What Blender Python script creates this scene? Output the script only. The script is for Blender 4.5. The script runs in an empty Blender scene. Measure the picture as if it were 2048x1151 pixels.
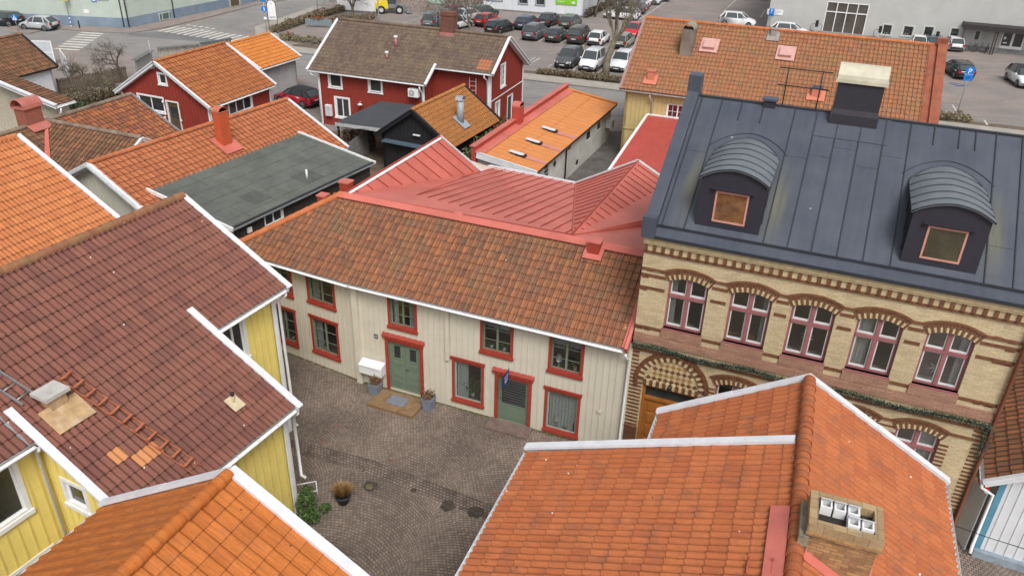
import bpy, bmesh, math, random
from mathutils import Vector, Matrix
R = math.radians
sc = bpy.context.scene
COL = sc.collection
random.seed(7)
# ------------------------------------------------------------------ camera
CAMH = 19.0; FPX = 1593.0; PX0 = 1024.0; PY0 = 575.5
PITCH = R(28.8); ROLL = math.atan2(-89, 2900)
FW = Vector((0, math.cos(PITCH), -math.sin(PITCH)))
_r = Vector((1, 0, 0)); _d = FW.cross(_r)
if _d.z > 0: _d = -_d
RT = math.cos(ROLL) * _r + math.sin(ROLL) * _d
DN = -math.sin(ROLL) * _r + math.cos(ROLL) * _d
CAM = Vector((0, 0, CAMH))
cd = bpy.data.cameras.new('camera'); cam = bpy.data.objects.new('camera', cd); COL.objects.link(cam)
cd.sensor_width = 36; cd.lens = FPX / 2048 * 36; cd.clip_end = 1500; cd.clip_start = 0.3
mw = Matrix.Identity(4)
for i in range(3):
    mw[i][0] = RT[i]; mw[i][1] = -DN[i]; mw[i][2] = -FW[i]; mw[i][3] = CAM[i]
cam.matrix_world = mw
sc.camera = cam
# ------------------------------------------------------------------ light: bright overcast day
SUN_EL, SUN_AZ = R(51), R(166)          # azimuth clockwise from +Y
w = bpy.data.worlds.new('World'); sc.world = w; w.use_nodes = True
nt = w.node_tree; nt.nodes.clear()
sky = nt.nodes.new('ShaderNodeTexSky'); sky.sky_type = 'NISHITA'; sky.sun_disc = False
sky.sun_elevation = SUN_EL; sky.sun_rotation = SUN_AZ; sky.dust_density = 4; sky.air_density = 1.0; sky.ozone_density = 1.0
hs = nt.nodes.new('ShaderNodeHueSaturation'); hs.inputs['Saturation'].default_value = 0.22
bg = nt.nodes.new('ShaderNodeBackground'); bg.inputs['Strength'].default_value = 0.11
wo = nt.nodes.new('ShaderNodeOutputWorld')
nt.links.new(sky.outputs[0], hs.inputs['Color']); nt.links.new(hs.outputs[0], bg.inputs[0]); nt.links.new(bg.outputs[0], wo.inputs[0])
sl = bpy.data.lights.new('sun', 'SUN'); sl.energy = 1.45; sl.angle = R(22); sl.color = (1, .97, .92)
so = bpy.data.objects.new('sun', sl); COL.objects.link(so)
sd = Vector((math.sin(SUN_AZ) * math.cos(SUN_EL), math.cos(SUN_AZ) * math.cos(SUN_EL), math.sin(SUN_EL)))
so.rotation_euler = sd.to_track_quat('Z', 'Y').to_euler(); so.location = (20, -20, 60)
sc.view_settings.view_transform = 'Standard'; sc.view_settings.look = 'None'
sc.view_settings.exposure = 0.57; sc.view_settings.gamma = 1
sc.cycles.max_bounces = 6
# ------------------------------------------------------------------ geometry from the survey of the place
def ray(px, py): return RT * ((px - PX0) / FPX) + DN * ((py - PY0) / FPX) + FW
def at(px, py, z=0.0):
    q = ray(px, py); t = (z - CAMH) / q.z; return CAM + q * t
class Fr:
    "local frame: x along azimuth az (deg), y to its left"
    def __init__(s, x, y, az):
        s.o = Vector((x, y, 0)); s.az = R(az); s.u = Vector((math.cos(s.az), math.sin(s.az), 0)); s.n = Vector((-s.u.y, s.u.x, 0))
    def l(s, P): d = P - s.o; return Vector((d.dot(s.u), d.dot(s.n), P.z))
    def at(s, px, py, z=0): return s.l(at(px, py, z))
    def wall(s, px, py, v=0):
        q = ray(px, py); t = (s.n.dot(s.o + s.n * v - CAM)) / s.n.dot(q); return s.l(CAM + q * t)
    def wallu(s, px, py, u=0):
        q = ray(px, py); t = (s.u.dot(s.o + s.u * u - CAM)) / s.u.dot(q); return s.l(CAM + q * t)
    def pl(s, px, py, P, N):
        "intersection with local plane point P normal N"
        Nw = s.u * N[0] + s.n * N[1] + Vector((0, 0, N[2])); Pw = s.o + s.u * P[0] + s.n * P[1] + Vector((0, 0, P[2]))
        q = ray(px, py); t = Nw.dot(Pw - CAM) / Nw.dot(q); return s.l(CAM + q * t)
    def hz(s, px, py, u, v):
        P = s.o + s.u * u + s.n * v; q = ray(px, py); t = (q.x * P.x + q.y * P.y) / (q.x ** 2 + q.y ** 2); return CAMH + q.z * t
def V(*a): return Vector(a)
# ------------------------------------------------------------------ tagging
def tag(o, label=None, cat=None, group=None, kind=None):
    if label: o['label'] = label
    if cat: o['category'] = cat
    if group: o['group'] = group
    if kind: o['kind'] = kind
    return o
def thing(name, label, cat, loc=(0, 0, 0), rz=0, group=None):
    o = bpy.data.objects.new(name, None); COL.objects.link(o); o.empty_display_size = .3
    o.location = loc; o.rotation_euler = (0, 0, rz)
    return tag(o, label, cat, group)
def fthing(name, label, cat, fr, group=None): return thing(name, label, cat, fr.o, fr.az, group)
def copy_tree(o, parent=None):
    c = o.copy(); COL.objects.link(c)
    if parent: c.parent = parent
    for ch in list(o.children): copy_tree(ch, c)
    return c
# ------------------------------------------------------------------ mesh builder
class MB:
    def __init__(s, T=None): s.v = []; s.f = []; s.m = []; s.uv = []; s.T = T; s.sm = []
    def poly(s, pts, mi=0, uv=None, smooth=False):
        b = len(s.v)
        for p in pts:
            p = Vector(p)
            s.v.append(s.T(p) if s.T else p)
        s.f.append(list(range(b, b + len(pts)))); s.m.append(mi); s.uv.append(uv); s.sm.append(smooth)
    def mesh(s, verts, faces, mi=0, smooth=False):
        b = len(s.v)
        for p in verts:
            p = Vector(p); s.v.append(s.T(p) if s.T else p)
        for f in faces: s.f.append([b + i for i in f]); s.m.append(mi); s.uv.append(None); s.sm.append(smooth)
    def box(s, a0, a1, b0, b1, c0, c1, mi=0):
        vs = [(a, b, c) for a in (a0, a1) for b in (b0, b1) for c in (c0, c1)]
        s.mesh(vs, [(0, 1, 3, 2), (4, 6, 7, 5), (0, 4, 5, 1), (2, 3, 7, 6), (0, 2, 6, 4), (1, 5, 7, 3)], mi)
    def prism(s, pts, vec, mi=0, caps=True):
        n = len(pts); vec = Vector(vec); vs = [Vector(p) for p in pts] + [Vector(p) + vec for p in pts]
        fs = [(i, (i + 1) % n, n + (i + 1) % n, n + i) for i in range(n)]
        if caps: fs += [tuple(range(n))[::-1], tuple(range(n, 2 * n))]
        s.mesh(vs, fs, mi)
    def beam(s, p, q, w, h, mi=0, up=(0, 0, 1), off=0):
        "bar from p to q, w across, h along up; bottom face off above the line"
        p = Vector(p); q = Vector(q); d = (q - p).normalized(); sd_ = d.cross(Vector(up)).normalized(); u2 = sd_.cross(d).normalized()
        vs = []
        for e in (p, q):
            for a, b in ((-1, 0), (1, 0), (1, 1), (-1, 1)): vs.append(e + sd_ * (a * w / 2) + u2 * (off + b * h))
        s.mesh(vs, [(0, 3, 2, 1), (4, 5, 6, 7), (0, 1, 5, 4), (1, 2, 6, 5), (2, 3, 7, 6), (3, 0, 4, 7)], mi)
    def tube(s, pts, r, n=8, mi=0, smooth=True, cap=True):
        pts = [Vector(p) for p in pts]; rs = r if isinstance(r, (list, tuple)) else [r] * len(pts)
        vs = []; prev = None
        for i, p in enumerate(pts):
            d = (pts[min(i + 1, len(pts) - 1)] - pts[max(i - 1, 0)]).normalized()
            a = d.cross(Vector((0, 0, 1)) if abs(d.z) < .95 else Vector((1, 0, 0))).normalized()
            if prev is not None:
                a = (prev - d * prev.dot(d)).normalized()
            prev = a; b = d.cross(a)
            for k in range(n):
                t = 2 * math.pi * k / n; vs.append(p + (a * math.cos(t) + b * math.sin(t)) * rs[i])
        fs = []
        for i in range(len(pts) - 1):
            for k in range(n): fs.append((i * n + k, i * n + (k + 1) % n, (i + 1) * n + (k + 1) % n, (i + 1) * n + k))
        if cap and n > 2:
            fs.append(tuple(range(n))[::-1]); fs.append(tuple((len(pts) - 1) * n + k for k in range(n)))
        s.mesh(vs, fs, mi, smooth)
    def lathe(s, c, prof, n=16, mi=0, smooth=True):
        c = Vector(c); vs = []
        for r, z in prof:
            for k in range(n): t = 2 * math.pi * k / n; vs.append(c + Vector((r * math.cos(t), r * math.sin(t), z)))
        fs = [(i * n + k, i * n + (k + 1) % n, (i + 1) * n + (k + 1) % n, (i + 1) * n + k) for i in range(len(prof) - 1) for k in range(n)]
        s.mesh(vs, fs, mi, smooth)
    def build(s, name, mats, parent=None, bevel=0, recalc=True):
        me = bpy.data.meshes.new(name); me.from_pydata(s.v, [], s.f)
        if not isinstance(mats, (list, tuple)): mats = [mats]
        for m_ in mats: me.materials.append(m_)
        uvl = me.uv_layers.new(name='UVMap')
        me.polygons.foreach_set('material_index', [min(i, len(mats) - 1) for i in s.m]); me.polygons.foreach_set('use_smooth', s.sm)
        me.update()
        for p, uv in zip(me.polygons, s.uv):
            if uv is None:
                n = p.normal
                if abs(n.z) > .999: t = Vector((1, 0, 0)); b = Vector((0, 1, 0))
                else:
                    if n.z < 0 or (abs(n.z) < 1e-6 and (n.x + n.y * 1.0001) < 0): n = -n
                    t = Vector((-n.y, n.x, 0)).normalized(); b = n.cross(t)
                for li in p.loop_indices:
                    c = me.vertices[me.loops[li].vertex_index].co; uvl.data[li].uv = (c.dot(t), c.dot(b))
            else:
                for li, q in zip(p.loop_indices, uv): uvl.data[li].uv = q
        if recalc or bevel:
            bm = bmesh.new(); bm.from_mesh(me)
            if bevel:
                bmesh.ops.remove_doubles(bm, verts=bm.verts, dist=1e-5)
            if recalc: bmesh.ops.recalc_face_normals(bm, faces=bm.faces)
            if bevel:
                es = [e for e in bm.edges if len(e.link_faces) == 2 and e.calc_face_angle(0) > .5]
                bmesh.ops.bevel(bm, geom=es, offset=bevel, segments=2, profile=.6, affect='EDGES', clamp_overlap=True)
            bm.to_mesh(me); bm.free()
        o = bpy.data.objects.new(name, me); COL.objects.link(o)
        if parent: o.parent = parent
        return o
def wallT(o, du, dn=None):
    "map (a along wall, d outward, z) to local xyz; o local point, du along, dn outward"
    o = Vector(o); du = Vector(du).normalized(); dn = Vector(dn).normalized()
    return lambda p: o + du * p[0] + dn * p[1] + Vector((0, 0, p[2]))
# ------------------------------------------------------------------ materials
MATS = {}
class NT:
    def __init__(s, m): s.t = m.node_tree; s.L = s.t.links.new
    def n(s, ty, **k):
        nd = s.t.nodes.new('ShaderNode' + ty)
        for a, b in k.items():
            if a.startswith('i_'):
                key = a[2:]; key = int(key) if key.isdigit() else key.replace('_', ' ')
                nd.inputs[key].default_value = b
            else: setattr(nd, a, b)
        return nd
    def math(s, op, a, b=None, c=None):
        nd = s.n('Math', operation=op)
        for i, x in enumerate((a, b, c)):
            if x is None: continue
            if isinstance(x, (int, float)): nd.inputs[i].default_value = x
            else: s.L(x, nd.inputs[i])
        return nd.outputs[0]
    def mix(s, f, a, b, bt='MIX'):
        nd = s.n('Mix', data_type='RGBA', blend_type=bt)
        for i, x in ((0, f), (6, a), (7, b)):
            if isinstance(x, (int, float)): nd.inputs[i].default_value = x
            elif isinstance(x, (tuple, list)): nd.inputs[i].default_value = (*x[:3], 1)
            else: s.L(x, nd.inputs[i])
        return nd.outputs[2]
    def ramp(s, f, stops, interp='LINEAR'):
        nd = s.n('ValToRGB'); cr = nd.color_ramp; cr.interpolation = interp
        while len(cr.elements) < len(stops): cr.elements.new(.5)
        for e, (p, c) in zip(cr.elements, stops):
            e.position = p; e.color = (*c, 1) if not isinstance(c, (int, float)) else (c, c, c, 1)
        s.L(f, nd.inputs[0]); return nd.outputs[0]
    def noise(s, vec, scale, detail=3, rough=.55):
        nd = s.n('TexNoise', i_Scale=scale, i_Detail=detail, i_Roughness=rough)
        if vec is not None: s.L(vec, nd.inputs[0])
        return nd.outputs[0]
    def scale(s, vec, sx, sy, sz):
        nd = s.n('Mapping'); nd.inputs['Scale'].default_value = (sx, sy, sz); s.L(vec, nd.inputs[0]); return nd.outputs[0]
def newmat(name):
    m = bpy.data.materials.new(name); m.use_nodes = True; t = NT(m)
    b = m.node_tree.nodes['Principled BSDF']; return m, t, b
def mat(name, col, rough=.7, var=.12, scale=3, metal=0, bump=0, bs=40, dirt=0, dcol=(.08, .07, .05), spec=.4):
    "plain surface with uneven tone, optional dirt patches"
    if name in MATS: return MATS[name]
    m, t, b = newmat(name)
    tc = t.n('TexCoord').outputs['Object']
    n1 = t.noise(tc, scale, 5, .6); n2 = t.noise(tc, scale * 9, 3)
    f = t.ramp(n1, [(.3, 1 - var * 1.4), (.7, 1 + var * .4)])
    c = t.mix(1.0, tuple(col), f, 'MULTIPLY')
    c = t.mix(min(1, var * 1.5), c, t.mix(1.0, c, t.ramp(n2, [(.3, .75), (.7, 1.15)]), 'MULTIPLY'))
    if dirt:
        n3 = t.noise(t.scale(tc, 1, 1, .35), 1.3, 6, .7)
        c = t.mix(t.math('MULTIPLY', t.ramp(n3, [(.5, 0), (.68, 1)]), dirt), c, dcol)
    t.L(c, b.inputs['Base Color']); b.inputs['Roughness'].default_value = rough; b.inputs['Metallic'].default_value = metal
    b.inputs['Specular IOR Level'].default_value = spec
    if bump:
        bp = t.n('Bump', i_Strength=bump, i_Distance=.02); t.L(t.noise(tc, bs, 4), bp.inputs['Height']); t.L(bp.outputs[0], b.inputs['Normal'])
    MATS[name] = m; return m
def tilemat(name, cols, moss=.0, mosscol=(.13, .12, .05), dirt=.25, dcol=(.07, .045, .035), rough=.75, streak=.35, speck=True, patch=None, edge=.75, side=0, valley=0):
    "fired clay tiles; uv counts tiles across and courses down"
    if name in MATS: return MATS[name]
    m, t, b = newmat(name)
    uv = t.n('UVMap').outputs[0]; oc = t.n('TexCoord').outputs['Object']
    fl = t.n('VectorMath', operation='FLOOR'); t.L(uv, fl.inputs[0])
    wn = t.n('TexWhiteNoise', noise_dimensions='2D'); t.L(fl.outputs[0], wn.inputs[0])
    k = len(cols)
    big = t.noise(oc, .45, 3)
    f = t.math('ADD', t.math('MULTIPLY', wn.outputs[0], .8), t.math('MULTIPLY', t.math('SUBTRACT', big, .4), .9))
    c = t.ramp(f, [(i / max(1, k - 1), cc) for i, cc in enumerate(cols)])
    # weathering streaks running down the slope inside each tile
    st = t.noise(t.scale(uv, 6, .7, 1), 1.0, 4, .6)
    c = t.mix(streak, c, t.mix(1.0, c, t.ramp(st, [(.32, .45), (.6, 1.12)]), 'MULTIPLY'))
    gr = t.noise(oc, 26, 4, .65)
    c = t.mix(.5, c, t.mix(1.0, c, t.ramp(gr, [(.3, .72), (.7, 1.2)]), 'MULTIPLY'))
    if dirt:
        d = t.noise(oc, 2.2, 6, .72)
        c = t.mix(t.math('MULTIPLY', t.ramp(d, [(.52, 0), (.66, 1)]), dirt), c, dcol)
    if moss:
        d = t.noise(oc, .9, 7, .75)
        c = t.mix(t.math('MULTIPLY', t.ramp(d, [(.48, 0), (.62, 1)]), moss), c, mosscol)
    if patch:   # a few replaced tiles, by tile count
        for (iu, iv, nu, nv, pc) in patch:
            sx = t.n('SeparateXYZ'); t.L(fl.outputs[0], sx.inputs[0])
            fx = t.math('MULTIPLY', t.math('COMPARE', sx.outputs[0], iu + nu / 2 - .5, nu / 2), t.math('COMPARE', sx.outputs[1], iv + nv / 2 - .5, nv / 2))
            c = t.mix(fx, c, pc)
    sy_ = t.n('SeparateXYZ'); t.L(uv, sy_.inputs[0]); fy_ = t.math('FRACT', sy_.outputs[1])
    c = t.mix(t.math('MULTIPLY', t.math('GREATER_THAN', fy_, .957), edge), c, (.035, .026, .02))   # course shadow painted as a dark band on the tile lips
    if valley:
        f2 = t.math('FRACT', t.math('MULTIPLY', sy_.outputs[0], 2.0)); vm = t.math('LESS_THAN', t.math('ABSOLUTE', t.math('SUBTRACT', f2, .02)), .1); vn = t.ramp(t.noise(t.scale(uv, .8, .9, 1), 1.0, 5, .7), [(.42, .4), (.62, 1)])
        c = t.mix(t.math('MULTIPLY', t.math('MULTIPLY', vm, vn), valley), c, (.06, .04, .03))   # trough dirt, with shade painted in as dark lines between the rolls
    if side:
        fx_ = t.math('FRACT', sy_.outputs[0]); c = t.mix(t.math('MULTIPLY', t.math('LESS_THAN', fx_, .07), side), c, (.035, .028, .02))  # gap shade painted as a dark line down each side joint
    if speck:
        v2 = t.n('TexVoronoi', i_Scale=2.3); t.L(oc, v2.inputs[0]); c = t.mix(t.math('MULTIPLY', t.math('LESS_THAN', v2.outputs['Distance'], .055), .8), c, (.05, .035, .03))
        vo = t.n('TexVoronoi', i_Scale=1.6); t.L(oc, vo.inputs[0])
        c = t.mix(t.math('LESS_THAN', vo.outputs['Distance'], .035), c, (.62, .6, .55))
    t.L(c, b.inputs['Base Color']); b.inputs['Roughness'].default_value = rough; b.inputs['Specular IOR Level'].default_value = .3
    bp = t.n('Bump', i_Strength=.25, i_Distance=.01); t.L(gr, bp.inputs['Height']); t.L(bp.outputs[0], b.inputs['Normal'])
    MATS[name] = m; return m
def brickmat(name, c1, c2, mortar, w=.25, h=.077, rough=.55, var=.5, off=.5):
    if name in MATS: return MATS[name]
    m, t, b = newmat(name)
    uv = t.n('UVMap').outputs[0]; oc = t.n('TexCoord').outputs['Object']
    br = t.n('TexBrick', offset=off); t.L(uv, br.inputs[0])
    br.inputs['Scale'].default_value = 1; br.inputs['Brick Width'].default_value = w; br.inputs['Row Height'].default_value = h
    br.inputs['Mortar Size'].default_value = .006; br.inputs['Mortar Smooth'].default_value = .2
    for k_, v_ in (('Color1', c1), ('Color2', c2), ('Mortar', mortar)): br.inputs[k_].default_value = (*v_, 1)
    n1 = t.noise(oc, 1.2, 5, .6); n2 = t.noise(oc, 14, 3)
    c = t.mix(var, br.outputs[0], t.mix(1.0, br.outputs[0], t.ramp(n1, [(.3, .7), (.7, 1.15)]), 'MULTIPLY'))
    c = t.mix(var, c, t.mix(1.0, c, t.ramp(n2, [(.3, .75), (.7, 1.18)]), 'MULTIPLY'))
    t.L(c, b.inputs['Base Color']); b.inputs['Roughness'].default_value = rough
    bp = t.n('Bump', i_Strength=.5, i_Distance=.01, invert=True); t.L(br.outputs['Fac'], bp.inputs['Height']); t.L(bp.outputs[0], b.inputs['Normal'])
    MATS[name] = m; return m
def glassmat(name, refl=.28, tint=(.55, .6, .6)):
    if name in MATS: return MATS[name]
    m = bpy.data.materials.new(name); m.use_nodes = True; t = NT(m); m.node_tree.nodes.clear()
    tr = t.n('BsdfTransparent'); tr.inputs[0].default_value = (*tint, 1)
    gl = t.n('BsdfGlossy'); gl.inputs['Roughness'].default_value = .03; gl.inputs[0].default_value = (.95, .97, 1, 1)
    fr = t.n('LayerWeight'); fr.inputs[0].default_value = .5; f = t.math('MULTIPLY_ADD', t.math('POWER', fr.outputs['Facing'], 4.0), .8, refl * .5)
    mx = t.n('MixShader'); t.L(f, mx.inputs[0]); t.L(tr.outputs[0], mx.inputs[1]); t.L(gl.outputs[0], mx.inputs[2])
    o = t.n('OutputMaterial'); t.L(mx.outputs[0], o.inputs[0]); MATS[name] = m; return m
def paint(name, col, coat=.6, rough=.35):
    if name in MATS: return MATS[name]
    m, t, b = newmat(name); oc = t.n('TexCoord').outputs['Object']
    c = t.mix(1.0, tuple(col), t.ramp(t.noise(oc, 2.5, 4), [(.3, .86), (.7, 1.04)]), 'MULTIPLY')
    t.L(c, b.inputs['Base Color']); b.inputs['Roughness'].default_value = rough; b.inputs['Coat Weight'].default_value = coat; b.inputs['Coat Roughness'].default_value = .08
    MATS[name] = m; return m
WHITE = mat('white_paint', (.76, .77, .78), .5, .07, dirt=.12, dcol=(.42, .42, .4))
WMETAL = mat('white_sheet_metal', (.67, .685, .72), .45, .08, dirt=.3, dcol=(.45, .45, .45))
GALV = mat('galvanised_steel', (.42, .44, .46), .4, .2, metal=.6)
DARKW = mat('dark_weathered_wood', (.055, .04, .036), .8, .35, 6, bump=.3)
BLACKM = mat('black_metal', (.02, .02, .022), .45, .2)
RUBBER = mat('black_rubber', (.02, .02, .02), .8, .1)
DARKGL = mat('dark_window_glass', (.035, .04, .042), .06, .3, 1.2, spec=.8)
CLEARGL = glassmat('window_glass')
CURT = mat('white_curtain_cloth', (.62, .62, .6), .9, .15, 12)
REDSHEET = mat('red_roof_sheet', (.56, .155, .12), .5, .16, .7, dirt=.22, dcol=(.36, .13, .105))
REDDARK = mat('red_painted_metal', (.36, .055, .035), .5, .12)
MORTAR = mat('mortar', (.33, .29, .24), .9, .25, 8)
SOIL = mat('soil', (.05, .035, .025), .95, .3, 10)
# ------------------------------------------------------------------ building helpers
def panel(name, parent, T, outline, holes, mats, thick=.2, mi_reveal=1):
    "flat wall in (a,z) with true openings and reveals; d=0 is the outer face"
    bm = bmesh.new(); edges = []; loops = []
    for lp in [outline] + list(holes):
        vs = [bm.verts.new((a, 0, z)) for a, z in lp]; loops.append(vs)
        for i in range(len(vs)): edges.append(bm.edges.new((vs[i], vs[(i + 1) % len(vs)])))
    bmesh.ops.triangle_fill(bm, use_beauty=True, use_dissolve=False, edges=edges)
    bmesh.ops.recalc_face_normals(bm, faces=bm.faces)
    out = T(Vector((0, 1, 0))) - T(Vector((0, 0, 0)))
    for li, vs in enumerate(loops):
        dd = thick
        bk = [bm.verts.new((v.co.x, -dd, v.co.z)) for v in vs]
        for i in range(len(vs)):
            j = (i + 1) % len(vs)
            f = bm.faces.new((vs[i], vs[j], bk[j], bk[i])); f.material_index = mi_reveal if li else 0
    for v in bm.verts: v.co = T(v.co)
    bm.normal_update()
    for f in bm.faces:
        if len(f.verts) == 3 and f.normal.dot(out) < 0: f.normal_flip()
    me = bpy.data.meshes.new(name); bm.to_mesh(me); bm.free()
    if not isinstance(mats, (list, tuple)): mats = [mats]
    for m_ in (mats if len(mats) > 1 else [mats[0], mats[0]]): me.materials.append(m_)
    uvl = me.uv_layers.new(name='UVMap'); o0 = T(Vector((0, 0, 0))); da = T(Vector((1, 0, 0))) - o0
    for p in me.polygons:
        n = p.normal
        for li in p.loop_indices:
            c = me.vertices[me.loops[li].vertex_index].co
            a = (c - o0).dot(da)
            if abs(n.dot(da)) > .5: a = (c - o0).dot(out)
            uvl.data[li].uv = (a, (c - o0).z if abs(n.z) < .7 else (c - o0).dot(out))
    o = bpy.data.objects.new(name, me); COL.objects.link(o); o.parent = parent
    return o
def rect(a, z, w, h): return [(a, z), (a + w, z), (a + w, z + h), (a, z + h)]
def battens(name, parent, T, a0, a1, zb, zt, holes, m, sp=.24, bw=.045, d=.022):
    "cover strips of vertical boarding; zt number or function of a; holes as (a,z,w,h)"
    mb = MB(T); n = int((a1 - a0) / sp); top = zt if callable(zt) else (lambda a: zt)
    for i in range(n + 1):
        a = a0 + (i + .5) * (a1 - a0) / (n + 1)
        iv = [(zb, top(a))]
        for (ha, hz_, hw, hh) in holes:
            if ha - bw < a < ha + hw + bw:
                nx = []
                for z0, z1 in iv:
                    if hz_ > z0 and hz_ < z1: nx.append((z0, hz_))
                    if hz_ + hh < z1 and hz_ + hh > z0: nx.append((hz_ + hh, z1))
                    if hz_ >= z1 or hz_ + hh <= z0: nx.append((z0, z1))
                iv = nx
        for z0, z1 in iv:
            if z1 - z0 > .05: mb.box(a - bw / 2, a + bw / 2, .0015, d, z0, z1)
    return mb.build(name, m, parent, recalc=False)
def window(parent, T, a, z, w, h, mc, mf, cas=.1, sill=.06, rec=.07, nx=2, ny=1, bars=None, pane=None, proud=.03, top=0, curtain=None, name='window', split=None, label=None, cw=None):
    """casement window. T wall map; (a,z) lower corner of the opening. mc casing, mf frame material."""
    mb = MB(T)
    if cas:
        mb.box(a - cas, a, .002, proud, z - cas * .4, z + h + cas)
        mb.box(a + w, a + w + cas, .002, proud, z - cas * .4, z + h + cas)
        mb.box(a, a + w, .002, proud - .002, z + h, z + h + cas)
    if sill:
        mb.box(a - cas * 1.25, a + w + cas * 1.25, .003, proud + .05, z - cas * .4 - sill * 2, z - cas * .4 + .0)
        mb.box(a, a + w, -rec, .02, z - .02, z + .012)
    if top:   # scalloped head board
        k = 8; tw_ = w + 2 * cas + .1; st = tw_ / k
        for i in range(k):
            a0 = a - cas - .05 + i * st
            mb.box(a0 + .012, a0 + st - .012, proud + .004, proud + .022, z + h + cas * .45, z + h + cas + top)
        mb.box(a - cas - .05, a + w + cas + .05, .003, proud + .05, z + h + cas + top * .35, z + h + cas + top * .75)
    fw = .055
    # sash frames, mullions and glazing bars
    mb.box(a, a + fw, -rec - .04, -rec, z, z + h, 1); mb.box(a + w - fw, a + w, -rec - .04, -rec, z, z + h, 1)
    mb.box(a + fw, a + w - fw, -rec - .04, -rec, z, z + fw, 1); mb.box(a + fw, a + w - fw, -rec - .04, -rec, z + h - fw, z + h, 1)
    for i in range(1, nx):
        c = a + w * i / nx; mb.box(c - .04, c + .04, -rec - .04, -rec + .006, z + fw, z + h - fw, 1)
    for j in range(1, ny):
        c = z + h * j / ny
        for i in range(nx):
            x0 = a + w * i / nx + (.04 if i else fw); x1 = a + w * (i + 1) / nx - (.04 if i < nx - 1 else fw)
            mb.box(x0, x1, -rec - .03, -rec - .008, c - .012, c + .012, 1)
    if bars:
        for i in range(nx):
            for b_ in range(1, bars):
                c = a + w * (i + b_ / bars) / nx; mb.box(c - .012, c + .012, -rec - .031, -rec - .009, z + fw, z + h - fw, 1)
    o = mb.build(name, [mc, mf], parent, recalc=False)
    if label: o['label'] = label
    g = MB(T); g.poly([(a + .02, -rec - .02, z + .02), (a + w - .02, -rec - .02, z + .02), (a + w - .02, -rec - .02, z + h - .02), (a + .02, -rec - .02, z + h - .02)])
    g.build('pane', pane or DARKGL, o, recalc=False)
    if curtain:
        for (c0, c1, z0, z1) in curtain:
            cb = MB(T); n = max(6, int((c1 - c0) * w * 26)); vs = []; x0 = a + c0 * w; x1 = a + c1 * w
            for i in range(n + 1):
                x = x0 + (x1 - x0) * i / n; dd = -rec - .12 + .025 * math.sin(i * 1.9)
                zz = z + z0 * h + (.03 * abs(math.sin(i * .55)) if z0 > .3 else 0)
                vs += [(x, dd, zz), (x, dd, z + z1 * h)]
            cb.mesh(vs, [(2 * i, 2 * i + 2, 2 * i + 3, 2 * i + 1) for i in range(n)], 0, True)
            cb.build('curtain', CURT, o, recalc=False)
    return o
PROF = {
    'pan': [(0, .0), (.02, .038), (.12, .052), (.24, .046), (.38, .018), (.52, .004), (.7, .0), (.88, .008), (.985, .022), (1, .0)],
    'pan4': [(0, .0), (.03, .05), (.25, .045), (.5, .005), (.9, .008), (1, .0)],
    'dbl': [(0, .0), (.02, .008), (.1, .035), (.17, .058), (.24, .066), (.31, .058), (.4, .026), (.47, .002), (.54, .0), (.6, .02), (.67, .052), (.74, .066), (.81, .058), (.9, .024), (1, .0)],
    'soft': [(0, .0), (.02, .03), (.14, .034), (.32, .028), (.5, .012), (.7, .003), (.9, .0), (1, .0)],
    'sheet': [(0, 0), (.03, .02), (.06, 0), (1, 0)],
    'corr': [(0, 0), (.25, .02), (.5, .035), (.75, .02), (1, 0)],
    'plat': [(0, 0), (.1, .003), (.5, .003), (.6, .025), (.9, .025), (1, 0)],
}
def facebasis(pts):
    "pts local Vectors; first two give the ridge (horizontal). returns origin, eu, ev(down slope), n"
    P0 = pts[0]; eu = (pts[1] - P0); eu.z = 0; eu.normalize()
    best = max(pts[2:], key=lambda p: (p - P0 - eu * (p - P0).dot(eu)).length)
    r = best - P0; ev = (r - eu * r.dot(eu)).normalized()
    if ev.z > 0: ev = -ev
    n = eu.cross(ev)
    if n.z < 0: n = -n
    return P0, eu, ev, n
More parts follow.
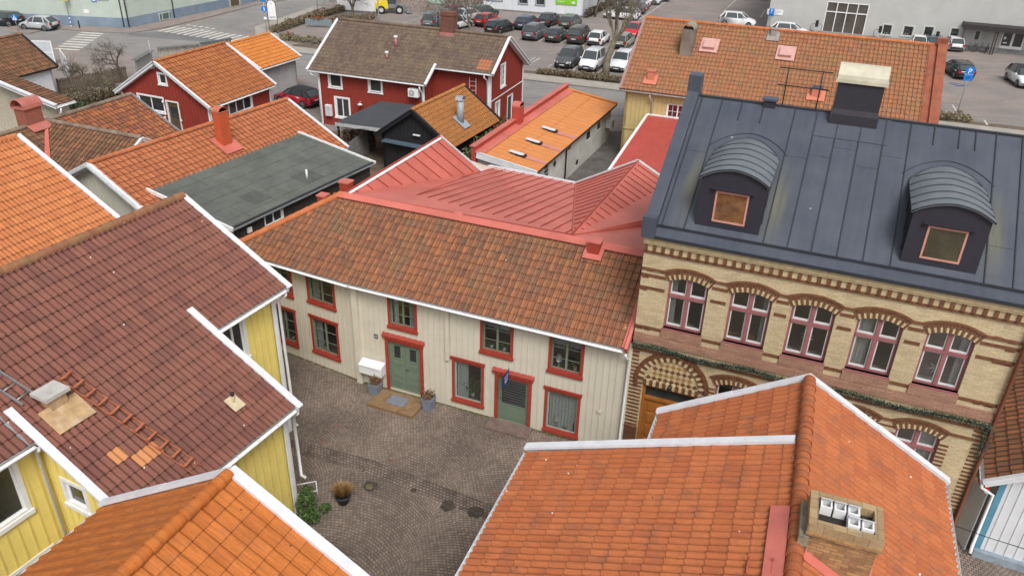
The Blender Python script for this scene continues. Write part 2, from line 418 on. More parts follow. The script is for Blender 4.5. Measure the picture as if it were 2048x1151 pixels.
def roof_face(parent, pts, m, tw=.25, g=.34, prof='pan', polys=None, step=.034, deck=None, name='roof_tiles', eaveu=None, rot=False, lift=.02, basis=None, wob=.004, deckth=.12):
    """real overlapping tiles over a planar roof face. pts: outline (ridge points first).
       polys: optional list of convex outlines when the face is not convex"""
    P0, eu, ev, n = basis or facebasis(pts)
    polys = polys or [pts]
    bmA = bmesh.new(); uvA = bmA.loops.layers.uv.new('UVMap')
    pr_ = PROF[prof]; amp = 1.0
    for pg in polys:
        q = [((p - P0).dot(eu), (p - P0).dot(ev)) for p in pg]
        u0 = min(a for a, b in q); u1 = max(a for a, b in q); v0 = min(b for a, b in q); v1 = max(b for a, b in q)
        ve = max((p - P0).dot(ev) for pp in polys for p in pp)
        k0 = math.floor((v0 - ve) / g) - 1; k1 = math.ceil((v1 - ve) / g)
        i0 = math.floor(u0 / tw) - 1; i1 = math.ceil(u1 / tw) + 1
        bm = bmesh.new(); uvl = bm.loops.layers.uv.new('UVMap')
        us = []
        for i in range(i0, i1):
            for j, (a, hh) in enumerate(pr_[:-1]): us.append(((i + a) * tw, hh, i + a))
        us.append((i1 * tw, pr_[-1][1], i1 - 1e-4))
        rnd = random.Random(5)
        for k in range(k0, k1):
            va = ve + k * g; vb = va + g
            if vb < v0 - .05 or va > v1 + .05: continue
            rows = [(va - .01, 0.0, .02), (vb + .02, step, .98), (vb + .02, step, .981), (vb + .008, step - .02, .985), (vb - .04, -.008, .99)]
            grid = []
            wz = {}
            for (vv, dh, uvv) in rows:
                row = []
                for (uu, hh, ut) in us:
                    ti = math.floor(ut + 1e-6); jz = wz.setdefault(ti, rnd.uniform(-wob, wob))
                    row.append(bm.verts.new((uu, vv + jz * 2, hh + dh + jz)))
                grid.append(row)
            for r_ in (0, 2, 3):
                for c in range(len(us) - 1):
                    f = bm.faces.new((grid[r_][c], grid[r_][c + 1], grid[r_ + 1][c + 1], grid[r_ + 1][c]))
                    f.smooth = (r_ == 0 and prof in ('dbl', 'soft'))
                    ti = math.floor(us[c][2] + 1e-6); ua = us[c][2]; ub = min(us[c + 1][2], ti + .999)
                    for lp, (x, y) in zip(f.loops, ((ua, rows[r_][2]), (ub, rows[r_][2]), (ub, rows[r_ + 1][2]), (ua, rows[r_ + 1][2]))):
                        lp[uvl].uv = (x, k + y)
        # clip
        area = sum(q[i][0] * q[(i + 1) % len(q)][1] - q[(i + 1) % len(q)][0] * q[i][1] for i in range(len(q)))
        for i in range(len(q)):
            a = q[i]; b = q[(i + 1) % len(q)]; dx, dy = b[0] - a[0], b[1] - a[1]
            if math.hypot(dx, dy) < 1e-4: continue
            no = Vector((dy, -dx, 0)) if area > 0 else Vector((-dy, dx, 0))
            bmesh.ops.bisect_plane(bm, geom=list(bm.verts) + list(bm.edges) + list(bm.faces), plane_co=(a[0], a[1], 0), plane_no=no.normalized(), clear_outer=True)
        for v in bm.verts:
            c = v.co.copy(); v.co = P0 + eu * c.x + ev * c.y + n * (c.z + lift)
        me = bpy.data.meshes.new('tmp'); bm.to_mesh(me); bm.free(); bmA.from_mesh(me); bpy.data.meshes.remove(me)
    bmA.normal_update()
    tot = sum((f.normal.dot(n) for f in bmA.faces))
    if tot < 0: bmesh.ops.reverse_faces(bmA, faces=bmA.faces)
    me = bpy.data.meshes.new(name); bmA.to_mesh(me); bmA.free()
    me.materials.append(m); o = bpy.data.objects.new(name, me); COL.objects.link(o); o.parent = parent
    if deck:
        mb = MB()
        for pg in polys:
            pp = [P0 + eu * (p - P0).dot(eu) + ev * (p - P0).dot(ev) - n * .012 for p in pg]
            mb.prism(pp, -n * deckth)
        mb.build('roof_deck', deck, o)
    return o
def ridge_tiles(parent, P, Q, m, r=.13, L=.36, name='ridge_tiles', lift=.085, flat=1.0):
    P = Vector(P); Q = Vector(Q); d = (Q - P); tot = d.length; d.normalize(); n = max(1, round(tot / L)); L = tot / n
    sdv = d.cross(Vector((0, 0, 1))).normalized(); up = sdv.cross(d).normalized()
    mb = MB(); K = 13
    for i in range(n):
        a = P + d * (i * L - .03); b = P + d * ((i + 1) * L)
        r0 = r * .93; r1 = r * 1.08
        vs = []; uv = []
        for (c, rr) in ((a, r0), (b, r1), (b - d * .01, r1 - .018)):
            for k in range(K):
                t = math.pi * (-.08 + 1.16 * k / (K - 1)); vs.append(c + sdv * (math.cos(t) * rr) + up * (math.sin(t) * rr * flat + lift - r * .25))
        base = len(mb.v)
        for ring in range(2):
            for k in range(K - 1):
                pts = [vs[ring * K + k], vs[ring * K + k + 1], vs[(ring + 1) * K + k + 1], vs[(ring + 1) * K + k]]
                mb.poly(pts, 0, [(i + .2, 100.2 + k * .03), (i + .2, 100.23 + k * .03), (i + .8, 100.23 + k * .03), (i + .8, 100.2 + k * .03)], False)
        # end disc to close the overlap
        mb.poly([vs[2 * K + k] for k in range(K)], 0, [(i + .5, 100.5)] * K)
    return mb.build(name, m, parent, recalc=False)
def verge(parent, P, Q, m=None, w=.2, h=.2, drop=.13, name='bargeboard', side=0, w2=None):
    "capped verge board running up the slope"
    mb = MB(); P = Vector(P); Q = Vector(Q); d = (Q - P).normalized()
    tot = (Q - P).length; k_ = max(1, round(tot / 2.1)); rv = random.Random(int(tot * 97))
    for i in range(k_):
        a = P + d * (tot * i / k_ - (.05 if i else 0)); b = P + d * (tot * (i + 1) / k_); mb.beam(a, b, w + rv.uniform(-.004, .004), .026 + .004 * (i % 2), 0, off=.075 + .003 * (i % 2) + rv.uniform(-.002, .003))
        for f in (.12, .5, .88): mb.box(*[c for t in [(a.lerp(b, f))] for c in (t.x - .008, t.x + .008, t.y - .008, t.y + .008, t.z + .1, t.z + .116)], 1)
    mb.beam(P, Q, .035, h, 0, off=.075 - h)
    sdv = d.cross(Vector((0, 0, 1))).normalized() * (w / 2 - .012)
    mb.beam(P + sdv, Q + sdv, .022, .06, 0, off=.03); mb.beam(P - sdv, Q - sdv, .022, .06, 0, off=.03)
    return mb.build(name, [m or WMETAL, GALV], parent)
def gutter(parent, P, Q, m=None, r=.065, name='gutter', drop=.05):
    P = Vector(P); Q = Vector(Q); d = (Q - P).normalized(); s_ = d.cross(Vector((0, 0, 1))).normalized()
    vs = []; K = 9
    for e in (P, Q):
        for rr in (r, r - .008):
            for k in range(K):
                t = math.pi + math.pi * k / (K - 1); vs.append(e + s_ * (math.cos(t) * rr) + Vector((0, 0, math.sin(t) * rr - drop)))
    fs = []
    for a in (0, 1):
        for k in range(K - 1): fs.append((a * K + k, a * K + k + 1, 2 * K + a * K + k + 1, 2 * K + a * K + k))
    for k in (0, K - 1): fs.append((k, K + k, 3 * K + k, 2 * K + k))
    mb = MB(); mb.mesh(vs, fs, 0, True)
    mb.tube([P + s_ * r + Vector((0, 0, -drop)), Q + s_ * r + Vector((0, 0, -drop))], .01, 5); mb.tube([P - s_ * r + Vector((0, 0, -drop)), Q - s_ * r + Vector((0, 0, -drop))], .01, 5)
    n = max(1, int((Q - P).length / .8))
    for i in range(n + 1):
        c = P + (Q - P) * (i / n) + Vector((0, 0, -drop)); mb.beam(c - s_ * (r + .01), c + s_ * (r + .01), .02, .006, 0)
    return mb.build(name, m or WHITE, parent)
def downpipe(parent, pts, m=None, r=.045, name='downpipe'):
    mb = MB(); mb.tube(pts, r, 10)
    a = Vector(pts[-2]); b = Vector(pts[-3]) if len(pts) > 2 else a
    return mb.build(name, m or WHITE, parent)
def seams(parent, poly, dirv, sp, m, name='standing_seams', w=.03, h=.035, n=None, shrink=.0, start=.5):
    "standing seams on a planar polygon, parallel to dirv"
    P0 = Vector(poly[0]); nn = n or (Vector(poly[1]) - P0).cross(Vector(poly[2]) - P0).normalized()
    if nn.z < 0: nn = -nn
    d = Vector(dirv); d = (d - nn * d.dot(nn)).normalized(); e = nn.cross(d)
    q = [((Vector(p) - P0).dot(e), (Vector(p) - P0).dot(d)) for p in poly]
    lo = min(a for a, b in q); hi = max(a for a, b in q); mb = MB(); x = lo + sp * start
    while x < hi:
        ys = []
        for i in range(len(q)):
            (a0, b0), (a1, b1) = q[i], q[(i + 1) % len(q)]
            if (a0 - x) * (a1 - x) < 0: ys.append(b0 + (b1 - b0) * (x - a0) / (a1 - a0))
        if len(ys) >= 2:
            y0, y1 = min(ys) + shrink, max(ys) - shrink
            if y1 - y0 > .12: mb.beam(P0 + e * x + d * y0, P0 + e * x + d * y1, w, h, 0, up=nn, off=.004)
        x += sp
    return mb.build(name, m, parent) if mb.v else None
def sheet(parent, pts, m, th=.03, name='roof_sheet'):
    mb = MB(); pts = [Vector(p) for p in pts]; n = (pts[1] - pts[0]).cross(pts[2] - pts[0]).normalized()
    if n.z < 0: n = -n
    mb.prism(pts, -n * th); return mb.build(name, m, parent)
def shell(parent, fr_pts, z0, z1, m, name='wall', skip=()):
    "closed ring of plain walls over footprint points"
    mb = MB(); n = len(fr_pts)
    for i in range(n):
        if i in skip: continue
        a, b = fr_pts[i], fr_pts[(i + 1) % n]
        za = z1[i] if isinstance(z1, (list, tuple)) else z1; zb = z1[(i + 1) % n] if isinstance(z1, (list, tuple)) else z1
        mb.poly([(a[0], a[1], z0), (b[0], b[1], z0), (b[0], b[1], zb), (a[0], a[1], za)])
    return mb.build(name, m, parent)
def barrel_cap(mb, c, w, d, r, m_i, az=0, th=.02):
    "half-round metal cowl, open ends along local y; c centre of base"
    K = 11; vs = []; c = Vector(c); ca, sa = math.cos(az), math.sin(az)
    X = Vector((ca, sa, 0)); Y = Vector((-sa, ca, 0))
    for y in (-d / 2, d / 2):
        for rr in (1, 1 - th * 2 / w):
            for k in range(K):
                t = math.pi * k / (K - 1); vs.append(c + X * (math.cos(t) * w / 2 * rr) + Y * y + Vector((0, 0, math.sin(t) * r * rr)))
    fs = []
    for a in (0, 1):
        for k in range(K - 1): fs.append((a * K + k, a * K + k + 1, 2 * K + a * K + k + 1, 2 * K + a * K + k))
    for y in (0, 1):
        for k in range(K - 1): fs.append((y * 2 * K + k, y * 2 * K + k + 1, y * 2 * K + K + k + 1, y * 2 * K + K + k))
    mb.mesh(vs, fs, m_i, False)
def cyl_pot(name, c, r, h, m, label, cat, group=None, n=16):
    o = thing(name, label, cat, c, 0, group); return o
# ================================================================== GROUND
def asphaltmat(name, c, c2, sc_=.25):
    m, t, b = newmat(name); oc = t.n('TexCoord').outputs['Object']
    n1 = t.noise(oc, sc_, 5, .6); n2 = t.noise(oc, 18, 3, .7); n3 = t.noise(t.scale(oc, .3, 2.5, 1), .6, 5, .7)
    col = t.mix(t.ramp(n1, [(.38, 0), (.62, 1)]), c, c2)
    col = t.mix(.6, col, t.mix(1.0, col, t.ramp(n2, [(.3, .72), (.7, 1.2)]), 'MULTIPLY'))
    col = t.mix(.35, col, t.mix(1.0, col, t.ramp(n3, [(.35, .6), (.55, 1.1)]), 'MULTIPLY'))
    wv = t.n('TexVoronoi', feature='DISTANCE_TO_EDGE', i_Scale=.16); wp = t.n('VectorMath', operation='ADD')
    nn = t.n('TexNoise', i_Scale=.7, i_Detail=5); t.L(oc, nn.inputs[0]); t.L(oc, wp.inputs[0]); sv = t.n('VectorMath', operation='SCALE'); sv.inputs['Scale'].default_value = 3; t.L(nn.outputs['Color'], sv.inputs[0]); t.L(sv.outputs[0], wp.inputs[1]); t.L(wp.outputs[0], wv.inputs[0])
    col = t.mix(t.ramp(wv.outputs[0], [(.0, .45), (.008, 0)]), col, (.07, .065, .06))
    t.L(col, b.inputs['Base Color']); b.inputs['Roughness'].default_value = .85; MATS[name] = m; return m
M_PARK = asphaltmat('parking_asphalt', (.265, .215, .195), (.205, .185, .175))
M_ROAD = asphaltmat('road_asphalt', (.25, .235, .225), (.205, .195, .19))
M_NEWASPH = asphaltmat('dark_asphalt_patch', (.17, .17, .175), (.15, .15, .155))
M_PAVE = mat('pavement_slabs', (.36, .33, .29), .85, .15, .8, dirt=.3, dcol=(.22, .2, .18))
M_KERB = mat('kerb_stone', (.20, .19, .18), .8, .2, 2)
M_LINE = mat('road_marking', (.62, .60, .55), .8, .2, 2.5, dirt=.75, dcol=(.26, .23, .21))
M_EARTH = mat('bare_earth', (.16, .12, .085), .95, .35, 1.2, dirt=.5, dcol=(.09, .075, .05))
def sheetpoly(name, pts, z, m, kind='structure', par=None, label=None, cat=None, edge=0, me_=None):
    mb = MB(); mb.poly([(p[0], p[1], z) for p in pts])
    n = len(pts)
    if edge:
        for i in range(n):
            a, b = pts[i], pts[(i + 1) % n]; mb.poly([(a[0], a[1], z), (b[0], b[1], z), (b[0], b[1], z - edge), (a[0], a[1], z - edge)], 1)
    o = mb.build(name, [m, me_ or M_KERB], par)
    tag(o, label, cat, kind=kind if not par else None); return o
def px(pts, z=0): return [at(a, b, z) for a, b in pts]
g = MB(); g.poly([(-500, -60, -.012), (500, -60, -.012), (500, 900, -.012), (-500, 900, -.012)])
tag(g.build('ground', M_PARK), kind='structure')
# cobbled square: setts laid in segmental arcs
m, t, b = newmat('granite_setts'); oc = t.n('TexCoord').outputs['Object']
rt = t.n('Mapping'); rt.inputs['Rotation'].default_value = (0, 0, R(21.4)); t.L(oc, rt.inputs[0])
jn = t.n('TexNoise', i_Scale=.5, i_Detail=2); t.L(oc, jn.inputs[0]); jv = t.n('VectorMath', operation='SCALE'); jv.inputs['Scale'].default_value = .35; t.L(jn.outputs['Color'], jv.inputs[0])
ja = t.n('VectorMath', operation='ADD'); t.L(rt.outputs[0], ja.inputs[0]); t.L(jv.outputs[0], ja.inputs[1])
sx = t.n('SeparateXYZ'); t.L(ja.outputs[0], sx.inputs[0])
Wc, Rc = 4.4, 3.1
xm = t.math('SUBTRACT', t.math('MULTIPLY', t.math('FRACT', t.math('DIVIDE', sx.outputs[0], Wc)), Wc), Wc / 2)
arc = t.math('SQRT', t.math('MAXIMUM', t.math('SUBTRACT', Rc * Rc, t.math('MULTIPLY', xm, xm)), .01))
rr = t.math('SUBTRACT', sx.outputs[1], arc); tt = t.math('MULTIPLY', t.math('ARCSINE', t.math('DIVIDE', xm, Rc)), Rc)
cb = t.n('CombineXYZ'); t.L(tt, cb.inputs[0]); t.L(rr, cb.inputs[1])
br = t.n('TexBrick', offset=.5); t.L(cb.outputs[0], br.inputs[0])
for k_, v_ in (('Scale', 1), ('Brick Width', .122), ('Row Height', .115), ('Mortar Size', .011), ('Mortar Smooth', .6), ('Bias', 0)): br.inputs[k_].default_value = v_
for k_, v_ in (('Color1', (.275, .21, .17)), ('Color2', (.175, .135, .11)), ('Mortar', (.045, .038, .03))): br.inputs[k_].default_value = (*v_, 1)
n1 = t.noise(oc, .35, 5, .6); n2 = t.noise(oc, 20, 3, .7); n3 = t.noise(oc, 1.1, 6, .75)
c = t.mix(1, br.outputs[0], t.ramp(n1, [(.35, .72), (.65, 1.22)]), 'MULTIPLY')
c = t.mix(.5, c, t.mix(1, c, t.ramp(n2, [(.3, .7), (.7, 1.25)]), 'MULTIPLY'))
c = t.mix(t.math('MULTIPLY', t.ramp(n3, [(.56, 0), (.72, 1)]), .55), c, (.07, .06, .045))
t.L(c, b.inputs['Base Color']); b.inputs['Roughness'].default_value = .75
bp = t.n('Bump', i_Strength=.9, i_Distance=.02, invert=True); t.L(br.outputs['Fac'], bp.inputs['Height']); t.L(bp.outputs[0], b.inputs['Normal'])
SETT = m
sheetpoly('cobbled_square', [(-22, 2), (24, 2), (24, 14), (17.2, 17.5), (4.09, 22.6), (-5.9, 26.6), (-14.5, 31.2), (-18, 30), (-22, 20)], 0.0, SETT)
# straight drainage band of setts crossing the square, moss along the house foot
m2, t, b = newmat('drain_band_setts'); oc = t.n('TexCoord').outputs['UV']
br = t.n('TexBrick', offset=.5); t.L(t.n('UVMap').outputs[0], br.inputs[0])
for k_, v_ in (('Scale', 1), ('Brick Width', .13), ('Row Height', .12), ('Mortar Size', .014), ('Mortar Smooth', .5)): br.inputs[k_].default_value = v_
for k_, v_ in (('Color1', (.25, .19, .155)), ('Color2', (.165, .125, .105)), ('Mortar', (.03, .026, .02))): br.inputs[k_].default_value = (*v_, 1)
c = t.mix(1, br.outputs[0], t.ramp(t.noise(t.n('TexCoord').outputs['Object'], 1.4, 5, .7), [(.35, .55), (.65, 1.15)]), 'MULTIPLY'); t.L(c, b.inputs['Base Color']); b.inputs['Roughness'].default_value = .8
bp = t.n('Bump', i_Strength=.8, i_Distance=.02, invert=True); t.L(br.outputs['Fac'], bp.inputs['Height']); t.L(bp.outputs[0], b.inputs['Normal'])
cA, cB, cC = at(575, 888), at(735, 930), at(1010, 1035); mb = MB()
for a_, b_ in ((cA, cB), (cB, cC)):
    d_ = (b_ - a_).normalized(); s_ = V(-d_.y, d_.x, 0) * .33; L_ = (b_ - a_).length; mb.poly([a_ - s_ + V(0, 0, .004), b_ - s_ + V(0, 0, .004), b_ + s_ + V(0, 0, .004), a_ + s_ + V(0, 0, .004)], 0, [(0, 0), (L_, 0), (L_, .66), (0, .66)])
tag(mb.build('drainage_band', m2), kind='structure')
m3, t, b = newmat('moss_and_grit'); oc = t.n('TexCoord').outputs['Object']; c = t.ramp(t.noise(oc, 9, 5, .7), [(.3, (.05, .04, .03)), (.55, (.10, .10, .035)), (.75, (.15, .12, .09))]); t.L(c, b.inputs['Base Color']); b.inputs['Roughness'].default_value = .95
mb = MB(); rnd = random.Random(77); 
for (p_, q_) in ((V(4.0, 22.47, 0), V(-5.95, 26.38, 0)), (V(-5.95, 26.38, 0), V(-11.5, 29.4, 0)), (V(13.8, 18.62, 0), V(6.6, 21.4, 0))):
    d_ = (q_ - p_).normalized(); s_ = V(-d_.y, d_.x, 0); L_ = (q_ - p_).length; n_ = int(L_ / .22)
    if s_.y > 0: s_ = -s_
    for i in range(n_):
        a_ = p_ + d_ * (i * L_ / n_); b_ = p_ + d_ * ((i + 1) * L_ / n_); w0 = rnd.uniform(.03, .16)
        mb.poly([a_ + V(0, 0, .006), b_ + V(0, 0, .006), b_ + s_ * rnd.uniform(.02, .15) + V(0, 0, .006), (a_ + b_) / 2 + s_ * w0 + V(0, 0, .006), a_ + s_ * rnd.uniform(.02, .15) + V(0, 0, .006)])
tag(mb.build('wall_foot_moss', m3, recalc=False), kind='structure')
# ================================================================== CREAM HOUSE
FA = Fr(4.09, 22.44, 158.6)
CREAM = mat('cream_boarding', (.62, .575, .475), .7, .06, 1.5, dirt=.15, dcol=(.45, .42, .33))
CREAM2 = mat('cream_batten', (.58, .54, .445), .7, .06, 1.5)
REDTR = mat('red_window_trim', (.34, .048, .03), .55, .12, 5)
GREEN = mat('grey_green_frame', (.185, .215, .155), .55, .08, 5)
GREEND = mat('grey_green_door', (.155, .205, .15), .5, .08, 3)
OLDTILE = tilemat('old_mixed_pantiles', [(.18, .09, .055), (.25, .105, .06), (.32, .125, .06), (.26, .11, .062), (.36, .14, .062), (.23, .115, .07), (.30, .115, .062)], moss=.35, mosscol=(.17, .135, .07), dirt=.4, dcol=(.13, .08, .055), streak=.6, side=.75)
C = fthing('cream_house', 'long cream boarded house with red window trim and mottled tile roof on the cobbled square', 'house', FA)
T0 = wallT((0, 0, 0), (1, 0, 0), (0, 1, 0))
oL = FA.l(Vector((-5.949, 26.378, 0))); duL = Vector((math.cos(R(-7.1)), math.sin(R(-7.1)), 0)); dnL = Vector((-duL.y, duL.x, 0))
TL = wallT(oL, duL, dnL)
UPW = [(8.25, 3.08, 1.05, 1.36), (4.37, 2.98, 1.1, 1.36), (1.73, 2.9, 1.1, 1.36)]
LOW = [(5.5, .47, 1.12, 1.7), (1.72, .25, 1.16, 1.68)]
D1 = (8.08, 0.1, 1.38, 2.2); D2 = (3.62, 0.02, 1.2, 1.98)
ops = UPW + LOW + [D1, D2]
panel('wall', C, T0, [(0, -.4), (10.78, -.4), (10.78, 4.62), (0, 4.62)], [rect(*o_) for o_ in ops], [CREAM, GREEN], .22)
battens('battens', C, T0, .08, 10.6, 0, 4.55, [(a - .12, z - .1, w_ + .24, h_ + .2) for a, z, w_, h_ in ops], CREAM2, .235, .04, .02)
UPL = [(1.14, 3.1, 1.24, 1.25), (3.35, 3.0, 1.1, 1.3)]; LOL = [(1.14, .72, 1.24, 1.5), (3.38, .62, 1.1, 1.5)]
panel('wall', C, TL, [(0, -.4), (6.0, -.4), (6.0, 4.62), (0, 4.62)], [rect(*o_) for o_ in UPL + LOL], [CREAM, GREEN], .22)
battens('battens', C, TL, .12, 5.95, 0, 4.55, [(a - .12, z - .1, w_ + .24, h_ + .2) for a, z, w_, h_ in UPL + LOL], CREAM2, .235, .04, .02)
for nm_, q_ in (('boxed_post', (10.66, 10.9, .002, .17, 0, 4.55)), ('pipe_casing', (6.8, 6.95, .023, .11, 2.15, 4.5)), ('corner_board', (-.02, .1, .003, .05, 0, 4.55))):
    mb = MB(T0); mb.box(*q_); mb.build(nm_, CREAM, C)
for i, (a, z, w_, h_) in enumerate(UPW):
    cu = [[(.03, .3, 0, 1), (.75, .97, 0, 1)], [(.02, .98, .66, 1)], [(.02, .98, .68, 1)]][i]
    window(C, T0, a, z, w_, h_, REDTR, GREEN, .1, .06, .07, 2, 3, None, CLEARGL, curtain=cu)
for i, (a, z, w_, h_) in enumerate(LOW):
    window(C, T0, a, z, w_, h_, REDTR, mat('pale_grey_frame', (.34, .39, .37), .5, .1), .1, .06, .05, 1, 1, None, CLEARGL, top=.1, curtain=[(.55, .98, 0, 1)] if i == 0 else [(.05, .95, 0, 1)])
for i, (a, z, w_, h_) in enumerate(UPL): window(C, TL, a, z, w_, h_, REDTR, GREEN, .1, .06, .07, 2, 3, None, CLEARGL, curtain=[(.7, .97, 0, 1), (.03, .2, 0, 1)])
for i, (a, z, w_, h_) in enumerate(LOL): window(C, TL, a, z, w_, h_, REDTR, GREEN, .1, .06, .07, 2, 3, None, CLEARGL, top=.1, curtain=[(.72, .97, 0, 1)])
# double door
def doorframe(T, D, head=.1, name='door_surround', ext=.22):
    a, z, w_, h_ = D; mb = MB(T)
    mb.box(a - .13, a, .003, .05, 0, z + h_ + .12); mb.box(a + w_, a + w_ + .13, .003, .05, 0, z + h_ + .12); mb.box(a, a + w_, .003, .048, z + h_, z + h_ + .12)
    k = 9; A0 = a - ext; W = w_ + 2 * ext; st = W / k
    mb.box(A0, A0 + W, .004, .095, z + h_ + .2, z + h_ + .262)
    mb.mesh([(A0, .003, z + h_ + .36), (A0 + W, .003, z + h_ + .36), (A0 + W, .11, z + h_ + .255), (A0, .11, z + h_ + .255), (A0, .003, z + h_ + .33), (A0 + W, .003, z + h_ + .33), (A0 + W, .1, z + h_ + .225), (A0, .1, z + h_ + .225)],
            [(0, 1, 2, 3), (7, 6, 5, 4), (3, 2, 6, 7), (0, 3, 7, 4), (1, 5, 6, 2)])
    for i in range(k): mb.box(A0 + i * st + .02, A0 + (i + 1) * st - .02, .08, .1, z + h_ + .12, z + h_ + .23)
    return mb.build(name, REDTR, C, recalc=False)
doorframe(T0, D1)
a, z, w_, h_ = D1
dr = None
for s_ in (0, 1):
    x0 = a + s_ * w_ / 2 + .006; x1 = x0 + w_ / 2 - .012; mb = MB(T0)
    gx0, gx1 = x0 + .2, x1 - .2; gz0, gz1 = z + h_ - .78, z + h_ - .2
    for bx in ((x0, x1, z, gz0), (x0, x1, gz1, z + h_), (x0, gx0, gz0, gz1), (gx1, x1, gz0, gz1)): mb.box(bx[0], bx[1], -.12, -.07, bx[2], bx[3])
    for f0, f1 in ((.24, .26), (.28, .30), (.47, .49), (.51, .53), (.10, .12), (.14, .16)):
        mb.box(gx0 - .03, gx1 + .03, -.07, -.052, z + h_ * (f0 + .02), z + h_ * (f1 + .035))
    for e in ((gx0 - .02, gx0, gz0, gz1), (gx1, gx1 + .02, gz0, gz1), (gx0 - .02, gx1 + .02, gz0 - .02, gz0), (gx0 - .02, gx1 + .02, gz1, gz1 + .02)): mb.box(e[0], e[1], -.069, -.05, e[2], e[3])
    d_ = mb.build('door', GREEND, C, recalc=False)
    gp = MB(T0); gp.poly([(gx0, -.1, gz0), (gx1, -.1, gz0), (gx1, -.1, gz1), (gx0, -.1, gz1)]); gp.build('pane', DARKGL, d_, recalc=False)
    if s_ == 0:
        hb = MB(T0); hb.tube([(x1 - .05, -.05, z + 1.02), (x1 - .05, -.01, z + 1.02), (x1 - .16, -.01, z + 1.02)], .012, 6); hb.build('handle', BLACKM, d_)
doorframe(T0, D2)
a, z, w_, h_ = D2; mb = MB(T0)
for bx in ((a, a + .12, z, z + h_), (a + w_ - .12, a + w_, z, z + h_), (a + .12, a + w_ - .12, z, z + .75), (a + .12, a + w_ - .12, z + h_ - .14, z + h_)): mb.box(bx[0], bx[1], -.1, -.05, bx[2], bx[3])
mb.box(a + .1, a + w_ - .1, -.05, -.035, z + .72, z + .78); mb.box(a + .28, a + w_ - .28, -.05, -.04, z + .15, z + .6)
d_ = mb.build('door', GREEND, C, recalc=False)
gp = MB(T0); gp.poly([(a + .12, -.08, z + .75), (a + w_ - .12, -.08, z + .75), (a + w_ - .12, -.08, z + h_ - .14), (a + .12, -.08, z + h_ - .14)]); gp.build('pane', DARKGL, d_, recalc=False)
gp = MB(T0)
for i in range(9): gp.box(a + .13, a + w_ - .13, -.079, -.076, z + .82 + i * .115, z + .826 + i * .115)
gp.build('blind', mat('grey_blind', (.25, .26, .27), .6), d_, recalc=False)
hb = MB(T0); hb.tube([(a + w_ - .07, -.05, z + 1.0), (a + w_ - .07, -.0, z + 1.0), (a + w_ - .18, -.0, z + 1.0)], .012, 6); hb.build('handle', BLACKM, d_)
# roof
ZR, ZE = 6.6, 4.62; kf = .6
K0 = V(.22, -2.95, ZR); K0b = V(.0, -2.95, ZR)
H1 = FA.at(697, 382, ZR); E1 = FA.at(455, 499, ZE); E0 = V(.22, .38, ZE)
bnd = Vector(oL) + dnL * .38; BD = V(bnd.x, .38, ZE); BD.x = 10.8
H1.y = -2.95
roof_face(C, [K0, H1, BD, E0], OLDTILE, .245, .335, 'pan', deck=WHITE, basis=(K0, V(1, 0, 0), (E0 - K0 - V(0, 0, 0)).normalized(), V(1, 0, 0).cross((E0 - K0).normalized())), wob=.008)
roof_face(C, [BD, E1, H1], OLDTILE, .245, .335, 'pan', deck=WHITE, wob=.008)
R1 = FA.at(880, 273, ZR)
lp_ = (R1 - H1).cross(V(0, 0, -1)).normalized()
if lp_.x < 0: lp_ = -lp_
R1e = R1 + lp_ * 1.25 + V(0, 0, -1.5); H1e = H1 + lp_ * 1.25 + V(0, 0, -1.5)
roof_face(C, [H1, R1, R1e, H1e], OLDTILE, .245, .335, 'pan', deck=WHITE)
mb = MB(); mb.poly([H1, H1e, E1 + V(.0, -.3, 0)]); mb.poly([H1, E1 + V(0, -.3, 0), E1]); mb.build('hip_back', OLDTILE, C)
nl = (H1e - H1).cross(E1 - H1).normalized(); drn = (H1e - H1).normalized()
NEWR = tilemat('orange_ridge_tiles', [(.42, .12, .045), (.52, .17, .06), (.46, .13, .06)], moss=.0, dirt=.2, streak=.2)
ridge_tiles(C, E1, H1, NEWR, .13, .36)
# red sheet roof behind the ridge
KB = .2; NM = (0, -KB, 1)
pm = lambda x, y: FA.pl(x, y, K0b, NM)
B1, B2, T2, Q2, V1 = pm(981, 333), pm(1150, 367), pm(1143, 470), pm(1288, 452), pm(832, 390)
G1a = FA.at(961, 343, B1.z - .05)
A2 = FA.at(1276, 322, T2.z + .0); Rr = FA.at(1338, 366, T2.z - .95)
SE = B2 + V(0, 0, 0)
mb = MB()
def tri(mb, *p):
    for i in range(1, len(p) - 1): mb.poly([p[0], p[i], p[i + 1]])
tri(mb, T2, K0b, H1, V1, ); tri(mb, T2, V1, G1a, B1, B2); tri(mb, T2, Q2, K0b)
tri(mb, Q2, V(0, Q2.y, Q2.z), K0b)
tri(mb, H1, R1, G1a, V1); tri(mb, T2, A2, B2); tri(mb, T2, A2, Rr, V(-.0, (Rr.y + Q2.y) / 2, Q2.z - .1), Q2)
rs = mb.build('red_sheet_roof', REDSHEET, C)
RSD = mat('red_seam', (.36, .065, .045), .5, .1)
seams(C, [H1, R1, G1a, V1], (G1a - R1), .62, RSD, w=.025, start=.9, shrink=.12)
seams(C, [V1, B1 + V(.02, 0, 0), B2, T2], pm(1023, 345) - pm(866, 392), .55, RSD, w=.025, shrink=.05)
seams(C, [T2, A2, B2], (B2 - A2), .6, RSD, w=.025, shrink=.1)
seams(C, [T2, A2, Rr, Q2], (Rr - A2), .55, RSD, w=.025, shrink=.1)
mb = MB()
for p, q in ((H1, R1), (T2, A2)): mb.beam(p, q, .07, .05, 0)
for p, q in ((V1, G1a), (T2, Q2), (H1 + V(-.6, -.35, -.05), T2 + V(0, -.05, 0)), (T2, B2)): mb.beam(p, q, .03, .02, 0, off=.002)
mb.build('seam_joints', RSD, C)
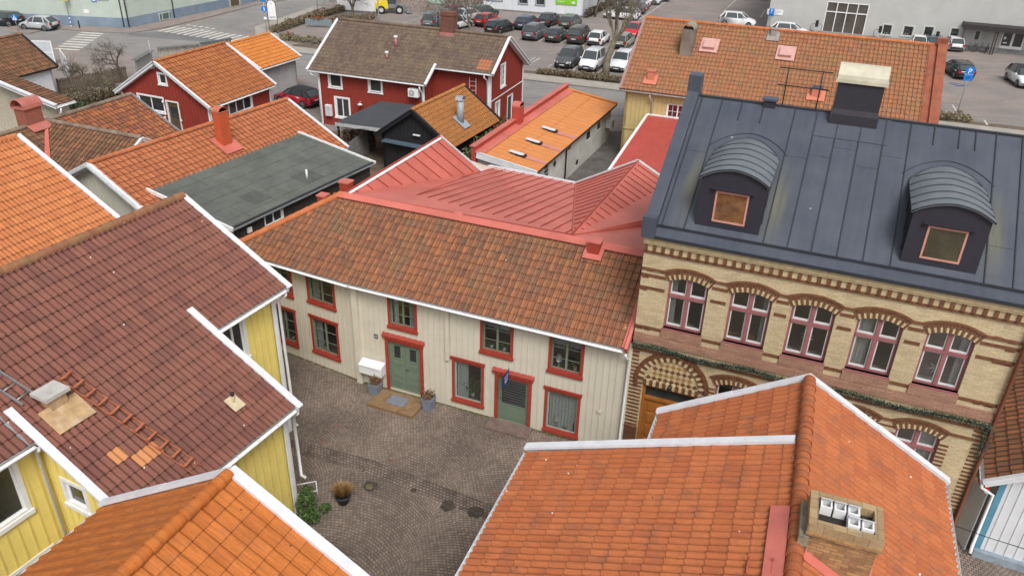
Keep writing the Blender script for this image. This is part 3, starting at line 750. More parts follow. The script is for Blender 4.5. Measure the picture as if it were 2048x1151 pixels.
mb = MB(); mb.beam(H1 + V(.1, .1, -.02), K0 + V(0, .1, -.02), .34, .045, 0, up=(0, .35, 1), off=.05)
mb.beam(K0 + V(-.05, -.05, 0), E0 + V(-.05, 0, 0), .2, .12, 0, off=.03)
mb.beam(K0 + V(-.12, 2.2, -1.3), E0 + V(-.12, .1, -.05), .1, .3, 0, off=.0)
p_ = FA.pl(915, 436, K0, (0, kf, 1)); mb.beam(p_ + V(0, -.2, .12), p_ + V(0, .12, -.07), .34, .03, 0, up=(0, kf, 1), off=.08)
mb.build('ridge_flashing', REDSHEET, C)
for p, q in ((R1, G1a), (G1a, B1), (B1, B2), (B2, A2), (A2, Rr), (R1, R1e)): verge(C, p + V(0, 0, -.02), q + V(0, 0, -.02), WMETAL, .13 if q != R1e else .05, .18 if q != R1e else .1)
# back walls
def down(p, z=0): return (p.x, p.y)
fp = [(0, -.02), (0, Rr.y + .5), (A2.x, A2.y + .5), (B2.x, B2.y + .4), (B1.x, B1.y + .4), (R1.x + .3, R1.y + .5), (R1e.x - .3, R1e.y + .4), (E1.x - .3, E1.y - .1)]
shell(C, fp, 0, [4.5, 4.3, T2.z - .2, 4.5, 4.5, 6.2, 4.4, 4.4], CREAM, 'back_wall', skip=(7,))
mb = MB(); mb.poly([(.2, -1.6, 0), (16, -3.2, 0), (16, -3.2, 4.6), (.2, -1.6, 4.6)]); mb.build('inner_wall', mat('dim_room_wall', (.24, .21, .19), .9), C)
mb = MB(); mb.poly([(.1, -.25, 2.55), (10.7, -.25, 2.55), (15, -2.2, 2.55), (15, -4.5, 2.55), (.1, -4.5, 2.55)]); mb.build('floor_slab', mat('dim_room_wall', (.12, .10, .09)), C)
gutter(C, E0 + V(0, .07, 0), BD + V(0, .07, 0), WHITE, .06); gutter(C, BD + V(.05, .07, 0), E1 + dnL * .06, WHITE, .06)
downpipe(C, [(.12, .42, 4.5), (.12, .40, 4.38), (.06, .1, 4.1), (.06, .1, .25), (.06, .2, .15)], WHITE, .045)
# roof boxes
def roofbox(parent, P, n, w, d, h, m, name='chimney', plate=.2, az=0, capm=None, cap=.06, capw=.08):
    "small sheet-clad stack standing plumb on a roof point P"
    mb = MB(); mb.box(P.x - w / 2, P.x + w / 2, P.y - d / 2, P.y + d / 2, P.z - .5, P.z + h)
    mb.box(P.x - w / 2 - capw / 2, P.x + w / 2 + capw / 2, P.y - d / 2 - capw / 2, P.y + d / 2 + capw / 2, P.z + h, P.z + h + cap, 1)
    nn = Vector(n).normalized(); e = Vector((1, 0, 0)) if abs(nn.x) < .5 else Vector((0, 1, 0)); e = (e - nn * e.dot(nn)).normalized(); f = nn.cross(e)
    if plate:
        pts = [P + e * (sx_ * (w / 2 + plate)) + f * (sy * (d / 2 * 1.15 + plate)) + nn * .125 for sx_, sy in ((-1, -1), (1, -1), (1, 1), (-1, 1))]
        mb.prism(pts, nn * .02, 1)
    return mb.build(name, [m, capm or m], parent)
NF = (0, kf, 1)
p_ = FA.pl(1189, 505, K0, NF); roofbox(C, p_, NF, .42, .42, .46, REDDARK, 'chimney', .14, capm=REDSHEET)
NL = nl if nl.z > 0 else -nl
for (a_, b_), (w2, h2) in (((648, 415), (.34, .6)), ((694, 388), (.40, .6))):
    p_ = FA.at(a_ - 2, b_ - 24, 6.45 if a_ < 670 else 6.85) + V(0, 0, -h2); roofbox(C, p_, NL, w2, w2, h2, REDDARK, 'chimney', 0, capm=REDSHEET)
mb = MB(); t_ = FA.at(669, 385, 6.5) + V(0, 0, -.75); mb.tube([t_, t_ + V(0, 0, .75)], .05, 8); mb.build('vent_pipe', REDDARK, C)
# ---- small things along the facade
def wp(T, a, d, z): return FA.o + FA.u * T((a, d, z)).x + FA.n * T((a, d, z)).y + Vector((0, 0, z))
STEPW = mat('worn_timber_step', (.26, .16, .085), .8, .25, 5)
mb = MB(T0); mb.box(7.75, 9.75, .25, 1.35, .0, .12); st_ = mb.build('door_step', STEPW, None); st_.matrix_world = Matrix.Translation(FA.o) @ Matrix.Rotation(FA.az, 4, 'Z')
tag(st_, 'low worn timber platform in front of the green double door', 'door step')
mb = MB(T0); mb.box(8.35, 9.1, .45, 1.0, .124, .14); dm = mb.build('door_mat', mat('blue_grey_mat', (.2, .22, .26), .95, .2, 12), None); dm.matrix_world = st_.matrix_world.copy()
tag(dm, 'blue grey mat lying on the timber platform', 'door mat')
mb = MB(T0); mb.box(3.35, 5.05, .08, .75, .0, .1); ss = mb.build('stone_step', mat('red_granite', (.2, .14, .12), .7, .25, 4), None, bevel=.01); ss.matrix_world = st_.matrix_world.copy()
tag(ss, 'flat reddish stone step below the single green shop door', 'door step')
mbx = fthing('mailboxes', 'three white letter boxes side by side left of the double door', 'mailbox', FA)
for i in range(3):
    a0 = 9.62 + i * .34; mb = MB(T0)
    mb.mesh([(a0, .05, .72), (a0 + .33, .05, .72), (a0 + .33, .4, .72), (a0, .4, .72), (a0, .05, 1.2), (a0 + .33, .05, 1.2), (a0 + .33, .4, 1.1), (a0, .4, 1.1)], [(0, 3, 2, 1), (4, 5, 6, 7), (0, 1, 5, 4), (1, 2, 6, 5), (2, 3, 7, 6), (3, 0, 4, 7)])
    bx_ = mb.build('letter_box', WHITE, mbx, bevel=.008)
    lb = MB(T0); lb.prism([(a0 - .005, .04, 1.215), (a0 + .335, .04, 1.215), (a0 + .335, .43, 1.1), (a0 - .005, .43, 1.1)], (0, 0, .015)); lb.build('lid', WHITE, bx_)
def planter(P, dry, lab):
    o = thing('planter', lab, 'planter', P, R(158.6), 'blue grey planters beside the double door')
    mb = MB(); s0, s1, h_ = .17, .22, .52
    mb.mesh([(-s0, -s0, 0), (s0, -s0, 0), (s0, s0, 0), (-s0, s0, 0), (-s1, -s1, h_), (s1, -s1, h_), (s1, s1, h_), (-s1, s1, h_)], [(0, 3, 2, 1), (0, 1, 5, 4), (1, 2, 6, 5), (2, 3, 7, 6), (3, 0, 4, 7)])
    s1 -= .03; mb.poly([(-s1, -s1, h_ - .03), (s1, -s1, h_ - .03), (s1, s1, h_ - .03), (-s1, s1, h_ - .03)], 1); s1 += .03
    for i in range(4):
        c_, s_ = [(1, 0), (0, 1), (-1, 0), (0, -1)][i]
        mb.mesh([(c_ * s1 - s_ * s1, s_ * s1 + c_ * s1, h_), (c_ * s1 + s_ * s1, s_ * s1 - c_ * s1, h_), (c_ * (s1 - .03) + s_ * (s1 - .03), s_ * (s1 - .03) - c_ * (s1 - .03), h_), (c_ * (s1 - .03) - s_ * (s1 - .03), s_ * (s1 - .03) + c_ * (s1 - .03), h_)], [(0, 1, 2, 3)])
    mb.build('pot', mat('blue_grey_zinc', (.2, .235, .29), .5, .12), o)
    foliage(o, (0, 0, h_ + .12), (.26, .26, .24), dry, 260, .05)
    return o
def foliage(parent, c, r, m, n, s, name='leaves', shape='ball', rnd=random.Random(3), up=0):
    mb = MB(); c = Vector(c)
    for i in range(n):
        while True:
            p = Vector((rnd.uniform(-1, 1), rnd.uniform(-1, 1), rnd.uniform(-1, 1)))
            if p.length < 1 and p.length > .25: break
        q = c + Vector((p.x * r[0], p.y * r[1], p.z * r[2])) * (.75 + .35 * rnd.random())
        a = Vector((rnd.gauss(0, 1), rnd.gauss(0, 1), rnd.gauss(0, 1) * .7)).normalized(); b_ = a.cross(Vector((rnd.gauss(0, 1), rnd.gauss(0, 1), rnd.gauss(0, 1)))).normalized()
        ss_ = s * rnd.uniform(.6, 1.3); mb.poly([q - a * ss_, q + b_ * ss_ * .45, q + a * ss_, q - b_ * ss_ * .45])
    return mb.build(name, m, parent, recalc=False)
def leafmat(name, cols):
    if name in MATS: return MATS[name]
    m, t, b = newmat(name); gi = t.n('NewGeometry').outputs['Random Per Island']
    c = t.ramp(gi, [(i / (len(cols) - 1), q) for i, q in enumerate(cols)]); t.L(c, b.inputs['Base Color']); b.inputs['Roughness'].default_value = .6
    MATS[name] = m; return m
LEAFG = leafmat('green_leaves', [(.03, .07, .015), (.07, .13, .03), (.11, .19, .05)])
LEAFDRY = leafmat('withered_leaves', [(.12, .05, .03), (.22, .10, .05), (.10, .12, .04)])
GRASSDRY = leafmat('straw_grass', [(.26, .15, .05), (.38, .23, .09), (.2, .11, .04)])
TWIG = mat('bark', (.13, .10, .075), .9, .3, 6); TWIG2 = mat('lichen_bark', (.2, .17, .12), .9, .35, 5)
BUSHB = leafmat('bare_hedge_twigs', [(.10, .07, .04), (.19, .14, .08), (.14, .11, .05)])
EVERG = leafmat('evergreen_leaves', [(.012, .03, .01), (.03, .06, .02), (.05, .08, .025)])
pl1 = at(752, 787); pl2 = at(858, 816)
planter(pl1, LEAFDRY, 'blue grey square planter with withered red brown plant under the letter boxes')
planter(pl2, LEAFDRY, 'blue grey square planter with small shrub right of the timber platform')
# house number, wall sign, star
mb = MB(T0); mb.box(9.9, 10.06, .024, .04, 2.27, 2.45); hn = mb.build('number_plate', mat('dark_enamel', (.06, .07, .08), .4), C)
def text(parent, T, s, size, a, z, m, d=.05, name='lettering', flip=True, align='CENTER', shear=0):
    cu = bpy.data.curves.new(name, 'FONT'); cu.body = s; cu.size = size; cu.extrude = .002; cu.align_x = align; cu.align_y = 'CENTER'
    to = bpy.data.objects.new(name, cu); COL.objects.link(to)
    dg = bpy.context.evaluated_depsgraph_get(); me = bpy.data.meshes.new_from_object(to.evaluated_get(dg)); bpy.data.objects.remove(to)
    sgn = -1 if flip else 1
    for v in me.vertices: x, y, zz = v.co; v.co = T(Vector((a + sgn * x, d + zz, z + y)))
    me.materials.clear(); me.materials.append(m); o = bpy.data.objects.new(name, me); COL.objects.link(o); o.parent = parent
    return o
text(hn, T0, '34', .12, 9.98, 2.36, WHITE, .044)
SIGNBL = mat('blue_sign_enamel', (.02, .045, .22), .4)
sgn = fthing('hanging_sign', 'small dark blue sign projecting from the wall above the single green door', 'sign', FA)
sg = fthing_T = MB(T0); sg.box(4.37, 4.40, .1, .62, 2.0, 2.42); sg.build('sign_board', SIGNBL, sgn)
sg = MB(T0); sg.box(4.375, 4.395, .023, .66, 2.44, 2.46); sg.build('bracket', BLACKM, sgn)
Ts = wallT((4.40, 0, 0), (0, 1, 0), (1, 0, 0)); Ts2 = wallT((4.37, 0, 0), (0, -1, 0), (-1, 0, 0))
sb = MB()
for i, (z0, l_) in enumerate(((2.33, .34), (2.24, .26), (2.15, .3), (2.07, .2))):
    for xx in (4.402, 4.366): sb.box(xx, xx + .002, .36 - l_ / 2, .36 + l_ / 2, z0 - .012, z0 + .012)
sb.build('lettering_lines', WHITE, sgn)
def star(parent_m, T, a, z, r, m, d, lab, n=5, group=None, ri=.42, depth=.02):
    mb = MB(T); pts = []
    for i in range(2 * n):
        rr_ = r if i % 2 == 0 else r * ri; t_ = math.pi / 2 + math.pi * i / n; pts.append((a + rr_ * math.cos(t_), d, z + rr_ * math.sin(t_)))
    c0 = (a, d + depth, z); c1 = (a, d - depth, z)
    for i in range(2 * n): mb.poly([pts[i], pts[(i + 1) % (2 * n)], c0]); mb.poly([pts[(i + 1) % (2 * n)], pts[i], c1])
    o = mb.build('star', m, None); o.matrix_world = Matrix.Translation(FA.o) @ Matrix.Rotation(FA.az, 4, 'Z'); tag(o, lab, 'star ornament', group); return o
star(C, T0, .9, 1.6, .15, CREAM2, .045, 'cream wooden star fixed on the boarding near the right corner of the cream house', 5)
# things on the window sills
def local_thing(name, lab, cat, T, a, d, z, group=None): return thing(name, lab, cat, wp(T, a, d, z), FA.az, group)
POTW = mat('white_ceramic', (.7, .7, .68), .3)
def sill_plant(T, a, z, r, lab, d=-.2, pm=POTW, lm=LEAFG, n=60):
    o = local_thing('potted_plant', lab, 'potted plant', T, a, d, z)
    mb = MB(); mb.lathe((0, 0, 0), [(0, 0), (.055, 0), (.075, .13), (.066, .13), (0, .11)], 12); mb.build('pot', pm, o); foliage(o, (0, 0, .13 + r), (r, r, r), lm, n, .04); return o
sill_plant(T0, 5.2, 2.99, .1, 'white pot plant in the left casement of the lace-curtained window above the single door'); sill_plant(T0, 4.7, 2.99, .12, 'white pot plant in the right casement of the lace-curtained window above the single door')
sill_plant(T0, 1.98, 2.91, .17, 'yellow flowering pot plant in the upper window nearest the brick building', lm=leafmat('yellow_flower', [(.5, .4, .03), (.05, .1, .02), (.06, .12, .03)]), pm=mat('tan_pot', (.5, .4, .25), .5))
sill_plant(T0, 6.0, .5, .38, 'large leafy green plant behind the big ground floor pane left of the single door', d=-.3, n=240)
sill_plant(TL, 1.95, .74, .1, 'white pot plant in the lower window beside the boxed post'); sill_plant(TL, 3.75, .64, .1, 'pot plant in the lower window nearest the yellow house')
def lamp(T, a, z, lab):
    o = local_thing('table_lamp', lab, 'lamp', T, a, -.2, z); mb = MB(); mb.lathe((0, 0, 0), [(0, 0), (.07, 0), (.06, .02), (.03, .05), (.055, .14), (.02, .24), (.015, .3)], 12); mb.build('base', mat('celadon_ceramic', (.3, .36, .25), .3), o)
    mb = MB(); mb.lathe((0, 0, 0), [(.12, .26), (.075, .48)], 14); mb.build('lamp_shade', mat('linen_shade', (.6, .57, .47), .8), o); return o
lamp(T0, 2.55, .27, 'table lamp with pale shade in the lower right shop window'); lamp(T0, 2.6, 2.92, 'white lamp in the upper window nearest the brick building')
o = local_thing('cat_figurine', 'tan cat figurine in the lower right shop window', 'figurine', T0, 2.2, -.2, .27)
mb = MB(); mb.lathe((0, 0, 0), [(0, 0), (.075, .0), (.08, .06), (.05, .16), (.03, .18)], 12); mb.lathe((0, 0, .2), [(0, -.045), (.045, -.02), (.045, .02), (0, .045)], 10)
for s_ in (-1, 1): mb.mesh([(s_ * .04, -.015, .22), (s_ * .01, -.015, .235), (s_ * .028, .01, .28), (s_ * .025, .02, .225)], [(0, 1, 2), (1, 3, 2), (3, 0, 2)])
mb.build('body', mat('tan_ceramic', (.4, .29, .14), .4), o)
o = local_thing('bottle', 'dark slender bottle in the lower right shop window', 'bottle', T0, 1.85, -.2, .27)
mb = MB(); mb.lathe((0, 0, 0), [(0, 0), (.05, 0), (.055, .25), (.02, .38), (.02, .46), (0, .46)], 12); mb.build('glass', mat('dark_bottle_glass', (.02, .03, .035), .1), o)
# ================================================================== YELLOW BRICK BUILDING
YB = brickmat('yellow_brick', (.59, .475, .29), (.49, .375, .22), (.37, .32, .24), .262, .0745, .5, .5)
YBP = mat('yellow_brick_plain', (.57, .45, .265), .5, .18, 6); BB = mat('brown_glazed_brick', (.19, .085, .045), .35, .3, 7); BB2 = brickmat('brown_brick', (.17, .07, .035), (.12, .045, .025), (.12, .09, .06), .262, .0745, .35, .4)
REDB = brickmat('red_brown_apron_brick', (.40, .225, .155), (.31, .16, .11), (.18, .12, .09), .262, .0745, .5, .4)
MAUVE = mat('mauve_window_paint', (.30, .115, .12), .5, .12, 4); WSASH = mat('white_sash', (.62, .62, .62), .5, .1)
BLKROOF = mat('black_sheet_roof', (.085, .095, .118), .42, .16, 1.2, dirt=.12, dcol=(.15, .16, .10)); BLKSEAM = mat('black_seam', (.03, .033, .04), .5, .1)
m, t, b = newmat('black_roof_weathered'); oc = t.n('TexCoord').outputs['Object']; sx = t.n('SeparateXYZ'); t.L(oc, sx.inputs[0])
n1 = t.noise(oc, .8, 5, .6); n2 = t.noise(t.scale(oc, 5, .35, .35), 1.0, 5, .65); n3 = t.noise(oc, 30, 3)
c = t.ramp(n1, [(.3, (.052, .061, .084)), (.7, (.075, .085, .108))]); c = t.mix(.55, c, t.mix(1, c, t.ramp(n2, [(.35, .85), (.65, 1.13)]), 'MULTIPLY')); c = t.mix(.3, c, t.mix(1, c, t.ramp(n3, [(.3, .8), (.7, 1.2)]), 'MULTIPLY'))
for xc in (-3.6, -9.45, -.95):
    fx = t.math('SUBTRACT', 1.0, t.math('MINIMUM', t.math('MULTIPLY', t.math('ABSOLUTE', t.math('SUBTRACT', sx.outputs[0], xc)), 2.6), 1.0)); fy = t.math('SUBTRACT', 1.0, t.math('MINIMUM', t.math('MULTIPLY', t.math('ABSOLUTE', t.math('ADD', sx.outputs[1], 1.5)), .62), 1.0))
    c = t.mix(t.math('MULTIPLY', t.math('MULTIPLY', fx, fy), t.ramp(n2, [(.3, .1), (.65, .75)])), c, (.18, .17, .09))
vo = t.n('TexVoronoi', i_Scale=1.1); t.L(oc, vo.inputs[0]); c = t.mix(t.math('LESS_THAN', vo.outputs['Distance'], .03), c, (.4, .4, .4))
t.L(c, b.inputs['Base Color']); b.inputs['Roughness'].default_value = .42; b.inputs['Specular IOR Level'].default_value = .4
bp = t.n('Bump', i_Strength=.25, i_Distance=.05); t.L(t.noise(oc, 2.2, 2), bp.inputs['Height']); t.L(bp.outputs[0], b.inputs['Normal']); BLKROOF = m
DORMB = mat('black_dormer_cladding', (.03, .028, .04), .5, .1); DORMR = mat('grey_dormer_roof', (.155, .175, .195), .4, .15, 2)
B = fthing('yellow_brick_building', 'tall yellow brick building with brown arches, mauve windows and two dormered black roof', 'building', FA)
TB = wallT((0, 0, 0), (-1, 0, 0), (0, 1, 0)); BW = 10.65
def arch(a, z, w, zs, rise, n=10):
    "opening outline: flat sill z, spring zs, segmental head"
    c = w / 2; Rr_ = (c * c + rise * rise) / (2 * rise); t0 = math.asin(min(1, c / Rr_))
    top = [(a + c + Rr_ * math.sin(t0 - 2 * t0 * i / n), zs + rise - Rr_ + Rr_ * math.cos(t0 - 2 * t0 * i / n)) for i in range(n + 1)]
    return [(a, z), (a + w, z)] + top
UW = [.9, 2.82, 4.63, 6.47, 8.33]; WW = 1.24
LWn = [2.86, 4.63, 6.47, 8.33]
holes = [arch(a, 5.56, WW, 7.28, .15) for a in UW] + [arch(a, 2.2, WW, 3.86, .15) for a in LWn]
DX0, DX1 = .5, 2.36
holes += [[(DX0, .15), (DX1, .15), (DX1, 3.22), (DX0, 3.22)]]
panel('front_wall', B, TB, [(0, -.5), (BW, -.5), (BW, 8.75), (0, 8.75)], holes, [YB, YB], .3)
Ba = MB(TB)   # band courses
def hband(z0, z1, segs, mi=0, d=.012):
    for a0, a1 in segs: Ba.box(a0, a1, .001, d, z0, z1, mi)
gaps = [(0.001, UW[0] - .1)] + [(UW[i] + WW + .1, UW[i + 1] - .1) for i in range(4)] + [(UW[4] + WW + .1, BW)]
hband(7.27, 7.38, gaps); hband(6.82, 6.93, gaps); hband(6.99, 7.065, gaps, 0) if False else None
gaps2 = [(0.001, UW[0] - .02)] + [(UW[i] + WW + .02, UW[i + 1] - .02) for i in range(4)] + [(UW[4] + WW + .02, BW)]
hband(5.36, 5.48, gaps2)
for a0, a1 in gaps2:      # chequers at the ends of bands
    for zz in (7.215, 5.55):
        pass
for (a, z) in ((.16, 7.48), (.62, 7.48), (.3, 5.33), (9.95, 7.55), (10.3, 7.48), (10.1, 6.77), (10.4, 6.77), (10.0, 5.33), (10.35, 5.33)):
    Ba.box(a, a + .2, .001, .012, z, z + .07)
for zz in (6.77, 5.33, 7.22, 4.4, 4.25):
    Ba.box(BW - .35, BW - .1, .001, .012, zz, zz + .07); Ba.box(.02, .25, .001, .012, zz, zz + .07)
# string course following the arch hoods
def hood(cx, zc, R0, R1, t0, n, mi=0, d0=.001, d1=.05):
    for i in range(n):
        a_ = -t0 + 2 * t0 * i / n; b_ = -t0 + 2 * t0 * (i + 1) / n
        Ba.mesh([(cx + rr_ * math.sin(t_), dd, zc + rr_ * math.cos(t_)) for dd in (d0, d1) for rr_, t_ in ((R0, a_), (R0, b_), (R1, b_), (R1, a_))],
                [(4, 5, 6, 7), (0, 1, 5, 4), (2, 3, 7, 6), (1, 2, 6, 5), (3, 0, 4, 7)], mi)
def arch_deco(a, zs, rise, string=True):
    c = WW / 2; Rr_ = (c * c + rise * rise) / (2 * rise); cx = a + c; zc = zs + rise - Rr_; t0 = math.asin(c / Rr_) * 1.06
    n = 19
    for i in range(n):          # voussoirs: brown headers between yellow ones, brown caps over each
        t_a = -t0 + 2 * t0 * i / n + .006; t_b = -t0 + 2 * t0 * (i + 1) / n - .006
        def blk(r0, r1, mi, d1):
            Ba.mesh([(cx + rr_ * math.sin(t_), dd, zc + rr_ * math.cos(t_)) for dd in (.001, d1) for rr_, t_ in ((r0, t_a), (r0, t_b), (r1, t_b), (r1, t_a))],
                    [(4, 5, 6, 7), (0, 1, 5, 4), (2, 3, 7, 6), (1, 2, 6, 5), (3, 0, 4, 7)], mi)
        if i % 2 == 0: blk(Rr_ + .002, Rr_ + .30, 0, .03)
        else: blk(Rr_ + .002, Rr_ + .17, 1, .022); blk(Rr_ + .175, Rr_ + .30, 0, .028)
    hood(cx, zc, Rr_ + .302, Rr_ + .375, t0 * 1.02, 14)
    return cx - (Rr_ + .34) * math.sin(t0), cx + (Rr_ + .34) * math.sin(t0), zc + (Rr_ + .34) * math.cos(t0)
ends = [arch_deco(a, 7.28, .15) for a in UW]
zst = ends[0][2]
for i in range(4): Ba.box(ends[i][1] - .02, ends[i + 1][0] + .02, .001, .045, zst - .04, zst + .035)
Ba.box(0.001, ends[0][0] + .02, .001, .045, zst - .04, zst + .035); Ba.box(ends[4][1] - .02, BW, .001, .045, zst - .04, zst + .035)
ends = [arch_deco(a, 3.86, .15) for a in LWn]
zst = ends[0][2]
for i in range(3): Ba.box(ends[i][1] - .02, ends[i + 1][0] + .02, .001, .045, zst - .04, zst + .035)
Ba.box(ends[3][1] - .02, BW, .001, .045, zst - .04, zst + .035)
for z in (3.86, 3.42):
    for i in range(3): Ba.box(LWn[i] + WW + .04, LWn[i + 1] - .04, .001, .012, z, z + .07)
# quoins: toothed brown brick along openings and corners below the belt
zz = .35; k = 0
while zz < 4.4:
    wq = .26 if k % 2 == 0 else .13
    if k % 2 == 0:
        Ba.box(BW - .26, BW, .001, .013, zz, zz + .072); Ba.box(0.001, .26, .001, .013, zz, zz + .072)
        for a in LWn:
            if 2.2 < zz < 3.7: Ba.box(a - .26, a, .001, .013, zz, zz + .072); Ba.box(a + WW, a + WW + .26, .001, .013, zz, zz + .072)
        if zz < 3.3: Ba.box(DX0 - .3, DX0 - .04, .001, .013, zz, zz + .072); Ba.box(DX1 + .04, DX1 + .3, .001, .013, zz, zz + .072)
    zz += .0745; k += 1
Ba.box(0.001, DX0 - .02, .001, .03, -.4, 1.3, 2); Ba.box(DX1 + .02, BW, .001, .03, -.4, 1.3, 2)
Ba.box(0.001, DX0 - .02, .001, .05, 1.3, 1.37); Ba.box(DX1 + .02, BW, .001, .05, 1.3, 1.37)
# cornice: dentils and brown courses
Ba.box(-.01, BW + .02, .001, .05, 8.12, 8.2); Ba.box(-.01, BW + .02, .052, .06, 8.12, 8.14)
i = 0; a = .02
while a < BW - .1:
    Ba.box(a, a + .1, .001, .10, 8.205, 8.45); Ba.box(a + .1, a + .27, .001, .055, 8.205, 8.45, 1); a += .27
Ba.box(-.01, BW + .02, .001, .13, 8.455, 8.53, 1); Ba.box(-.01, BW + .02, .001, .17, 8.533, 8.72, 1)
# belt between the storeys and aprons under the windows
Ba.box(0.001, BW, .001, .06, 4.87, 5.1, 3)
Ba.box(0.001, BW, .001, .035, 5.102, 5.2, 3); Ba.box(0.001, BW, .001, .05, 4.52, 4.6)
for a in UW: Ba.box(a - .04, a + WW + .04, .001, .045, 5.2, 5.5, 3)
Ba.build('brick_ornament', [BB, YBP, BB2, REDB], B, recalc=True)
def bwin(a, z, zs, rise, cur=None):
    w_ = WW; mb = MB(TB); h_ = zs - z
    o1 = arch(a, z, w_, zs, rise, 10); o2 = arch(a + .07, z + .07, w_ - .14, zs - .02, rise - .02, 10)
    n = len(o1); rec = .12
    for dd0, mi in ((-rec, 0),):
        vs = [(x, dd0, zz) for x, zz in o1] + [(x, dd0, zz) for x, zz in o2] + [(x, dd0 - .05, zz) for x, zz in o2]
        mb.mesh(vs, [(i, (i + 1) % n, n + (i + 1) % n, n + i) for i in range(n)] + [(n + i, n + (i + 1) % n, 2 * n + (i + 1) % n, 2 * n + i) for i in range(n)], 0)
    zt = z + h_ * .68
    mb.box(a + w_ / 2 - .06, a + w_ / 2 + .06, -rec - .03, -rec + .025, z + .07, zs + rise - .05); mb.box(a + .05, a + w_ - .05, -rec - .03, -rec + .035, zt - .05, zt + .05)
    mb.box(a - .03, a + w_ + .03, -rec, .03, z - .05, z + .0); 
    # white inner sashes
    for x0, x1 in ((a + .075, a + w_ / 2 - .065), (a + w_ / 2 + .065, a + w_ - .075)):
        for z0, z1 in ((z + .075, zt - .055), (zt + .055, zs + rise * .45)):
            for q in ((x0, x0 + .035, z0, z1), (x1 - .035, x1, z0, z1), (x0 + .035, x1 - .035, z0, z0 + .06)): mb.box(q[0], q[1], -rec - .06, -rec - .022, q[2], q[3], 1)
            if z0 < zt: mb.box(x0 + .035, x1 - .035, -rec - .06, -rec - .022, z1 - .035, z1, 1)
    o = mb.build('window', [MAUVE, WSASH], B, recalc=False)
    g_ = MB(TB); g_.poly([(x, -rec - .045, zz) for x, zz in o2]); g_.build('pane', glassmat('brick_window_glass', .5, (.6, .63, .63)), o, recalc=False)
    sl_ = MB(TB); sl_.box(a - .1, a + w_ + .1, -.55, -.3, z - .02, z + .02); sl_.build('inner_sill', mat('pale_stone', (.5, .47, .42), .5), o)
    if cur:
        cb = MB(TB); vs = []
        for i in range(9): x = a + cur[0] + (cur[1] - cur[0]) * i / 8; vs += [(x, -.3 + .02 * (i % 2), z), (x, -.3 + .02 * (i % 2), z + h_)]
        cb.mesh(vs, [(2 * i, 2 * i + 2, 2 * i + 3, 2 * i + 1) for i in range(8)]); cb.build('curtain', CURT, o, recalc=False)
for i, a in enumerate(UW): bwin(a, 5.56, 7.28, .15, [(.1, .26), (1.0, 1.16), None, (.08, .5), (.95, 1.15)][i])
for i, a in enumerate(LWn): bwin(a, 2.2, 3.86, .15, [None, (.1, .3), (.9, 1.15), (.65, 1.15)][i])
star(B, TB, UW[2] + .62, 6.15, .22, WHITE, -.3, 'white paper star hanging in the third upper window of the brick building', 7, ri=.35, depth=.03)
star(B, TB, UW[4] + .55, 6.05, .24, WHITE, -.3, 'white paper star hanging in the rightmost upper window of the brick building', 7, ri=.35, depth=.03)
st = MB(TB); st.box(UW[1] + .1, UW[1] + 1.1, -.6, -.35, 5.62, 5.66)
o = st.build('shelf_board', STEPW, B)
# portal: round arch with chequered tympanum
P_ = MB(TB); cx = (DX0 + DX1) / 2; zc = 3.42
def ring(r0, r1, t0, t1, n, mi, d1, alt=None, d0=.001):
    for i in range(n):
        a_ = t0 + (t1 - t0) * i / n + .004; b_ = t0 + (t1 - t0) * (i + 1) / n - .004
        P_.mesh([(cx + rr_ * math.cos(t_), dd, zc + rr_ * math.sin(t_)) for dd in (d0, d1) for rr_, t_ in ((r0, a_), (r0, b_), (r1, b_), (r1, a_))],
                [(4, 5, 6, 7), (0, 1, 5, 4), (2, 3, 7, 6), (1, 2, 6, 5), (3, 0, 4, 7)], mi if alt is None or i % 2 == 0 else alt)
ring(1.13, 1.22, -.25, math.pi + .25, 30, 0, .1); ring(.93, 1.125, 0, math.pi, 31, 0, .06, 1)
ring(1.225, 1.26, -.25, math.pi + .25, 30, 0, .06)
ch = .17
for i in range(-9, 10):
    for j in range(0, 12):
        x = i * ch / 1.0; z = j * ch * .5 * 2 / 2
        xx = (i + (j % 2) * .5) * ch * 1.15; zz = j * ch * .5 * 1.15 + .12
        if math.hypot(abs(xx) + ch * .45, zz + ch * .4) < .92: P_.mesh([(cx + xx - ch * .55, .008, zc + zz), (cx + xx, .008, zc + zz - ch * .55), (cx + xx + ch * .55, .008, zc + zz), (cx + xx, .008, zc + zz + ch * .55)], [(0, 1, 2, 3)], [0, 1, 2, 1][(j) % 4])
for i in range(17):
    a0 = cx - .93 + i * .11; P_.box(a0, a0 + .095, .001, .05, 3.235, 3.44, 0 if i % 2 == 0 else 1)
P_.build('portal_arch', [BB, YBP, mat('tan_glazed_brick', (.34, .19, .07), .4, .1)], B)
DOORW = mat('varnished_door', (.36, .135, .03), .35, .2, 5)
mb = MB(TB)
mb.box(DX0, DX0 + .1, -.2, -.05, .15, 3.22); mb.box(DX1 - .1, DX1, -.2, -.05, .15, 3.22); mb.box(DX0 + .1, DX1 - .1, -.2, -.05, 3.12, 3.22); mb.box(DX0 + .1, DX1 - .1, -.2, -.04, 2.6, 2.7)
for x0, x1 in ((DX0 + .1, cx - .005), (cx + .005, DX1 - .1)):
    mb.box(x0, x1, -.2, -.12, .15, 2.6)
    for z0, z1 in ((.3, .85), (1.0, 1.45), (1.6, 2.0), (2.1, 2.45)): mb.box(x0 + .12, x1 - .12, -.12, -.095, z0, z1); mb.box(x0 + .16, x1 - .16, -.095, -.08, z0 + .04, z1 - .04)
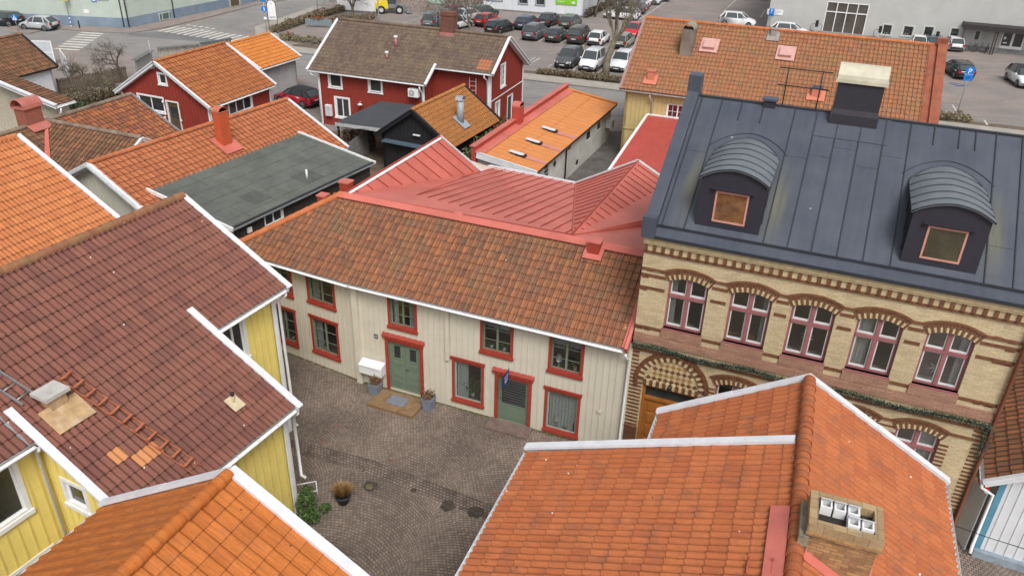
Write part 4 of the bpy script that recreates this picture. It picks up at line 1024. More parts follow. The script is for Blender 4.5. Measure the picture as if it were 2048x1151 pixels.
d_ = mb.build('door', DOORW, B); gp = MB(TB); gp.poly([(DX0 + .1, -.15, 2.7), (DX1 - .1, -.15, 2.7), (DX1 - .1, -.15, 3.12), (DX0 + .1, -.15, 3.12)]); gp.build('pane', DARKGL, d_, recalc=False)
hb = MB(TB); hb.tube([(cx + .07, -.12, 1.2), (cx + .07, -.06, 1.2), (cx + .2, -.06, 1.2)], .014, 6); hb.build('handle', GALV, d_)
lt = MB(TB); lt.tube([(cx, .05, 3.55), (cx, .22, 3.6), (cx, .22, 3.5)], .015, 6, 0); lt.lathe((cx, .22, 3.3), [(0, -.03), (.05, 0), (.08, .14), (.03, .2), (0, .22)], 8, 0); lt.build('wall_lantern', BLACKM, B)
mb = MB(TB); mb.box(DX0 - .1, DX1 + .1, .05, .7, 0, .14); o = mb.build('granite_step', mat('grey_granite', (.22, .21, .2), .8, .2, 5), None, bevel=.01); o.matrix_world = Matrix.Translation(FA.o) @ Matrix.Rotation(FA.az, 4, 'Z'); tag(o, 'grey granite doorstep below the varnished door of the brick building', 'door step')
# other walls
mb = MB()
mb.poly([(0, -.0, -.4), (0, -9.8, -.4), (0, -9.8, 8.75), (0, 0, 8.75)]); mb.poly([(-BW, 0, -.4), (-BW, -9.8, -.4), (-BW, -9.8, 8.75), (-BW, 0, 8.75)]); mb.poly([(0, -9.8, -.4), (-BW, -9.8, -.4), (-BW, -9.8, 8.75), (0, -9.8, 8.75)])
for x_ in (-.001, -BW + .001): mb.poly([(x_, 0, 8.75), (x_, -9.8, 8.75), (x_, -4.9, 11.7)])
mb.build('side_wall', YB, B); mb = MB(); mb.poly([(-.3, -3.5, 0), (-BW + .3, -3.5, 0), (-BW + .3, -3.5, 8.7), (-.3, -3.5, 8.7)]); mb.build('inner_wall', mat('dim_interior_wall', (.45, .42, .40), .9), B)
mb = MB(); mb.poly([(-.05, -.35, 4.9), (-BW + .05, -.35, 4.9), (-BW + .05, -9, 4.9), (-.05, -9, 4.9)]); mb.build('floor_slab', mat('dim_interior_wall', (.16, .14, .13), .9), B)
# roof: z = 8.9 + .6 * (.0 - y)
kz = .6; zr0 = 8.93
rz = lambda y: zr0 - kz * y
mb = MB(); W_ = BW + .45
mb.prism([(-.05, -.12, rz(-.12)), (-W_, -.12, rz(-.12)), (-W_, -4.9, rz(-4.9)), (-.05, -4.9, rz(-4.9))], (0, 0, -.12))
mb.prism([(-.05, -4.9, rz(-4.9)), (-W_, -4.9, rz(-4.9)), (-W_, -9.9, rz(.1)), (-.05, -9.9, rz(.1))], (0, 0, -.12))
mb.prism([(.06, -.13, rz(-.13) - .05), (-W_, -.13, rz(-.13) - .05), (-W_, .26, 8.80), (.06, .26, 8.80)], (0, 0, -.07))
mb.build('black_roof', BLKROOF, B)
mb = MB(); mb.beam((-.05, -.12, rz(-.12) + .0), (-W_, -.12, rz(-.12)), .05, .05, 0); mb.beam((.06, .27, 8.72), (-W_, .27, 8.72), .03, .1, 0); mb.build('eaves_edge', BLKSEAM, B)
NR = Vector((0, kz, 1)).normalized(); rp = lambda x, y: V(x, y, rz(y))
mb = MB(); x = -.42
us_ = [-.45, -1.09]
DM = [(-1.38, -3.26), (-7.15, -9.07)]
xs = [-.42, -1.1, -3.45, -4.14, -4.81, -5.51, -6.21, -6.93, -9.3, -10.0, -10.7]
for x in xs: mb.beam(rp(x, -.14), rp(x, -4.86), .03, .035, 0, up=NR, off=.0)
for x in (-1.75, -2.45, -7.6, -8.3, -8.75): mb.beam(rp(x, -4.15 if x > -3 else -4.2), rp(x, -4.86), .03, .035, 0, up=NR)
rj = random.Random(5)
for a_, b_ in zip(xs[:-1], xs[1:]):
    if a_ - b_ < 1.2:
        y_ = -rj.uniform(1.2, 3.8); mb.beam(rp(a_, y_), rp(b_, y_), .01, .004, 0, off=.001)
mb.beam(rp(-.05, -4.9), rp(-W_, -4.9), .12, .05, 0, off=-.01); mb.build('standing_seams', BLKSEAM, B)
# parapet along the left verge
mb = MB(); mb.prism([(-.3, .1, 8.85), (-.3, -4.9, rz(-4.9) + .0), (-.3, -4.9, rz(-4.9) + .32), (-.3, .1, rz(.1) + .35)], (.38, 0, 0))
mb.prism([(-.3, -4.9, rz(-4.9)), (-.3, -9.9, rz(.1)), (-.3, -9.9, rz(.1) + .3), (-.3, -4.9, rz(-4.9) + .32)], (.38, 0, 0)); mb.box(-.32, .1, .08, .3, 8.72, 9.42)
mb.box(-.33, .1, -5.15, -4.65, rz(-4.9) + .15, rz(-4.9) + .72)
mb.build('parapet', BLKROOF, B, bevel=.02)
# dormers
for (xa, xb), wx in zip(DM, ((-1.85, -2.82), (-7.6, -8.6))):
    xm_ = (xa + xb) / 2; wd = xa - xb; yf = -.38; zs = 10.68; rise = .33
    n = 14; c = wd / 2; Rr_ = (c * c + rise * rise) / (2 * rise); t0 = math.asin(c / Rr_)
    fr_ = [(xm_ + Rr_ * math.sin(t0 - 2 * t0 * i / n), zs + rise - Rr_ + Rr_ * math.cos(t0 - 2 * t0 * i / n)) for i in range(n + 1)]
    dm_ = MB(wallT((0, yf, 0), (-1, 0, 0), (0, 1, 0)))
    o = panel('dormer', B, wallT((0, yf, 0), (-1, 0, 0), (0, 1, 0)), [(-xa, 9.05), (-xb, 9.05)] + [(-x_, z_) for x_, z_ in reversed(fr_)], [rect(-wx[0], 9.36, wx[0] - wx[1], .98)], [DORMB, DORMB], .1)
    mb = MB()
    for x_ in (xa, xb):
        yb = (zr0 - zs) / kz; mb.poly([(x_, yf, 9.05), (x_, yf, zs), (x_, yb, zs)])
        for q in (.35, .9, 1.5): mb.beam((x_, yf - q, rz(yf - q) + .02), (x_, yf - q, zs), .025, .03, 0, up=(1 if x_ == xa else -1, 0, 0))
    mb.build('cheek', DORMB, o)
    mb = MB(); ov = .1; sc_ = 1.07
    fr2 = [(xm_ + (x_ - xm_) * sc_, z_ + .02 - .04 * abs((x_ - xm_) / c)) for x_, z_ in fr_]
    yb_ = [(zr0 - z_) / kz for x_, z_ in fr2]
    vs = []
    for (x_, z_), y_ in zip(fr2, yb_): vs += [(x_, yf + ov, z_), (x_, y_ + .02, z_), (x_, yf + ov, z_ + .05), (x_, y_ + .02, z_ + .05)]
    fs = []
    for i in range(n): a_, b_ = 4 * i, 4 * i + 4; fs += [(a_ + 2, b_ + 2, b_ + 3, a_ + 3), (a_, a_ + 1, b_ + 1, b_), (a_, b_, b_ + 2, a_ + 2)]
    mb.mesh(vs, fs, 0, False)
    rf = mb.build('dormer_roof', DORMR, o)
    mb = MB()
    for k_ in range(5):
        y_ = yf + .02 - k_ * .55 - .35
        pts = [(x_, y_, z_ + .06) for (x_, z_), yb2 in zip(fr2, yb_) if y_ > yb2 + .05]
        if len(pts) > 2: mb.tube(pts, .018, 5)
    mb.tube([(x_, yf + ov, z_ + .05) for x_, z_ in fr2], .022, 5)
    mb.tube([(x_, y_ + .0, z_ + .05) for (x_, z_), y_ in zip(fr2, yb_)], .025, 5)
    sk = [(xm_ + (x_ - xm_) * 1.2, y_ - .22) for (x_, z_), y_ in zip(fr2, yb_)]
    mb.tube([rp(a_, min(b_, -.3)) + V(0, 0, .015) for a_, b_ in sk], .012, 4)
    mb.build('dormer_seam', BLKSEAM, rf)
    window(o, wallT((0, yf, 0), (-1, 0, 0), (0, 1, 0)), -wx[0], 9.36, wx[0] - wx[1], .98, DORMB, mat('pink_window_frame', (.55, .26, .2), .5, .12), 0, 0, -.02, 1, 1, None, mat('warm_dormer_glass', (.24, .115, .05), .08, .5, 1.6, spec=.8) if wx[0] > -3 else mat('olive_dormer_glass', (.06, .055, .028), .06, .3, 1.5, spec=.8))
    mb = MB(wallT((0, yf, 0), (-1, 0, 0), (0, 1, 0))); mb.beam((-wx[0] - .15, .06, 10.40), (-wx[1] + .15, .06, 10.40), .12, .02, 0); mb.build('drip_cap', DORMB, o)
# chimney
mb = MB(); x0, x1, y0, y1 = -5.9, -4.55, -5.3, -4.5
mb.box(x1 + .0 - .0, x0, y0, y1, 11.0, 12.95)
mb.box(x0 - .04, x1 + .04, y0 - .04, y1 + .04, 11.3, 11.95)
mb.prism([(x0 - .04, y1 + .04, 11.95), (x1 + .04, y1 + .04, 11.95), (x1, y1, 12.12), (x0, y1, 12.12)], (0, -.1, 0))
ch_ = mb.build('chimney', mat('black_chimney_cladding', (.035, .033, .042), .45, .1), B)
mb = MB(); barrel_cap(mb, (-5.225, -4.9, 13.05), .95, 1.45, .42, 0, R(90)); mb.box(-5.98, -4.47, -5.38, -4.42, 12.95, 13.06)
mb.build('chimney_cap', mat('cream_cap_metal', (.55, .52, .40), .4, .12, 3, dirt=.4, dcol=(.35, .32, .2)), ch_)
mb = MB(); mb.prism([(-6.35, -3.95, rz(-3.95) + .015), (-4.1, -3.95, rz(-3.95) + .015), (-4.1, -4.88, rz(-4.88) + .015), (-6.35, -4.88, rz(-4.88) + .015)], (0, 0, .012)); mb.build('flashing', BLKROOF, B)
mb = MB()
for x_ in (-3.0, -4.05): mb.tube([(x_, -4.9, 11.8), (x_, -4.9, 13.15)], .022, 6)
mb.tube([(-2.72, -4.9, 13.1), (-4.35, -4.9, 13.1)], .02, 6); mb.tube([(-2.72, -4.9, 12.55), (-4.35, -4.9, 12.55)], .02, 6); mb.build('roof_railing', BLACKM, B)
mb = MB(); mb.box(-2.8, -2.42, -5.05, -4.75, 11.7, 12.02); mb.box(-2.86, -2.36, -5.1, -4.7, 12.02, 12.09, 1); mb.build('vent_hood', [DORMB, BLKROOF], B)
downpipe(B, [(-BW - .05, .25, 8.7), (-BW - .05, .1, 8.4), (-BW - .05, .1, .3), (-BW - .05, .2, .2)], mat('brown_downpipe', (.17, .06, .035), .4, .15), .06)
# garland hung along the belt
GARL = leafmat('dark_green_garland', [(.012, .028, .018), (.03, .055, .035), (.05, .075, .05)])
mb = MB(TB); rnd = random.Random(11)
for i in range(5200):
    a = rnd.uniform(0, BW + .02); sag = 4.73 + .04 * math.sin(a * 2.1); r_ = rnd.uniform(0, .13); t_ = rnd.uniform(-.5, math.pi + .5)
    if i % 16 == 0: a = BW + rnd.uniform(-.15, .12); sag = 4.7 - rnd.random() * 1.1
    q = Vector((a, .1 + abs(r_ * math.cos(t_)) * .9, sag + r_ * math.sin(t_) * 1.0)); d1 = Vector((rnd.gauss(0, 1), rnd.gauss(0, 1), rnd.gauss(0, 1))).normalized(); d2 = d1.cross(Vector((rnd.gauss(0, 1), rnd.gauss(0, 1), 1))).normalized()
    mb.poly([q - d1 * .045, q + d2 * .014, q + d1 * .045, q - d2 * .014])
o = mb.build('garland', GARL, None, recalc=False); o.matrix_world = Matrix.Translation(FA.o) @ Matrix.Rotation(FA.az, 4, 'Z'); tag(o, 'dark green fir garland hung along the belt course of the brick building', 'garland')
mb = MB(TB); mb.box(.0, BW, .09, .13, 4.7, 4.74)
# ================================================================== NEAR HOUSES
YEL = mat('yellow_boarding', (.82, .66, .20), .65, .07, 1.5, dirt=.15, dcol=(.5, .42, .16)); YEL2 = mat('yellow_batten', (.74, .59, .17), .65, .07, 1.5)
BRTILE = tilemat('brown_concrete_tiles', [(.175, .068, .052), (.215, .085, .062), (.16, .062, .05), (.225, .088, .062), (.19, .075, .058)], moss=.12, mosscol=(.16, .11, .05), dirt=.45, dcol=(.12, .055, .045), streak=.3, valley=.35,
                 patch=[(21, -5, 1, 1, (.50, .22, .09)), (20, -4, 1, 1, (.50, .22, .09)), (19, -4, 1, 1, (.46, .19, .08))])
def face(parent, pts, m, **k): return roof_face(parent, [V(*p) for p in pts], m, **k)
Y = Fr(-11.30, 25.27, -116.2)
YH = fthing('yellow_house', 'yellow boarded house under a large brown tiled roof with white barge boards', 'house', Y)
zy = lambda y: 8.3 - .55 * y
sq = lambda x0, x1, y0, y1, f: [V(x0, y0, f(y0)), V(x1, y0, f(y0)), V(x1, y1, f(y1)), V(x0, y1, f(y1))]
main = sq(.15, 15, 0, 4.25, zy); wing = sq(3.45, 9.1, 4.25, 7.25, zy)
bY = facebasis(main)
roof_face(YH, main, BRTILE, .37, .4279, 'dbl', polys=[main, wing], deck=WHITE, basis=bY, wob=.003)
roof_face(YH, sq(.15, 15, 0, -4.25, lambda y: 8.3 + .55 * y), BRTILE, .37, .4279, 'dbl', deck=WHITE)
RIDGEBR = tilemat('mossy_ridge_tiles', [(.25, .10, .06), (.30, .14, .07), (.22, .09, .06)], moss=.6, mosscol=(.24, .20, .07), dirt=.3)
ridge_tiles(YH, (.1, 0, 8.3), (15, 0, 8.3), RIDGEBR, .15, .4)
verge(YH, (.08, -.02, zy(0) - .0), (.08, 4.33, zy(4.33)), WMETAL, .2, .24); verge(YH, (.08, .02, 8.3), (.08, -4.3, zy(4.3)), WMETAL, .2, .24)
verge(YH, (3.4, 3.35, zy(3.35) + .03), (3.4, 7.35, zy(7.35) + .0), WMETAL, .22, .24); verge(YH, (9.15, 3.3, zy(3.3) + .03), (9.15, 7.35, zy(7.35)), WMETAL, .22, .26)
TW1 = wallT((0, 3.9, 0), (1, 0, 0), (0, 1, 0)); TW3 = wallT((0, 6.95, 0), (1, 0, 0), (0, 1, 0)); TW4 = wallT((9.0, 0, 0), (0, 1, 0), (1, 0, 0)); TW2 = wallT((3.65, 0, 0), (0, 1, 0), (-1, 0, 0)); TWg = wallT((.45, 0, 0), (0, 1, 0), (-1, 0, 0))
zt = zy(3.9) - .05
w1 = (1.95, 4.2, .85, 1.42); w1b = (1.95, 1.3, .85, 1.4)
panel('wall', YH, TW1, [(.45, -.3), (3.65, -.3), (3.65, zt), (.45, zt)], [rect(*w1), rect(*w1b)], [YEL, WHITE], .2)
battens('battens', YH, TW1, .6, 3.6, 0, zt, [(w1[0] - .14, w1[1] - .2, w1[2] + .28, w1[3] + .4), (w1b[0] - .14, w1b[1] - .2, w1b[2] + .28, w1b[3] + .4)], YEL2, .3, .05, .022)
window(YH, TW1, *w1, WHITE, WHITE, .12, .06, .05, 2, 1, None, DARKGL); window(YH, TW1, *w1b, WHITE, WHITE, .12, .06, .05, 2, 1, None, DARKGL)
panel('wall', YH, TW3, [(3.65, -.3), (9.0, -.3), (9.0, zy(6.95) - .05), (3.65, zy(6.95) - .05)], [], [YEL], .2)
battens('battens', YH, TW3, 3.8, 8.95, 0, zy(6.95) - .05, [], YEL2, .3, .05, .022)
w4 = (4.5, 3.98, .72, .68)
panel('wall', YH, TW4, [(3.9, -.3), (6.95, -.3), (6.95, zy(6.95) - .06), (3.9, zy(3.9) - .06)], [rect(*w4)], [YEL, WHITE], .2)
battens('battens', YH, TW4, 3.95, 6.9, 0, lambda a: zy(a) - .08, [(w4[0] - .14, w4[1] - .2, w4[2] + .28, w4[3] + .4)], YEL2, .3, .05, .022)
window(YH, TW4, *w4, WHITE, WHITE, .12, .06, .05, 1, 1, None, DARKGL)
panel('wall', YH, TW2, [(3.9, -.3), (6.95, -.3), (6.95, zy(6.95) - .06), (3.9, zy(3.9) - .06)], [], [YEL], .2)
panel('wall', YH, TWg, [(-3.9, -.3), (3.9, -.3), (3.9, zy(3.9) - .05), (0, zy(0) - .1), (-3.9, zy(3.9) - .05)], [], [YEL], .2)
w5 = (9.75, 4.05, 1.3, 1.5); w5b = (9.55, 1.0, 1.3, 1.45)
panel('wall', YH, TW1, [(9.0, -.3), (15, -.3), (15, zt), (9.0, zt)], [rect(*w5), rect(*w5b)], [YEL, WHITE], .2)
battens('battens', YH, TW1, 9.1, 14.9, 0, zt, [(w_[0] - .14, w_[1] - .2, w_[2] + .28, w_[3] + .4) for w_ in (w5, w5b)], YEL2, .3, .05, .022)
window(YH, TW1, *w5, WHITE, WHITE, .12, .06, .05, 1, 1, None, DARKGL); window(YH, TW1, *w5b, WHITE, WHITE, .12, .06, .05, 1, 1, None, DARKGL)
shell(YH, [(.45, -3.9), (15, -3.9), (15, 3.9)], -.3, zt, YEL, 'back_wall')
for nm, T_, a_, z1 in (('corner_board', TW1, .45, zt), ('corner_board', TW3, 3.65, zy(6.95)), ):
    mb = MB(T_); mb.box(a_ - .03, a_ + .14, .003, .04, -.1, z1 - .02); mb.box(a_ - .04, a_ - .003, -.14, .04, -.1, z1 - .02); mb.build(nm, WHITE, YH)
gutter(YH, (.2, 4.33, zy(4.25)), (3.3, 4.33, zy(4.25)), WHITE); gutter(YH, (3.5, 7.33, zy(7.25)), (9.1, 7.33, zy(7.25)), WHITE); gutter(YH, (9.3, 4.33, zy(4.25)), (15, 4.33, zy(4.25)), WHITE)
downpipe(YH, [(.3, 4.33, zy(4.25) - .1), (.3, 4.33, zy(4.25) - .2), (.34, 4.02, zy(4.25) - .5), (.34, 4.02, .3), (.3, 4.12, .2)], WHITE, .05)
downpipe(YH, [(3.5, 7.33, zy(7.25) - .1), (3.5, 7.33, zy(7.25) - .2), (3.4, 7.05, zy(7.25) - .45), (3.4, 7.05, 1.55), (3.36, 7.2, 1.45)], WHITE, .05)
downpipe(YH, [(9.25, 4.33, zy(4.25) - .1), (9.25, 4.33, zy(4.25) - .2), (9.16, 4.03, zy(4.25) - .42), (9.08, 4.02, .3)], WHITE, .05)
mb = MB(); mb.prism([(9.25, 3.3, zy(3.3) + .05), (9.52, 3.3, zy(3.3) + .05), (9.52, 4.3, zy(4.3) + .05), (9.25, 4.3, zy(4.3) + .05)], (0, 0, .02)); mb.build('flashing', GALV, YH)
NY = Vector((0, .55, 1)).normalized(); yp = lambda x, y, h=0: V(x, y, zy(y)) + NY * h
TANM = mat('faded_tan_sheet', (.50, .33, .17), .7, .3, 2.5, dirt=.5, dcol=(.55, .5, .42))
mb = MB(); mb.prism([yp(7.7, 3.75, .12), yp(8.75, 3.75, .12), yp(8.75, 4.45, .12), yp(7.7, 4.45, .12)], NY * .02, 0); mb.box(8.0, 8.45, 3.5, 3.95, 5.9, 6.62, 0)
mb.prism([(7.9, 3.4, 6.62), (8.58, 3.4, 6.62), (8.58, 4.02, 6.62), (7.9, 4.02, 6.62)], (0, 0, .1), 1); mb.build('chimney', [TANM, mat('pale_cap', (.55, .53, .5), .6, .2, 2, dirt=.3)], YH)
mb = MB(); mb.prism([yp(4.6, 6.0, .12), yp(5.0, 6.0, .12), yp(5.0, 6.42, .12), yp(4.6, 6.42, .12)], NY * .02, 0); mb.tube([yp(4.8, 6.2, .05), yp(4.8, 6.2, .05) + V(0, 0, .3)], .045, 8, 0); mb.tube([yp(4.8, 6.2, .05) + V(0, 0, .3), yp(4.8, 6.2, .05) + V(0, 0, .4)], .055, 8, 1)
mb.build('vent_pipe', [mat('cream_vent', (.6, .5, .33), .6, .2, dirt=.3, dcol=(.3, .15, .08)), BLACKM], YH)
# clay coloured roof steps and aluminium ladder
ORM = mat('orange_painted_steel', (.42, .14, .07), .5, .15)
mb = MB()
a0, a1 = yp(7.74, 3.25, .13), yp(7.2, 7.0, .13); b0, b1 = yp(7.42, 3.2, .13), yp(6.88, 6.95, .13)
mb.beam(a0, a1, .02, .03); mb.beam(b0, b1, .02, .03)
for i in range(11):
    f = (i + .3) / 11; p = a0.lerp(a1, f); q = b0.lerp(b1, f); mb.beam(p + NY * .09, q + NY * .09, .07, .025); mb.beam(p, p + NY * .1, .02, .02, up=(1, 0, 0)); mb.beam(q, q + NY * .1, .02, .02, up=(1, 0, 0))
    mb.beam(p + NY * .09 + V(0, -.0, 0), p + V(0, -.16, .08), .02, .015); mb.beam(q + NY * .09, q + V(0, -.16, .08), .02, .015)
mb.build('roof_ladder', ORM, YH)
al = fthing('ladder', 'aluminium ladder lying on the brown roof at the left edge', 'ladder', Y)
mb = MB(); p0, p1 = yp(8.85, 1.3, .13), yp(8.45, 3.35, .13); q0, q1 = yp(9.25, 1.35, .13), yp(8.85, 3.4, .13)
mb.beam(p0, p1, .03, .07); mb.build('rail', GALV, al); mb = MB(); mb.beam(q0, q1, .03, .07); mb.build('rail', GALV, al)
for i in range(6):
    f = (i + .5) / 6; mb = MB(); mb.tube([p0.lerp(p1, f) + NY * .035, q0.lerp(q1, f) + NY * .035], .016, 6); mb.build('rung', GALV, al)
# railing, bush and straw pot by the yellow house corner
WIRE = mat('white_tube', (.7, .7, .7), .4)
rl = thing('stair_railing', 'white tubular hand railing beside the bush at the yellow house corner', 'railing', at(612, 1015), 0)
rb = at(637, 1003) - rl.location; ra = at(592, 1012) - rl.location
mb = MB()
for h_ in (.9, .5): mb.tube([ra + V(0, 0, h_), rb + V(0, 0, h_)], .02, 6)
mb.tube([rb, rb + V(0, 0, .9)], .02, 6); mb.tube([ra, ra + V(0, 0, .9)], .02, 6); mb.build('tube_frame', WIRE, rl)
bs = thing('rhododendron_bush', 'leafy green bush growing against the yellow house corner', 'bush', at(618, 1032), 0)
for c, r, n in (((0, 0, .55), (.42, .5, .55), 420), ((.25, -.25, .35), (.35, .3, .35), 260), ((.62, .25, .25), (.28, .22, .2), 150), ((-.1, .5, .7), (.28, .25, .3), 200)):
    pass
def multi_foliage(parent, lst, m, s, name='crown', seed=1):
    mb = MB(); rnd = random.Random(seed)
    for c, r, n in lst:
        c = Vector(c)
        for i in range(n):
            while True:
                p = Vector((rnd.uniform(-1, 1), rnd.uniform(-1, 1), rnd.uniform(-1, 1)))
                if .3 < p.length < 1: break
            q = c + Vector((p.x * r[0], p.y * r[1], p.z * r[2]))
            if q.z < .02: q.z = .02 + rnd.random() * .1
            a = Vector((rnd.gauss(0, 1), rnd.gauss(0, 1), rnd.gauss(0, .6))).normalized(); b_ = a.cross(Vector((rnd.gauss(0, 1), rnd.gauss(0, 1), rnd.gauss(0, 1)))).normalized()
            ss_ = s * rnd.uniform(.6, 1.3); mb.poly([q - a * ss_, q + b_ * ss_ * .4, q + a * ss_, q - b_ * ss_ * .4])
    return mb.build(name, m, parent, recalc=False)
multi_foliage(bs, [((-.05, 0, .5), (.34, .45, .5), 620), ((.15, -.25, .3), (.3, .28, .3), 380), ((.5, .2, .2), (.2, .18, .16), 160), ((-.12, .45, .6), (.22, .22, .25), 260)], LEAFG, .06)
mb = MB(); rnd = random.Random(2)
for i in range(9): mb.tube([(0, 0, 0), (rnd.uniform(-.15, .15), rnd.uniform(-.15, .15), .3), (rnd.uniform(-.35, .35), rnd.uniform(-.35, .35), .75)], [.02, .015, .008], 5)
mb.build('stems', TWIG, bs)
po = thing('straw_plant_pot', 'round dark grey pot of straw coloured dry plant standing alone on the cobbles', 'plant pot', at(687, 1004), 0)
mb = MB(); mb.lathe((0, 0, 0), [(0, 0), (.17, 0), (.25, .3), (.27, .3), (.27, .34), (.235, .34), (.225, .28), (0, .28)], 20); mb.build('pot', mat('dark_grey_pot', (.05, .055, .07), .6, .15), po)
mb = MB(); rnd = random.Random(4)
for i in range(420):
    a_ = rnd.uniform(0, 6.28); l_ = rnd.uniform(.25, .5); o_ = rnd.random() ** .5 * .9; p = Vector((math.cos(a_) * .12 * o_, math.sin(a_) * .12 * o_, .3)); q = p + Vector((math.cos(a_) * o_ * l_ * .75, math.sin(a_) * o_ * l_ * .75, l_ * (1.1 - .5 * o_))); w_ = Vector((-math.sin(a_), math.cos(a_), .2)) * .012
    mb.poly([p - w_, p + w_, q + w_, q - w_])
mb.build('dry_stalks', GRASSDRY, po, recalc=False)
# ---------------------------------------------------------------- bottom left orange roof
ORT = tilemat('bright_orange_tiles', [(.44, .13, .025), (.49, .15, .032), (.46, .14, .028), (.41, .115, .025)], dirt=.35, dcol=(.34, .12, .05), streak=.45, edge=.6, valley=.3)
Gf = Fr(-5.42, 12.03, -111.4)
GH = fthing('orange_roofed_house', 'small house with bright orange tiled gable roof and white verges at the bottom left', 'house', Gf)
zg = lambda y: 8.0 - .6 * abs(y)
roof_face(GH, sq(.12, 9, 0, 4.1, zg), ORT, .30, .40, 'soft', deck=WHITE, wob=.002, step=.026); roof_face(GH, [V(9, 0, 8), V(.12, 0, 8), V(.12, -3.97, zg(3.97)), V(9, -3.97, zg(3.97))], ORT, .30, .40, 'soft', deck=WHITE, wob=.002, step=.012)
ridge_tiles(GH, (.15, 0, 8.03), (9, 0, 8.03), ORT, .135, .42)
verge(GH, (.05, -.05, 8.07), (.05, 4.2, zg(4.2) + .04), WMETAL, .24, .22); verge(GH, (.05, .05, 8.07), (.05, -4.05, zg(4.05) + .04), WMETAL, .2, .2)
gutter(GH, (.1, -4.04, zg(3.97)), (9, -4.04, zg(3.97)), WHITE, .05); gutter(GH, (.1, 4.17, zg(4.1)), (9, 4.17, zg(4.1)), WHITE, .05)
shell(GH, [(.3, -3.7), (.3, 0), (.3, 3.8), (9, 3.8), (9, -3.7)], 0, [zg(3.7) - .1, 7.8, zg(3.8) - .1, zg(3.8) - .1, zg(3.7) - .1], CREAM, 'wall')
# ---------------------------------------------------------------- bottom right orange roof with brick chimney
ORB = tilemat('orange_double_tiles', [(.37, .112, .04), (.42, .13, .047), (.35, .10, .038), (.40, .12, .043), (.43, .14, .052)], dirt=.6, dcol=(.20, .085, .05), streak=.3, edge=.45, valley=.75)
Xf = Fr(7.25, 15.92, -109.9)
XH = fthing('corner_house', 'large orange tiled house at the bottom right with white verges and a brick chimney', 'house', Xf)
zR = lambda y: 8.0 - .58 * y; zL = lambda y: 8.0 + .6 * y; zW = lambda y: 8.0 + .37 * y
roof_face(XH, sq(.15, 12, 0, 3.45, zR), ORB, .37, .39, 'dbl', deck=WHITE, wob=.003, step=.026)
roof_face(XH, sq(.15, 2.6, 0, -3.36, zL), ORB, .37, .39, 'dbl', deck=WHITE, wob=.003, step=.026)
roof_face(XH, sq(2.6, 12, 0, -6.2, zW), ORB, .37, .39, 'dbl', deck=WHITE, wob=.004, step=.026)
ridge_tiles(XH, (.2, 0, 8.04), (12, 0, 8.04), ORB, .15, .42)
verge(XH, (.06, -.05, 8.06), (.06, 3.55, zR(3.55) + .04), WMETAL, .2, .2); verge(XH, (.06, .05, 8.06), (.06, -3.45, zL(-3.45) + .04), WMETAL, .2, .2)
verge(XH, (2.62, -.17, zW(-.17) + .08), (2.45, -6.3, zW(-6.3) + .04), WMETAL, .22, .22)
gutter(XH, (.1, 3.52, zR(3.45)), (12, 3.52, zR(3.45)), WHITE, .06); gutter(XH, (.1, -3.43, zL(-3.36)), (2.5, -3.43, zL(-3.36)), WHITE, .06); gutter(XH, (2.6, -6.27, zW(-6.2)), (12, -6.27, zW(-6.2)), WHITE, .06)
shell(XH, [(.4, -3.1), (.4, 0), (.4, 3.15), (12, 3.15), (12, -5.9), (2.9, -5.9), (2.9, -3.1)], 0, [zL(-3.1) - .1, 7.8, zR(3.15) - .1, zR(3.15) - .1, zW(-5.9) - .1, zW(-5.9) - .1, zW(-3.1) - .12], CREAM, 'wall')
OBR = brickmat('old_chimney_brick', (.46, .26, .10), (.24, .12, .05), (.15, .13, .11), .235, .075, .8, .7); CAPB = brickmat('chimney_cap_brick', (.40, .28, .15), (.30, .20, .10), (.16, .14, .11), .25, .25, .8, .6)
mb = MB(); cx0, cx1, cy0, cy1 = 4.95, 5.75, .17, 1.3
zc0 = 6.9
mb.box(cx0, cx1, cy0, cy1, zc0, 8.45); mb.box(cx0 - .07, cx1 + .07, cy0 - .07, cy1 + .07, 8.45, 8.53); mb.box(cx0 - .03, cx1 + .03, cy0 - .03, cy1 + .03, 8.38, 8.45)
# open top: ring of cap bricks around a well with flue liners
bx0, bx1, by0, by1 = cx0 - .06, cx1 + .06, cy0 - .06, cy1 + .06; t_ = .15
for q in ((bx0, bx0 + t_, by0, by1), (bx1 - t_, bx1, by0, by1), (bx0 + t_, bx1 - t_, by0, by0 + t_), (bx0 + t_, bx1 - t_, by1 - t_, by1)): mb.box(*q, 8.53, 8.72, 1)
mb.box(bx0 + t_, bx1 - t_, by0 + t_, by1 - t_, 8.4, 8.55, 2)
ch_ = mb.build('chimney', [OBR, CAPB, mat('soot', (.03, .025, .022), .95)], XH)
fl = 0
for (i, j) in ((0, 0), (0, 1), (0, 2), (1, 2), (1, 3)):
    w_ = .22; x_ = bx0 + t_ + .03 + i * .3; y_ = by0 + t_ + .03 + j * .235; mb = MB()
    for q in ((x_, x_ + .03, y_, y_ + .2), (x_ + .2, x_ + .23, y_, y_ + .2), (x_ + .03, x_ + .2, y_, y_ + .03), (x_ + .03, x_ + .2, y_ + .17, y_ + .2)): mb.box(*q, 8.5, 8.74)
    mb.prism([(x_ + .0, y_ - .005, 8.745), (x_ + .12, y_ - .005, 8.83), (x_ + .12, y_ + .205, 8.83), (x_ + .0, y_ + .205, 8.745)], (0, 0, .012), 0); mb.build('flue_liner', WHITE, ch_)
NXr = Vector((0, .58, 1)).normalized(); NXl = Vector((0, -.37, 1)).normalized()
